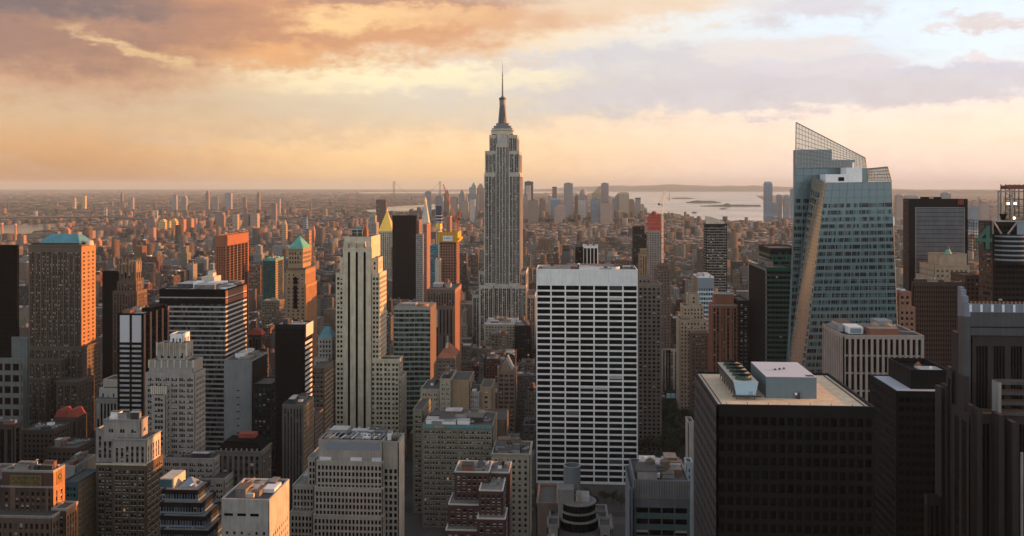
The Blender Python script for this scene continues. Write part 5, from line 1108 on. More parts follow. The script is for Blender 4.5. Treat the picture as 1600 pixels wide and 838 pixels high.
# granite stepped tower at right edge
GR_ = mat('brown granite', (.024, .019, .018)); GG = mat('grey granite', (.05, .053, .06), .5)
def fn(b, L):
    x0, x1, y0, y1, z = L[0]; m = b.part('top_band'); PB = mat('pale steel band', (.17, .20, .25), .45, .2)
    [m.box(x0 - e, x1 + e, y0 - e, y0 - e + .9, q0, q1, mt) or m.box(x0 - e, x0 - e + .9, y0 - e + .91, y1, q0, q1, mt) for e, q0, q1, mt in ((1, z - 3.2, z + .2, PB), (.7, z - 9.0, z - 3.2, GG), (.65, z - 12.6, z - 9.6, GG))]
    for i in range(9): x = x0 - 1 + i * 4.3; b.extra('band_panel', lambda mm_, x=x: mm_.box(x, x + .9, y0 - 1.12, y0 - 1, z - 3, z, WHITE))
    for i in range(26): b.part('crenellation', True).box(x0 + i * 1.6, x0 + i * 1.6 + .7, y0 + .2, y0 + .6, z + .2, z + 1.1, SALM)
    for px, py, Y, wd in ((1512, 476, 384, 1.2), (1509, 463, 387, 1.1), (1506, 453, 390, 1.0), (1504, 449, 393, .8)): b.extra('fin', lambda mm_, px=px, py=py, Y=Y, wd=wd: mm_.box(XA(px, Y) - wd, XA(px, Y) + wd, Y, Y + 3, 0, ZA(495, XA(px, Y), Y), GG)); b.extra('fin_cap', lambda mm_, px=px, py=py, Y=Y, wd=wd: mm_.box(XA(px, Y) - wd, XA(px, Y) + wd, Y, Y + 3, ZA(495, XA(px, Y), Y), ZA(py, XA(px, Y), Y), PB))
    for px, py, Y in ((1473, 606, 404), (1482, 603, 402), (1491, 576, 402), (1510, 588, 378), (1520, 634, 374), (1530, 640, 370), (1564, 648, 366), (1585, 660, 364), (1499, 520, 396)): b.extra('pier', lambda mm_, px=px, py=py, Y=Y: mm_.box(XA(px, Y) - .9, XA(px, Y) + .9, Y - .5, Y + 6, 0, ZA(py, XA(px, Y), Y), GR_))
    b.extra('white_post', lambda mm_: mm_.box(XA(1596.5, 330), XA(1599, 330), 330, 331, 60, ZA(708, XA(1598, 330), 330), LIMEG))
    b.extra('grey_bay', lambda mm_: [mm_.box(XA(1558, 372), XA(1640, 372), 371, 376, ZA(p + 5, XA(1600, 372), 372), ZA(p, XA(1600, 372), 372), GG) for p in (596, 612, 628, 644)] + [mm_.box(XA(1557, 372), XA(1562, 372), 370.6, 376, ZA(650, XA(1600, 372), 372), ZA(597, XA(1600, 372), 372), CONC)])
gr = S(wall=GR_, mode='vert', pitch=7.5, per=4, fill=.66, mull=.2, fl=5, wh=.7, glass='black', blind=0, rec=.6, sp=BLK, top=13.5, cornice=.1)
tower('office_tower', 'brown granite tower with pale steel top band and ribbed steps, right edge', 'office tower', [
    T(1517, 1660, 476, 385, xs=1503, st=S(gr, ph=3), faces='FL'), T(1503, 1518, 512, 392, xs=1496, st=S(gr, top=2), rec=False), T(1487, 1506, 580, 398, xs=1479, st=S(gr, top=2, pitch=3, per=1), rec=True), T(1472, 1489, 610, 403, xs=1467, st=S(gr, top=2, pitch=3, per=1), rec=True), T(1514, 1660, 648, 372, dep=16, st=S(gr, top=2), rec=False), T(1449, 1472, 776, 398, xs=1444, st=S(gr, top=2, pitch=2.4, per=1), rec=True)], fn=fn)
# tall dark tower with framed grey face and red mark
def fn(b, L):
    x0, x1, y0, y1, z = L[0]; w = x1 - x0
    GP = mat('grey gridded panel', (.13, .135, .15), .5)
    def gp(m):
        a, c = XA(1431, y0), XA(1506, y0); zt, zb = ZA(325, a, y0), 0; m.box(a, c, y0 - .5, y0, zb, zt, GP)
        n = 30
        for i in range(n + 1): m.box(a + (c - a) * i / n - .12, a + (c - a) * i / n + .12, y0 - .9, y0 - .5, zb, zt, GP)
        k = 0
        while zt - k * 4.2 > 90: m.box(a, c, y0 - .66, y0 - .51, zt - k * 4.2 - .5, zt - k * 4.2, CHAR); k += 1
        m.box(a - .6, a, y0 - .8, y0, zb, zt, CONC); m.box(c, c + .6, y0 - .8, y0, zb, zt, CONC); m.box(a - .6, c + .6, y0 - .8, y0, zt, zt + .6, CONC)
    b.extra('grey_face', gp)
    RD = mat('red sign', (.40, .05, .055), .5, var=0)
    def sg(m):      # two mirrored block letters, too blurred to read: upright bars with two bowls each
        a = XA(1497, y0); zt = ZA(311.8, a, y0); h = 5.0
        for s in (0, 1):
            o = a + s * 2.7
            m.box(o + (1.5 if s == 0 else 0), o + (2.1 if s == 0 else .6), y0 - .9, y0 - .4, zt - h, zt, RD)
            for q in (0, 1): zc = zt - h * (.25 + .5 * q); m.box(o, o + 2.1, y0 - .9, y0 - .4, zc + .75, zc + 1.2, RD); m.box(o, o + 2.1, y0 - .9, y0 - .4, zc - 1.2, zc - .75, RD); m.box(o + (0 if s == 0 else 1.6), o + (.5 if s == 0 else 2.1), y0 - .9, y0 - .4, zc - 1.2, zc + 1.2, RD)
    b.extra('sign', sg)
    for px, a in ((1447, 3), (1467, 2.4)): b.extra('bulkhead', lambda m, px=px, a=a: m.box(XA(px, y0 + 5) - a, XA(px, y0 + 5) + a, y0 + 5, y0 + 12, z - 1, z + 1.8, BLK))
tower('office_tower', 'tall charcoal tower with grey gridded face and small red mark at its top', 'office tower', [T(1420, 1512, 311, 920, xs=1411, st=S(wall=CHAR, mode='blank', ph=1), stside=S(mode='vert', wall=mat('umber side', (.07, .04, .03)), sp=DKBR, pitch=3), vb=560)], fn=fn)
def fn(b, L):
    x0, x1, y0, y1, z = L[0]; b.extra('globe_stand', lambda m: (m.frust((x0 + x1) / 2, y0 + 10, z - 1, z + 4, 4, 1.4, COPPER, 10), m.frust((x0 + x1) / 2, y0 + 10, z + 4, z + 6.5, 1.8, .8, BROWN, 10)))
pm = S(wall=mat('buff brick', (.40, .31, .22)), pitch=4.2, fill=.45, per=2, fl=4.6, top=2, cornice=.4)
tower('office_tower', 'stepped buff brick tower in front of the tall charcoal tower', 'office tower', [T(1465.5, 1510.5, 397, 880, dep=24, st=S(pm, top=10)), T(1460, 1515, 415, 874, dep=36, st=pm, rec=False), T(1457, 1517, 434, 868, dep=40, st=pm, rec=True)], fn=fn)
tower('office_tower', 'dark brown finely ribbed block behind the pale pier block', 'office tower', [T(1427, 1508, 441, 780, xs=1424, st=S(wall=mat('umber rib', (.06, .042, .035)), mode='vert', sp=DKBR, pitch=1.9, fill=.55, fl=4, glass='black', blind=0, rec=.6)), T(1508, 1532, 430, 800, dep=30, st=S(wall=mat('umber side', (.07, .04, .03)), mode='horz'), rec=True)], cl=[(0, 5, 3, 0)])
tower('apartment_building', 'pink stone building stepping down right of the faceted glass skyscraper', 'apartment building', [T(1404, 1424, 456, 760, dep=24, st=S(wall=SALM, pitch=3.6, fill=.5, per=1, fl=4.6)), T(1404, 1430.5, 480, 756, dep=28, st=S(wall=SALM, pitch=3.6, fill=.5, fl=4.6), rec=False)], cl=[(0, 2, 2, 0)])
# billboard tower with the big 4
def text_mesh(body, size, depth):
    cu = bpy.data.curves.new('text', 'FONT'); cu.body = body; cu.size = size; cu.extrude = depth; cu.offset = size * .012
    o = bpy.data.objects.new('t', cu); C.objects.link(o); bpy.context.view_layer.update()
    me = bpy.data.meshes.new_from_object(o.evaluated_get(bpy.context.evaluated_depsgraph_get())); bpy.data.objects.remove(o); return me
def fn(b, L):
    Y = 735; zz = lambda py: ZA(py, XA(1550, Y), Y); x = lambda px: XA(px, Y)
    def cage(m):
        a, c = x(1521.5), x(1549); z0, z1 = zz(393), zz(344)
        for i in range(8):
            xx = a + (c - a) * i / 7; m.box(xx - .18, xx + .18, Y, Y + .4, z0, z1, DKMETAL)
        for j in range(11): q = z0 + (z1 - z0) * j / 10; m.box(a, c, Y + .02, Y + .38, q - .2, q + .2, DKMETAL)
        for i in range(5): yy = Y + 3.4 * i; [m.box(a - .1, a + .3, yy, yy + .3, z0, z1, BLK)]
        for j in range(11): q = z0 + (z1 - z0) * j / 10; m.box(a, a + .3, Y + .4, Y + 14, q - .15, q + .15, BLK)
    b.extra('sign_cage', cage)
    b.extra('sign_back', lambda m: m.box(x(1545), x(1551), Y + .5, Y + 9, zz(393), zz(346), CHAR))
    me = text_mesh('4', (zz(351) - zz(389)) / .74, .4); me.materials.append(mat('green sign', (.02, .10, .075), .5, var=.05)); o = bpy.data.objects.new('sign_digit', me); C.objects.link(o); b.late = (o, (x(1524), Y - .6, zz(389)))
    def truss(m):
        a, c = x(1552), x(1592); m.box(a, c + 14, Y + 2, Y + 2.8, zz(347), zz(345), LIMEG); m.box(a, a + 1.1, Y + 2, Y + 2.8, zz(366), zz(347), LIMEG)
        m.bar((a + 1.5, Y + 2.4, zz(347)), (x(1567), Y + 2.4, zz(366)), .7, LIMEG); m.bar((c, Y + 2.4, zz(347)), (x(1577), Y + 2.4, zz(366)), .7, LIMEG)
    b.extra('truss', truss); b.extra('glass_panel', lambda m: m.box(x(1592), x(1620), Y + 2.9, Y + 3.3, zz(367), zz(347), MOUNT))
    def dr(m):
        cxx, cyy = x(1592), Y + 17; R = 15.5
        for i in range(12): m.frust(cxx, cyy, zz(412 - i * 3.7), zz(412 - i * 3.7 - 2.5), R, R, MOUNT if i % 2 else CHAR, 30); 
        m.frust(cxx, cyy, zz(414), zz(367), R - .5, R - .5, CHAR, 30)
    b.extra('louvred_drum', dr)
    def fr(m):
        for px in (1568, 1590): m.box(x(px) - .5, x(px) + .5, Y + 8, Y + 9, zz(345), zz(299), LIMEG)
        m.box(x(1567), x(1606), Y + 8, Y + 9, zz(300.5), zz(298.5), LIMEG)
    b.extra('portal_frame', fr)
    RST = mat('rust red steel', (.15, .04, .03), .7)
    def an(m):
        x0_, x1_ = x(1583), x(1612)
        for xx in (x0_, (x0_ + x1_) / 2, x1_):
            for yy in (Y + 12, Y + 20): m.box(xx - .3, xx + .3, yy, yy + .6, zz(345), zz(288), DKMETAL)
        for k, py in enumerate((345, 334, 323, 312, 300, 290)):
            m.box(x0_, x1_, Y + 12, Y + 12.5, zz(py) - .3, zz(py) + .4, RST if k > 3 else DKMETAL)
            if k < 5: m.bar((x0_, Y + 12, zz(py)), ((x0_ + x1_) / 2, Y + 12, zz(py - 10)), .25, DKMETAL); m.bar(((x0_ + x1_) / 2, Y + 12, zz(py)), (x0_, Y + 12, zz(py - 10)), .25, DKMETAL)
        m.box(x0_, x1_, Y + 11.5, Y + 20, zz(296), zz(290), RST)
    b.extra('antenna_scaffold', an)
    LM = mat('floodlight', (1, .9, .7), .5, var=0, emit=(1, .85, .6, 6))
    for px, py in ((1586, 320), (1597, 320), (1595, 343)): b.extra('floodlight', lambda m, px=px, py=py: m.frust(x(px), Y + 11, zz(py), zz(py) + 1.4, .9, .9, LM, 8))
    b.extra('dark_dish', lambda m: m.frust(x(1577), Y + 10, zz(345), zz(335), 1, 3, BLK, 10))
b = B('skyscraper', 'dark glass skyscraper carrying a large green 4 and rooftop scaffolds', 'skyscraper'); b.late = None
L = [b.px(1551, 1650, 347, 745, xs=1529.5, st=S(wall=CHAR, mode='grid', pitch=3.4, fill=.86, fl=4.4, glass='black', blind=.03, rec=.25), stside=S(wall=mat('umber side', (.07, .04, .03)), glass='mid'), faces='FL')]
fn(b, L); b.finish(); o, l = b.late; o.parent = b.root; o.name = 'sign_digit'; o.rotation_euler = (math.pi / 2, 0, 0); o.location = Vector(l) - b.root.location
# bottom middle
tower('office_block', 'grey ribbed top block with dark teal floors, right of the round terraces', 'office block', [T(990, 1078, 751, 430, dep=34, st=S(wall=mat('dark ribbed metal', (.10, .11, .125), .6), mode='horz', sp=mat('dull teal band', (.06, .10, .10)), pm=mat('dull teal band', (.06, .10, .10)), fl=5.2, wh=.5, top=10.5, glass='black', pitch=6, fill=.9, rec=.6, roof=ROOFM[0])),
    T(984, 990, 762, 428, dep=34, st=S(wall=mat('blue grey strip', (.12, .15, .19)), mode='blank'), rec=False)],
    fn=lambda b, L: ([b.extra('rib', lambda m, i=i: m.box(L[0][0] + i * (L[0][1] - L[0][0]) / 34, L[0][0] + i * (L[0][1] - L[0][0]) / 34 + .3, L[0][2] - .25, L[0][2] - .07, L[0][4] - 8.5, L[0][4] - .1, CONC)) for i in range(34)],
                     [b.tank(L[0][0] + 9 + i * 7, L[0][2] + 15, L[0][4] - 1, 2.4, i, 1.5) for i in (0, 1)], [b.extra('white_tank', lambda m, i=i: m.frust(L[0][0] + 8 + i * 9, L[0][2] + 27, L[0][4] - 1, L[0][4] + 3, 1, 1, WHITE, 10)) for i in (0, 1)],
                     b.extra('stair_rack', lambda m: [m.box(L[0][0] + 10 + i, L[0][0] + 10.5 + i, L[0][2] + 24, L[0][2] + 26, L[0][4] - .9, L[0][4] + .9, SALM) for i in range(7)])), cl=[(0, 20, 6, 0)])
tower('office_block', 'thin pale blue edge of a building before the black tan-roofed tower', 'office block', [T(1075, 1084, 659, 560, xs=1071, st=S(wall=LIMEG, mode='blank'), z0=0), T(1072, 1082, 722, 500, xs=1069, st=S(wall=mat('pale blue panel', (.34, .42, .48)), pitch=2.2, fill=.35, fl=4), rec=True)])
DSTN = mat('sooty stone', (.15, .14, .13))
def rnd():
    b = B('office_block', 'round terraced roof with a hollow grey drum, bottom centre', 'office block'); Y = 345
    x = lambda px, Y=Y: XA(px, Y); z = lambda py: ZA(py, XA(893, Y), Y); xm = x(904)
    b.px(855, 873, 820, Y, dep=9, st=S(wall=DSTN, pitch=4, fill=.5, glass='black', fl=4), rec=False); b.px(936, 955, 822, Y, dep=9, st=S(wall=DSTN, pitch=4, fill=.5, glass='black', fl=4), rec=False); b.px(855, 955, 846, Y - 6, dep=40, st=S(wall=DSTN, pitch=4, fill=.5, glass='black', fl=4)); b.px(838, 872, 786, Y + 26, dep=24, st=S(wall=BROWN, mode='blank'), rec=False)
    yc = Y + 12; R = (x(935) - x(875)) / 2
    def rings(m):
        for i, (p0, p1, k) in enumerate(((842, 826, 1.12), (824, 814, 1.0), (811, 800, .97))):
            m.frust(xm, yc, z(p0), z(p1), R * k - .5, R * k - .5, G_BLK, 40); m.frust(xm, yc, z(p1), z(p1) + .45, R * k, R * k, DSTN, 40)
            for a in range(36): t = math.pi * 2 * a / 36; m.bar((xm + (R * k - .4) * math.cos(t), yc + (R * k - .4) * math.sin(t), z(p0)), (xm + (R * k - .4) * math.cos(t), yc + (R * k - .4) * math.sin(t), z(p1)), .12, CHAR)
    b.extra('round_terrace', rings)
    b.extra('stair_tower', lambda m: (m.box(x(871), x(897), yc - 3, yc + 4, z(842), z(778), DSTN), m.box(x(900), x(922), yc - 2, yc + 5, z(812), z(790), CONC), m.box(x(905), x(909), yc - 2.4, yc, z(800), z(783), TAN)))
    DRM = mat('dull drum steel', (.10, .115, .13), .6)
    def drum(m):
        cx_, cy_ = x(894), yc + 8; R0 = (x(908) - x(880)) / 2; z0, z1 = z(792), z(752)
        m.frust(cx_, cy_, z0, z1, R0, R0, DRM, 36, False); n = 36
        for i in range(n):
            t0, t1 = 2 * math.pi * i / n, 2 * math.pi * (i + 1) / n; a = [(cx_ + R0 * k * math.cos(t), cy_ + R0 * k * math.sin(t)) for t in (t0, t1) for k in (1.04, .88)]
            m.quad([(*a[0], z1 + .01), (*a[2], z1 + .01), (*a[3], z1 + .01), (*a[1], z1 + .01)], LIMEG); m.quad([(*a[3], z0), (*a[1], z0), (*a[1], z1), (*a[3], z1)], DRM)
        m.frust(cx_, cy_, z0, z1 - 4.2, R0 * .86, R0 * .86, CHAR, 36)
    b.extra('drum', drum); b.clutter(x(856), x(953), Y + 20, Y + 32, z(846) - 1, 9, 4); b.finish()
rnd()
# ------------------------------------------------------------ cranes
def lattice(m, a, c, w0, w1, n, mt, r=.16):
    a, c = Vector(a), Vector(c); d = (c - a).normalized(); u = d.orthogonal().normalized(); v = d.cross(u); P = []
    for i in range(n + 1):
        t = i / n; w = w0 + (w1 - w0) * t; p = a + (c - a) * t; P.append([tuple(p + (u * su + v * sv) * w / 2) for su, sv in ((-1, -1), (1, -1), (1, 1), (-1, 1))])
    for k in range(4):
        m.bar(P[0][k], P[-1][k], r, mt)
        for i in range(n): m.bar(P[i][k], P[i + 1][(k + 1) % 4], r * .6, mt)
OC = mat('orange crane steel', (.34, .13, .045), .6, var=.05); PC = mat('pale crane steel', (.50, .47, .45), .6, var=.05)
Y = 1512; g = lambda px, py, Y=Y: (XA(px, Y), Y, ZA(py, XA(px, Y), Y))
def crane(label, basepx, basepy, hubpy, tip, Y, mt, w, group=None):
    base = g(basepx, basepy, Y); hub = g(basepx, hubpy, Y); tp = g(*tip, Y); r = empty('tower_crane', base); tag(r, label, 'crane', group)
    m = MB(); lattice(m, base, hub, w, w, 14, mt, w * .09); m.build('mast', r)
    m = MB(); lattice(m, hub, tp, w * 1.1, w * .4, 14, mt, w * .09); m.build('jib', r)
    s = 1 if tip[0] < basepx else -1
    m = MB(); m.box(hub[0] - s * 1, hub[0] + s * w * 3.2, Y - w * .8, Y + w * .8, hub[2] - w * .3, hub[2] + w * .4, mt); m.box(hub[0] + s * w * 2, hub[0] + s * w * 3.3, Y - w * .8, Y + w * .8, hub[2] - w * .4, hub[2] + w * 1.1, DKMETAL); m.build('counterweight', r)
    m = MB(); m.box(hub[0] - w, hub[0], Y - w * 1.4, Y - w * .5, hub[2] - w * 1.2, hub[2] + w * .3, mt); m.build('cab', r)
    ap = (hub[0] + s * w * 1.2, Y, hub[2] + w * 3.4); m = MB(); m.bar(hub, ap, w * .12, mt); m.bar((hub[0] + s * w * 3, Y, hub[2]), ap, w * .12, mt); m.build('gantry', r)
    m = MB(); m.bar(ap, lerp(hub, tp, .95), w * .05, DKMETAL); m.bar(lerp(hub, tp, .97), tuple(Vector(lerp(hub, tp, .97)) - Vector((0, 0, w * 6))), w * .05, DKMETAL); m.build('cable', r)
crane('orange luffing crane with long raised jib above the yellow netting', 712, 363, 343, (692.5, 288), 1512, OC, 2.3)
crane('shorter orange crane leaning right beside the yellow netting', 716, 366, 346, (721, 327), 1516, OC, 2.3)
crane('thin pale mast crane with steep jib right of the red netted tower', 1035, 440, 320, (1039, 292), 1690, PC, 2.4)
# ------------------------------------------------------------ park trees
def leafcloud(R, h, z0, n, rr, q=.55):
    m = MB(); cl = [(Vector((rr.gauss(0, .45), rr.gauss(0, .45), rr.gauss(.1, .35))), rr.uniform(.4, .6)) for _ in range(8)]
    for i in range(n):
        c, k = rr.choice(cl); d = Vector((rr.gauss(0, 1), rr.gauss(0, 1), rr.gauss(0, 1))).normalized() * k * rr.uniform(.7, 1.05); p = (c + d); p = Vector((p.x * R, p.y * R, z0 + h / 2 + p.z * h / 2))
        u = Vector((rr.gauss(0, 1), rr.gauss(0, 1), rr.gauss(0, .6))).normalized() * q * rr.uniform(.6, 1.3); v = u.orthogonal().normalized() * q * rr.uniform(.5, 1)
        m.quad([p - u - v, p + u - v * .6, p + u + v, p - u * .8 + v], LEAFM[i % 3])
    return m
LEAFM = [mat('dark leaves', (.022, .034, .014), var=.2), mat('green leaves', (.032, .048, .018), var=.2), mat('olive leaves', (.045, .052, .022), var=.2)]; BARK = mat('bark', (.08, .06, .05), var=.2)
rr = random.Random(5); CR = [leafcloud(5.2, 9, 5, 330, rr).mesh('crown') for _ in range(4)]
tm = MB(); tm.frust(0, 0, 0, 8, .45, .22, BARK, 8, False)
for k in range(5): a = k * 1.26; tm.bar((0, 0, 4 + k * .6), (2.6 * math.cos(a), 2.6 * math.sin(a), 8 + k * .5), .13, BARK)
TRK = tm.mesh('trunk'); k = 0
park = []
for j in range(9):
    for i in range(12):
        y = 895 + j * 19 + rr.uniform(-5, 5); px0, px1 = 997, 1082; x = XA(px0, y) + (XA(px1, y) - XA(px0, y)) * (i + .5 + rr.uniform(-.3, .3)) / 12
        if j == 4 and i in (5, 6, 7): continue
        r = empty('park_tree', (x, y, 0)); s = rr.uniform(.8, 1.3); r.scale = (s, s, s * rr.uniform(.9, 1.15)); r.rotation_euler[2] = rr.uniform(0, 6)
        tag(r, 'leafy park tree, one of the dense dark rows right of the white gridded slab', 'tree', 'trees filling the dark park')
        for nm, me in (('crown', CR[rr.randrange(4)]), ('trunk', TRK)): o = bpy.data.objects.new(nm, me); C.objects.link(o); o.parent = r
for i in range(14):
    px = 815 + i * 13; y = 745 + rr.uniform(-8, 8); r = empty('street_tree', (XA(px, y), y, 0)); r.rotation_euler[2] = i; s = rr.uniform(.7, 1); r.scale = (s, s, s)
    tag(r, 'small street tree in the dark row along the foot of the white gridded slab', 'tree', 'street trees at the foot of the white slab')
    for nm, me in (('crown', CR[i % 4]), ('trunk', TRK)): o = bpy.data.objects.new(nm, me); C.objects.link(o); o.parent = r
HEROES.append((998, 1075, 640, 890, 900, XA(995, 890), XA(1085, 890), 885, 1075))
# ------------------------------------------------------------ far skyline towers, each of its own
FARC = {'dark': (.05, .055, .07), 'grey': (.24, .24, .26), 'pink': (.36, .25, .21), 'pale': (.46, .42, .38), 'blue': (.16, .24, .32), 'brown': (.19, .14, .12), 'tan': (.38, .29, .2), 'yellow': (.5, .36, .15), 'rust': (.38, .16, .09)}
FARM = {k: mat('far wall ' + k, v, .7, var=.12, scale=.02) for k, v in FARC.items()}
SKY_ = [  # px0, px1, top, Y, colour, crown, label, side px
 (664, 673, 300, 6300, 'grey', 'flat', 'pale grey slab tower left of the orange crane tip', 675), (680, 692, 307, 6400, 'grey', 'flat', 'broad grey block behind the slim navy tower', 0), (693, 702, 297, 6600, 'brown', 'step', 'brown tower behind the orange crane jib', 0),
 (704, 714, 309, 6500, 'pink', 'flat', 'low pink tower right of the orange jib', 0), (717, 726, 297, 6500, 'grey', 'step', 'grey tower with notched top between crane and spire skyscraper', 0), (731, 747, 293, 6700, 'grey', 'peak', 'grey tower with green peaked roof left of the spire skyscraper', 0),
 (744, 757, 287, 6800, 'pink', 'step', 'stepped pink tower touching the spire skyscraper on its left', 0), (734, 742, 312, 6000, 'pale', 'flat', 'pale twin-strip block below the green peaked tower', 0), (722, 732, 315, 6100, 'tan', 'flat', 'tan block at the foot of the notched grey tower', 0),
 (819.5, 833, 284, 6400, 'dark', 'flat', 'tall dark slab first right of the spire skyscraper', 835), (821, 829, 290, 6200, 'pale', 'flat', 'pale narrow tower in front of the tall dark slab', 0), (818, 825, 305, 6000, 'pink', 'flat', 'thin pink tower below the tall dark slab', 0),
 (825, 841, 313, 5900, 'brown', 'flat', 'wide brown block in front of the dark slab', 0), (843, 852, 309, 6500, 'brown', 'dome', 'low rounded brown tower among the far towers', 0), (856.5, 862, 303, 6700, 'pale', 'dome', 'small pale domed tower left of the slim square one', 0),
 (863, 870, 292, 6800, 'brown', 'cap', 'slim brown square tower with dark cap', 0), (861, 876, 310, 6100, 'blue', 'slope', 'low blue block with sloping roof', 0), (881, 895, 286.5, 6500, 'grey', 'flat', 'tall plain blue grey slab standing apart', 897),
 (898, 904, 304, 6600, 'brown', 'dome', 'small dark domed tower beside the tall plain slab', 0), (905, 918, 301, 6500, 'grey', 'bigdome', 'tower with a large rounded dome top', 0), (903, 916, 313, 6100, 'pale', 'flat', 'pale block in front of the large dome', 0),
 (925, 939, 291, 6600, 'tan', 'leftstep', 'tan tower with left side stepping up', 0), (939.5, 951, 286.5, 6700, 'grey', 'flat', 'grey tall tower joined to the tan stepped tower', 952.5), (923.5, 937, 311, 6000, 'blue', 'flat', 'blue glass block below the tan stepped tower', 0),
 (957, 968, 302, 6500, 'grey', 'leftstep', 'grey stepped left half of the broad twin block', 0), (967, 983, 300.5, 6450, 'tan', 'slope', 'broad beige tower with sloping shoulders', 0), (983, 991, 312, 6500, 'brown', 'flat', 'brown lower tower right of the broad beige tower', 0),
 (993, 1001, 309, 6500, 'grey', 'cap', 'slender grey tower near the right end of the far towers', 0), (1001, 1006.5, 320, 6400, 'pink', 'flat', 'last small pink tower by the water', 0), (938, 958, 317, 5900, 'pink', 'flat', 'wide pink brick block before the far towers', 0), (866, 884, 320, 5900, 'pink', 'step', 'pink brick block below the slim square tower', 0),
 (1194.5, 1207, 284, 7800, 'blue', 'taper', 'solitary slim blue tower across the water', 1208), (1207, 1213, 318, 7800, 'blue', 'flat', 'low blue annex at the foot of the solitary slim tower', 0), (1214.5, 1222, 305, 7600, 'grey', 'flat', 'grey riverside tower, nearer the faceted skyscraper of two', 0) , (1225, 1234, 304.5, 7500, 'grey', 'step', 'grey stepped riverside tower next to the faceted skyscraper', 0), (1236, 1243, 296, 7300, 'blue', 'flat', 'blue riverside tower peeking past the faceted skyscraper', 0),
 (1401, 1414, 303, 7000, 'pink', 'dome', 'pink round topped tower left of the tall charcoal tower', 0), (1415, 1434, 305, 8000, 'grey', 'slope', 'hazy grey block directly behind the charcoal tower roof', 0), (1473, 1486, 299.5, 7400, 'grey', 'dome', 'grey round topped tower over the charcoal tower roof', 0), (1516, 1529, 323, 6500, 'blue', 'flat', 'pale blue glass block right of the charcoal tower', 0), (1520, 1528, 314, 7200, 'pink', 'flat', 'pink tower behind the pale blue glass block', 0),
 (1533, 1546, 317.5, 6800, 'pink', 'flat', 'plain pink slab behind the billboard tower', 0), (1549, 1562, 325, 6900, 'pink', 'step', 'low pink block beside the portal frame', 0), (1562, 1568, 320, 7600, 'tan', 'flat', 'tan hazy tower left of the portal frame', 0),
 (188, 191.5, 299, 9000, 'brown', 'spire', 'thin dark spired tower on the left horizon', 0), (204, 208, 309, 9500, 'pink', 'flat', 'pink slab right of the thin spired tower', 0), (270, 275.5, 305, 9000, 'grey', 'flat', 'grey tower low on the left horizon', 0), (283.5, 291, 306, 9100, 'grey', 'step', 'second grey tower low on the left horizon', 0), (321, 326, 298, 9200, 'brown', 'step', 'tall brown tower on the left horizon', 0), (351, 361, 302, 9400, 'grey', 'flat', 'wide grey slab on the left horizon', 0), (331, 339, 308, 9400, 'grey', 'flat', 'squat grey tower between brown tower and wide slab', 0), (379, 384, 309, 9000, 'brown', 'flat', 'small brown tower right of the wide slab', 0), (401, 405.5, 300, 9000, 'brown', 'step', 'dark brown tower above the small green glass tower', 0),
 (113, 117, 309, 9500, 'tan', 'flat', 'tan slab lit on the far left horizon', 0), (128, 133, 306, 9600, 'yellow', 'flat', 'yellowish slab lit on the far left horizon', 0), (431, 437, 311, 8000, 'grey', 'flat', 'grey tower right of the dark brown horizon tower', 0),
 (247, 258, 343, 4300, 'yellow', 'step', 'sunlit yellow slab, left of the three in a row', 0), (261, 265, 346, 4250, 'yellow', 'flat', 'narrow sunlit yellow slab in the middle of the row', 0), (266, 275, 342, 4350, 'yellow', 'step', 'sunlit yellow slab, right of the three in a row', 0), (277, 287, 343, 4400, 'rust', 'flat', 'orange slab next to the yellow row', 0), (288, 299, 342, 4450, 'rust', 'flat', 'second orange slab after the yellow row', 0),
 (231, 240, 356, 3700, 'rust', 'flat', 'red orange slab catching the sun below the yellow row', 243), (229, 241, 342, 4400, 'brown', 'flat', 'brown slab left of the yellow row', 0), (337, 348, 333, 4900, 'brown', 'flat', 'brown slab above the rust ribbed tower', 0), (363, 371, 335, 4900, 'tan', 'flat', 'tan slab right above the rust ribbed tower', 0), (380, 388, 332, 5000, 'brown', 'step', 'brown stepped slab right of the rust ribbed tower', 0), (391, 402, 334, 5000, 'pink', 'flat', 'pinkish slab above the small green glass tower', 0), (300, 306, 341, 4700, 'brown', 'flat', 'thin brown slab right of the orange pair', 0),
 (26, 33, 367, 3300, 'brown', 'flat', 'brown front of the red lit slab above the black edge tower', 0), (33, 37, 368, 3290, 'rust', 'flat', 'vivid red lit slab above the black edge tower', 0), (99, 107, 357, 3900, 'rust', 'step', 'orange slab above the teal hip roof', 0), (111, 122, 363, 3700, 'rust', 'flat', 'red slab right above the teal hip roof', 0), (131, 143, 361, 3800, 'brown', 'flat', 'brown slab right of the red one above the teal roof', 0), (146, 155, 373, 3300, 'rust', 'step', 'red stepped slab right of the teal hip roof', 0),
 (424, 431, 318, 6000, 'brown', 'flat', 'brown block left of the river reach', 0), (473, 479, 340, 3900, 'blue', 'flat', 'blue glass tower behind the green pyramid roof', 0), (440, 447, 345, 3500, 'tan', 'step', 'tan tower above the green pyramid roof', 0), (476, 483, 361, 1900, 'rust', 'flat', 'orange lit shaft just right of the green pyramid roof', 0), (487, 491, 352, 3500, 'rust', 'spire', 'small red church spire among low roofs', 0),
]
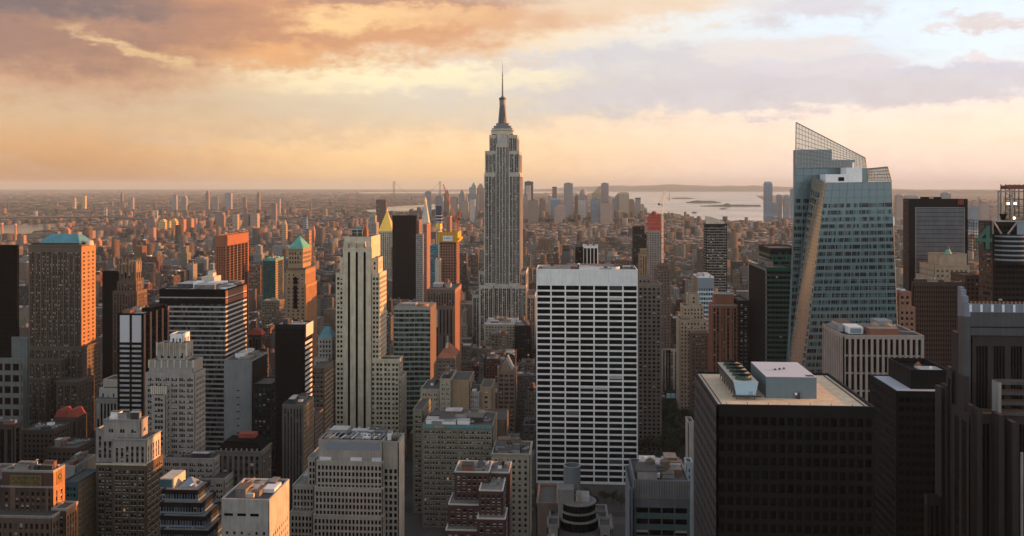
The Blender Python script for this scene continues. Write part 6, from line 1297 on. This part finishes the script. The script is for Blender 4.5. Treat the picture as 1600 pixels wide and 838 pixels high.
for i, (a, c, py, Y, colr, crown, lab, sp_) in enumerate(SKY_):
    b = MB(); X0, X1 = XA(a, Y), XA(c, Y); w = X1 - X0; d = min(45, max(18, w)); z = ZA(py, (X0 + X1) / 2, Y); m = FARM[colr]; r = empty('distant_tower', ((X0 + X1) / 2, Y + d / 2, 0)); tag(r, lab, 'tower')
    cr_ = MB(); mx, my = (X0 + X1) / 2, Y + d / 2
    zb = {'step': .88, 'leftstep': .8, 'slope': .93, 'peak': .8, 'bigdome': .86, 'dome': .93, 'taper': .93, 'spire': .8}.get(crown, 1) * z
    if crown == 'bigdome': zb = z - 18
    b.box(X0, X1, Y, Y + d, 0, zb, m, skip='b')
    for k in range(int((zb - 8) / 8)):  # storey bands
        q = zb - 5 - k * 8; b.box(X0 - .15, X1 + .15, Y - .15, Y + d + .15, q, q + 3.2, G_MID if colr in ('dark', 'blue') else FARM['brown'] if colr == 'brown' else ALU)
        if q < 30: break
    for k in range(1, 5): b.box(X0 + w * k / 5 - w * .03, X0 + w * k / 5 + w * .03, Y - .35, Y, 0, zb, m)
    if crown == 'step': cr_.box(X0 + w * .2, X1 - w * .15, Y + 2, Y + d - 2, zb, zb + (z - zb) * .6, m); cr_.box(X0 + w * .35, X1 - w * .3, Y + 5, Y + d - 4, zb + (z - zb) * .6, z, m)
    elif crown == 'leftstep':
        for q in range(4): cr_.box(X0 + w * (.15 + .2 * q), X1, Y + 1, Y + d - 1, zb + (z - zb) * q / 4, zb + (z - zb) * (q + 1) / 4, m)
    elif crown in ('slope', 'taper'): cr_.pyr(X0, X1, Y, Y + d, zb, z, m, .72, .7)
    elif crown == 'peak': cr_.box(X0 + w * .12, X1 - w * .2, Y + 2, Y + d - 2, zb, z, m); cr_.pyr(mx - w * .22, mx + w * .3, Y + 3, Y + d - 3, z, z + 38, COPPER, .05, .05)
    elif crown in ('dome', 'bigdome'):
        for q in range(4): t0, t1 = q * math.pi / 8, (q + 1) * math.pi / 8; cr_.frust(mx, my, zb + (z + (26 if crown == 'bigdome' else 0) - zb) * math.sin(t0), zb + (z + (26 if crown == 'bigdome' else 0) - zb) * math.sin(t1), w * .48 * math.cos(t0), max(.5, w * .48 * math.cos(t1)), m, 14, q == 3)
    elif crown == 'spire': cr_.pyr(X0, X1, Y, Y + d, zb, z, m, .06, .06)
    elif crown == 'cap': cr_.box(X0 - 1, X1 + 1, Y - 1, Y + d + 1, z - 10, z - 2, FARM['dark'])
    else: cr_.box(X0 + w * .25, X1 - w * .3, Y + d * .3, Y + d * .7, z - .5, z + 4, FARM['dark'])
    b.build('wall', r); cr_.build('crown', r)
# power station stacks, bridge, statue, boats
for px, py, lab in ((3.5, 349, 'left of the two tall brick stacks by the river'), (24.5, 350, 'right of the two tall brick stacks by the river')):
    Y = 3900; x = XA(px, Y); r = empty('chimney_stack', (x, Y, 0)); tag(r, lab, 'chimney', 'power station stacks by the river'); z = ZA(py, x, Y)
    m = MB(); m.frust(x, Y, 0, z, 6, 3.6, FARM['rust'], 14); m.build('shaft', r); m = MB(); m.frust(x, Y, z - 6, z + 1, 4.4, 4.2, FARM['pale'], 14); m.build('rim', r)
GS = mat('bridge steel', (.11, .115, .12), .6, var=.05)
A, Bq = GR(-160, 342.5, 40), GR(172, 340, 40); A2 = GR(165, 339, 40); B2 = GR(244, 345, 40)
r = empty('suspension_bridge', (A2[0], A2[1], 0)); tag(r, 'grey suspension bridge crossing the river far left', 'bridge')
m = MB(); P = [(*A, 42), (*A2, 42), (*B2, 42), (*GR(290, 349, 40), 36)]
for p0, p1 in zip(P, P[1:]): m.bar(p0, p1, 7, GS)
m.build('deck', r)
for (x, y) in (A2, B2, GR(-60, 341, 40)):
    m = MB(); 
    for s in (-10, 10): m.bar((x + s, y, 0), (x + s * .8, y, 104), 4, FARM['pale'])
    for q in (55, 80, 102): m.box(x - 11, x + 11, y - 3, y + 3, q - 3, q + 3, FARM['pale'])
    m.build('bridge_tower', r)
m = MB(); T_ = [GR(-60, 341, 40), A2, B2]
for (a, c) in zip(T_, T_[1:]):
    pr = None
    for i in range(17): t = i / 16; p = (a[0] + (c[0] - a[0]) * t, a[1] + (c[1] - a[1]) * t, 48 + 56 * (2 * t - 1) ** 2); 
    pts = [(a[0] + (c[0] - a[0]) * i / 16, a[1] + (c[1] - a[1]) * i / 16, 48 + 56 * (2 * i / 16 - 1) ** 2) for i in range(17)]
    for p0, p1 in zip(pts, pts[1:]): m.bar(p0, p1, 1, GS)
m.build('cable', r)
for px, lab in ((615.5, 'faint left tower of the great bridge on the horizon'), (687.5, 'faint right tower of the great bridge on the horizon')): pass
r = empty('suspension_bridge', (*GR(650, 305), 0)); tag(r, 'faint long suspension bridge on the horizon left of the orange crane', 'bridge'); Yb = 15000
for px in (615.5, 687.5):
    m = MB(); x = XA(px, Yb); z = ZA(283.5, x, Yb)
    for s in (-12, 12): m.box(x + s - 4, x + s + 4, Yb, Yb + 10, 0, z, GS)
    m.box(x - 12, x + 12, Yb + 2, Yb + 8, z - 16, z - 8, GS); m.box(x - 12, x + 12, Yb + 2, Yb + 8, 150, 160, GS); m.build('bridge_tower', r)
m = MB(); xa, xb = XA(615.5, Yb), XA(687.5, Yb); zt = ZA(284, xa, Yb)
pts = [(xa + (xb - xa) * i / 20, Yb + 5, 95 + (zt - 95) * (2 * i / 20 - 1) ** 2) for i in range(-4, 25)]
for p0, p1 in zip(pts, pts[1:]):
    if p0[2] < zt * 1.01 and p1[2] < zt * 1.01: m.bar(p0, p1, 2, GS)
m.box(XA(598, Yb), XA(706, Yb), Yb + 2, Yb + 9, 68, 76, GS); m.build('deck', r)
x, y = GR(1046, 311.5); y += 120; x = XA(1046, y); r = empty('statue', (x, y, 0)); tag(r, 'tiny statue on a tall pedestal standing on the low island', 'statue')
m = MB(); m.frust(x, y, 0, 24, 34, 30, FARM['pale'], 11); m.frust(x, y, 24, 66, 15, 10, FARM['pale'], 4, ph=.78); m.build('pedestal', r)
m = MB(); m.frust(x, y, 66, 104, 9, 4.5, COPPER, 10); m.frust(x, y, 104, 112, 3, 2.6, COPPER, 8); m.bar((x + 3, y, 98), (x + 6, y, 122), 1.6, COPPER); m.frust(x + 6, y, 122, 128, 2.2, 1, GOLD, 6); m.build('figure', r)
for px, py, L_, lab in ((1075, 343, 60, 'small white ferry just right of the wooded mound'), (1212, 341, 50, 'small ferry right of mid harbour'), (1130, 327, 90, 'distant barge in the open harbour'), (1085, 333, 60, 'small boat crossing left of mid harbour')):
    x, y = GR(px, py); r = empty('boat', (x, y, 0)); tag(r, lab, 'boat'); m = MB()
    m.pyr(x - L_ / 2, x + L_ / 2, y - 7, y + 7, 5.5, .5, FARM['dark'], .85, .6); m.build('hull', r); m = MB(); m.box(x - L_ * .3, x + L_ * .25, y - 5, y + 5, 5.5, 12, FARM['pale']); m.box(x - L_ * .1, x + L_ * .12, y - 3, y + 3, 12, 16, FARM['pale']); m.build('cabin', r)
# ------------------------------------------------------------ the streets full of blocks between the towers
rr = random.Random(11); cand = []
def blocked(x0, x1, y0, y1, pad=3):
    for (a, c, yt, Yh, vb, hx0, hx1, hy0, hy1) in HEROES:
        if x0 < hx1 + pad and x1 > hx0 - pad and y0 < hy1 + pad and y1 > hy0 - pad: return True
    return False
def hmax(pa, pc, y, x):
    top = 298
    for (a, c, yt, Yh, vb, *_) in HEROES:
        if Yh > y and a - 1 < pc and c + 1 > pa: top = max(top, vb)
    return ZA(top, x, y)
yb = 560
AV = [XA(870, 1000) + k * 270 for k in range(-20, 20)]
while yb < 3700:
    for ax in AV:
        bx0, bx1 = ax + 14, ax + 270 - 14; xc = (bx0 + bx1) / 2
        if PIX(bx1, yb, 0)[0] < -60 or PIX(bx0, yb + 60, 0)[0] > 1660: continue
        for row in (0, 1):
            x = bx0
            while x < bx1 - 6:
                w = min(rr.choice([12, 15, 18, 24, 30, 42, 56] if yb > 1300 else [9, 12, 15, 18, 24, 30, 42]), bx1 - x); 
                d = 29 + rr.uniform(-4, 1); y0 = yb + row * 31 + (0 if row == 0 else 30 - d); y1 = y0 + d
                h = min(120, max(11, rr.lognormvariate(2.95 if yb > 1700 else 3.3, .45)))
                if rr.random() < (.03 if yb > 2500 else .075): h = rr.uniform(50, 100); w = min(w, 26)
                pmx = PIX(x + w / 2, yb, 0)[0]
                if 700 < pmx < 1000 and yb < 1290: h = (40 + (yb - 700) * .07) * rr.uniform(.5, 1.05)
                x0_, x1_ = x + .1, x + w - .1; x += w
                pa, pc = PIX(x0_, y0, 0)[0], PIX(x1_, y0, 0)[0]; pa = min(pa, PIX(x0_, y1, 0)[0]); pc = max(pc, PIX(x1_, y1, 0)[0])
                if pc < -20 or pa > 1620: continue
                if blocked(x0_, x1_, y0, y1): continue
                py_ = PIX((x0_ + x1_) / 2, y0, 0)[1]
                if wet((pa + pc) / 2, py_): continue
                hm_ = hmax(pa, pc, y0, (x0_ + x1_) / 2)
                if hm_ < 10: continue
                h = min(h, hm_); s = ((x1_ - x0_) * h * .6 + (x1_ - x0_) * d * H / y0 * .5) / y0 ** 2
                # hidden behind a nearer tower?
                ptop = PIX((x0_ + x1_) / 2, y0, h)[1]; pm_ = (pa + pc) / 2
                hid = any(Yh < y0 and a < pm_ < c and yt < ptop for (a, c, yt, Yh, *_) in HEROES)
                if ptop > 838 or hid: s = 0
                if hid and yb < 1500 and ptop > 700: pass
                cand.append((s, x0_, x1_, y0, y1, h, pa, pc, ptop))
    yb += 80
cand.sort(key=lambda q: -q[0])
NIND = 205
IND, REST = cand[:NIND], cand[NIND:]
# the largest of them each get windows, cornice, roof clutter
PALN = [('red brick', (.22, .095, .065)), ('brown', (.20, .14, .11)), ('tan', (.34, .26, .18)), ('grey', (.25, .245, .24)), ('cream', (.44, .39, .31)), ('dark', (.09, .08, .075)), ('buff', (.36, .31, .24)), ('white', (.52, .50, .47)), ('orange brick', (.34, .18, .11))]
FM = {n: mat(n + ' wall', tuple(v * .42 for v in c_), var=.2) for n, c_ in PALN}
ANCH = [(785, 'the spire skyscraper', 757, 817, 1290), (917, 'the white gridded slab', 838, 997, 800), (560, 'the cream deco tower', 524, 636, 850), (90, 'the teal roofed brown tower', 44, 158, 860), (200, 'the spiky gothic tower', 176, 230, 930), (317, 'the white striped block', 249, 386, 820),
        (362, 'the rust ribbed tower', 336, 388, 1300), (427, 'the small green tower', 411, 443, 1500), (470, 'the green pyramid tower', 446, 495, 1020), (605, 'the gold pyramid spire', 588, 629, 2050), (632, 'the broad black slab', 613, 651, 1900), (650, 'the curved green tower', 615, 688, 930), (700, 'the yellow netting tower', 683, 719, 1500),
        (790, 'the gabled gothic tower', 777, 806, 900), (1023, 'the red netted tower', 1012, 1033, 1700), (1118, 'the curved crown tower', 1100, 1136, 1500), (1130, 'the red brown ribbed tower', 1107, 1153, 880), (1085, 'the stepped sandy tower', 1060, 1107, 1030), (1215, 'the dark green tower', 1168, 1237, 820), (700, 'the orange pyramid roof', 682, 719, 860), (511, 'the blue pyramid tower', 497, 526, 860), (400, 'the red hip roof', 386, 420, 890)]
ORD = ['first', 'second', 'third', 'fourth', 'fifth', 'sixth', 'seventh', 'eighth', 'ninth', 'tenth', 'eleventh', 'twelfth', 'thirteenth', 'fourteenth', 'fifteenth', 'sixteenth', 'seventeenth', 'eighteenth', 'nineteenth', 'twentieth', 'twenty-first', 'twenty-second', 'twenty-third', 'twenty-fourth', 'twenty-fifth', 'twenty-sixth', 'twenty-seventh', 'twenty-eighth', 'twenty-ninth', 'thirtieth']
desc = []; cnt = {}
for i, q in enumerate(IND):
    s, x0, x1, y0, y1, h, pa, pc, pt = q; pm_ = (pa + pc) / 2; n, c_ = rr.choice(PALN); size = 'low' if h < 25 else 'mid-height' if h < 50 else 'tall'; tk = 1 if rr.random() < .35 else 0
    an = min(ANCH, key=lambda A: (abs(A[0] - pm_) + (0 if A[4] > y0 - 500 else 60)))
    side = 'left of' if pm_ < an[2] else 'right of' if pm_ > an[3] else ('before' if y0 < an[4] else 'behind')
    desc.append((pm_, pt, n, size, tk, an, side))
for i, dd in enumerate(desc): cnt.setdefault((dd[2], dd[3], dd[5][1], dd[6]), []).append(i)
LBL = {}
for key, ids in cnt.items():
    n, size, an, side = key
    a0 = [A[0] for A in ANCH if A[1] == an][0]
    ids.sort(key=lambda i: (abs(desc[i][0] - a0), desc[i][1])) if side in ('left of', 'right of') else ids.sort(key=lambda i: (desc[i][0], desc[i][1]))
    for k, i in enumerate(ids):
        if len(ids) == 1: LBL[i] = f'{size} {n} block {side} {an}'
        elif side in ('left of', 'right of'): LBL[i] = f'{ORD[k]} {size} {n} block {side} {an}, counting outward'
        else: LBL[i] = f'{ORD[k]} {size} {n} block {side} {an}, counting rightward'
        if desc[i][4]: LBL[i] = LBL[i].replace(' block', ' tank-topped block')
for i, q in enumerate(IND):
    s, x0, x1, y0, y1, h, pa, pc, pt = q; pm_, _, n, size, tk, an, side = desc[i]; wm = FM[n]
    kind = 'low_rise_building' if h < 25 else 'apartment_building' if h < 60 else 'apartment_tower'
    b = B(kind, LBL[i], 'building', 'blocks between the towers')
    st = S(wall=wm, pitch=rr.choice([2.8, 3.2, 3.6, 4.6]), per=rr.choice([1, 1, 2]), fill=rr.uniform(.42, .6), fl=rr.uniform(3.3, 3.9), wh=rr.uniform(.45, .56), rec=.35, blind=.3, top=1.2, ph=1, roof=rr.choice(ROOFM), mode=rr.choice(['punch', 'punch', 'vert', 'horz']), cornice=rr.choice([0, .5, .6]))
    if h > 45 and rr.random() < .6:
        hh = h * rr.uniform(.6, .8); b.tier(x0, x1, y0, y1, 0, hh, st); k = .16; b.tier(x0 + (x1 - x0) * k, x1 - (x1 - x0) * k, y0 + 4, y1 - 3, hh - .5, h, st); x0, x1, y0, y1 = x0 + (x1 - x0) * k, x1 - (x1 - x0) * k, y0 + 4, y1 - 3
    else: b.tier(x0, x1, y0, y1, 0, h, st)
    b.clutter(x0 + 1, x1 - 1, y0 + 1, y1 - 1, h - 1, rr.choice([2, 3, 4]), i, tk, hmax=4); b.finish()
# everything else as one mass
BX = []
def addbox(x0, x1, y0, y1, h, rnd, warm=0):
    c_ = rnd.choice(PAL); k = rnd.uniform(.8, 1.25); wc = tuple(min(.6, v * k) for v in c_); rc = rnd.choice(ROOFC)
    BX.append((x0, x1, y0, y1, 0, h, wc, rc))
    if x1 - x0 > 8:
        for _ in range(rnd.choice([0, 1, 1, 2, 3])):
            cx_, cy_ = rnd.uniform(x0 + 2, x1 - 2), rnd.uniform(y0 + 2, y1 - 2); a, c2 = rnd.uniform(.7, 3), rnd.uniform(.7, 3)
            BX.append((cx_ - a, cx_ + a, cy_ - c2, cy_ + c2, h, h + rnd.uniform(1.2, 4.5), rnd.choice([wc, (.5, .48, .45), (.2, .12, .08), (.1, .1, .1)]), rnd.choice(ROOFC)))
        BX.append((x0, x1, y0, y0 + .6, h, h + 1, wc, wc)); BX.append((x1 - .6, x1, y0 + .6, y1, h, h + 1, wc, wc)) if rnd.random() < .7 else None
for q in REST: addbox(*q[1:5], q[5], rr)
# midtown behind, beside and below the viewpoint: it closes the street canyons
rb = random.Random(21); MT = []
for gx in range(-26, 27):
    for gy in range(-22, 20):
        x0, y0 = gx * 62 + 6, gy * 74; w_, d_ = rb.uniform(30, 50), rb.uniform(28, 56); x1, y1 = x0 + w_, y0 + d_
        if y1 > 0:
            e = [PIX(x, max(y, 4), 0)[0] for x in (x0, x1) for y in (max(y0, 4), y1)]; inside = not (max(e) < -90 or min(e) > 1690)
        else: inside = False
        h = rb.uniform(70, 215) if y0 < 350 else rb.uniform(50, 130)
        if y0 < 0 and rb.random() < .35: h = rb.uniform(150, 250)
        if inside:
            h = min(h, 260 - .385 * DEP(abs(x0 + x1) / 2, y1) - 45 - max(0, y1) * .12)
            if y1 > 400: continue
        elif y1 > 330 and min(abs(x0), abs(x1)) < .62 * y1 + 30: continue
        elif y0 > 900: continue
        if x0 < 45 and x1 > -45 and y0 < 60 and y1 > -90: continue
        if h < 15 or blocked(x0, x1, y0, y1): continue
        c_ = rb.choice(PAL); MT.append((x0, x1, y0, y1, 0, h, c_, rb.choice(ROOFC)))
MT.append((-16, 16, -95, -2, 0, 256, (.36, .32, .26), ROOFC[0]))
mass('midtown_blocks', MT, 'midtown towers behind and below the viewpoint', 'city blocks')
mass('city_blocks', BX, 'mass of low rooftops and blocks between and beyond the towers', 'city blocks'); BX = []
# lower island between 3.7 and 7 km, then the far banks
def scatter(n, pxr, pyr, rnd, hts, wid, tall=.03, tallh=(40, 90), pw=1.0, dd=None):
    k = 0
    while k < n:
        px = rnd.uniform(*pxr); py = pyr[0] + (pyr[1] - pyr[0]) * rnd.random() ** pw; k += 1
        if wet(px, py) or wet(px + 2, py) or wet(px - 2, py): continue
        x, y = GR(px, py)
        if 990 < px and py < 334 and px < 1400: continue
        w, d = rnd.uniform(*wid), rnd.uniform(*(dd or wid)); h = rnd.uniform(*hts)
        if dd: y = round(y / 58) * 58 + rnd.choice([0, 22]); den = math.sin(x * .0013 + 1) * math.sin(y * .0009 + x * .0004) + .35 * math.sin(x * .004 + y * .003)
        if dd and den < -.35 and rnd.random() < .8: continue
        if rnd.random() < tall: h = rnd.uniform(*tallh); w = d = rnd.uniform(16, 30)
        if px < 130 and 366 < py < 394: h = min(h, 11)
        c_ = rnd.choice(PAL); kk = rnd.choice([.4, .6, .8, 1, 1.3, 1.9]); c_ = tuple(v * kk for v in c_); BX.append((x - w / 2, x + w / 2, y, y + d, 0, h, c_, rnd.choice(ROOFC)))
rn = random.Random(3)
scatter(24000, (-120, 1720), (337, 392), rn, (9, 24), (14, 44), .02, (35, 65)); scatter(1700, (640, 1010), (338, 352), rn, (18, 45), (22, 55), .08, (50, 95))
scatter(9000, (-120, 1010), (316, 340), rn, (7, 14), (30, 170), .012, (35, 70), dd=(11, 24)); scatter(6000, (-120, 980), (304, 318), rn, (7, 16), (60, 320), .012, (40, 80), dd=(20, 60))
scatter(900, (1200, 1720), (312, 342), rn, (10, 28), (25, 60), .10, (50, 110)); scatter(900, (-120, 900), (300.5, 305), rn, (8, 20), (90, 300), .015, (50, 100))
for _ in range(46):      # housing estates: a handful of equal slabs together
    px, py = rn.uniform(-60, 1000), rn.uniform(334, 382)
    if rn.random() < .5: px = rn.uniform(150, 560)
    if wet(px, py) or (px < 130 and py > 360): continue
    x, y = GR(px, py); c_ = rn.choice([(.20, .10, .07), (.17, .11, .09), (.24, .17, .12), (.15, .13, .12)]); h = rn.uniform(38, 62)
    for k in range(rn.choice([4, 5, 6, 8])):
        xx, yy = x + rn.uniform(-150, 150), y + rn.uniform(-140, 140); w, d = rn.choice([(16, 40), (34, 14), (22, 22)])
        if wet(*PIX(xx, yy, 0)[:2]): continue
        BX.append((xx, xx + w, yy, yy + d, 0, h, c_, (.08, .07, .06))); BX.append((xx + w * .3, xx + w * .6, yy + d * .3, yy + d * .6, h, h + 4, c_, (.1, .1, .1)))
mass('distant_city', BX, 'endless hazy low city stretching to the horizon on both banks', 'distant city')
# dark clumps of trees in the far boroughs
m = MB(); rn = random.Random(9)
for _ in range(900):
    px = rn.uniform(-100, 1000) if rn.random() < .6 else rn.uniform(20, 360); py = rn.choice([rn.uniform(306, 345), rn.uniform(318, 334), rn.uniform(330, 372)])
    if wet(px, py): continue
    x, y = GR(px, py); R = rn.uniform(25, 110)
    m.frust(x, y, 0, rn.uniform(9, 15), R, R * .7, TREEM, 9, sy=.5)
tag(m.build('distant_woods'), 'dark patches of trees scattered through the far city', 'woods', kind='stuff')
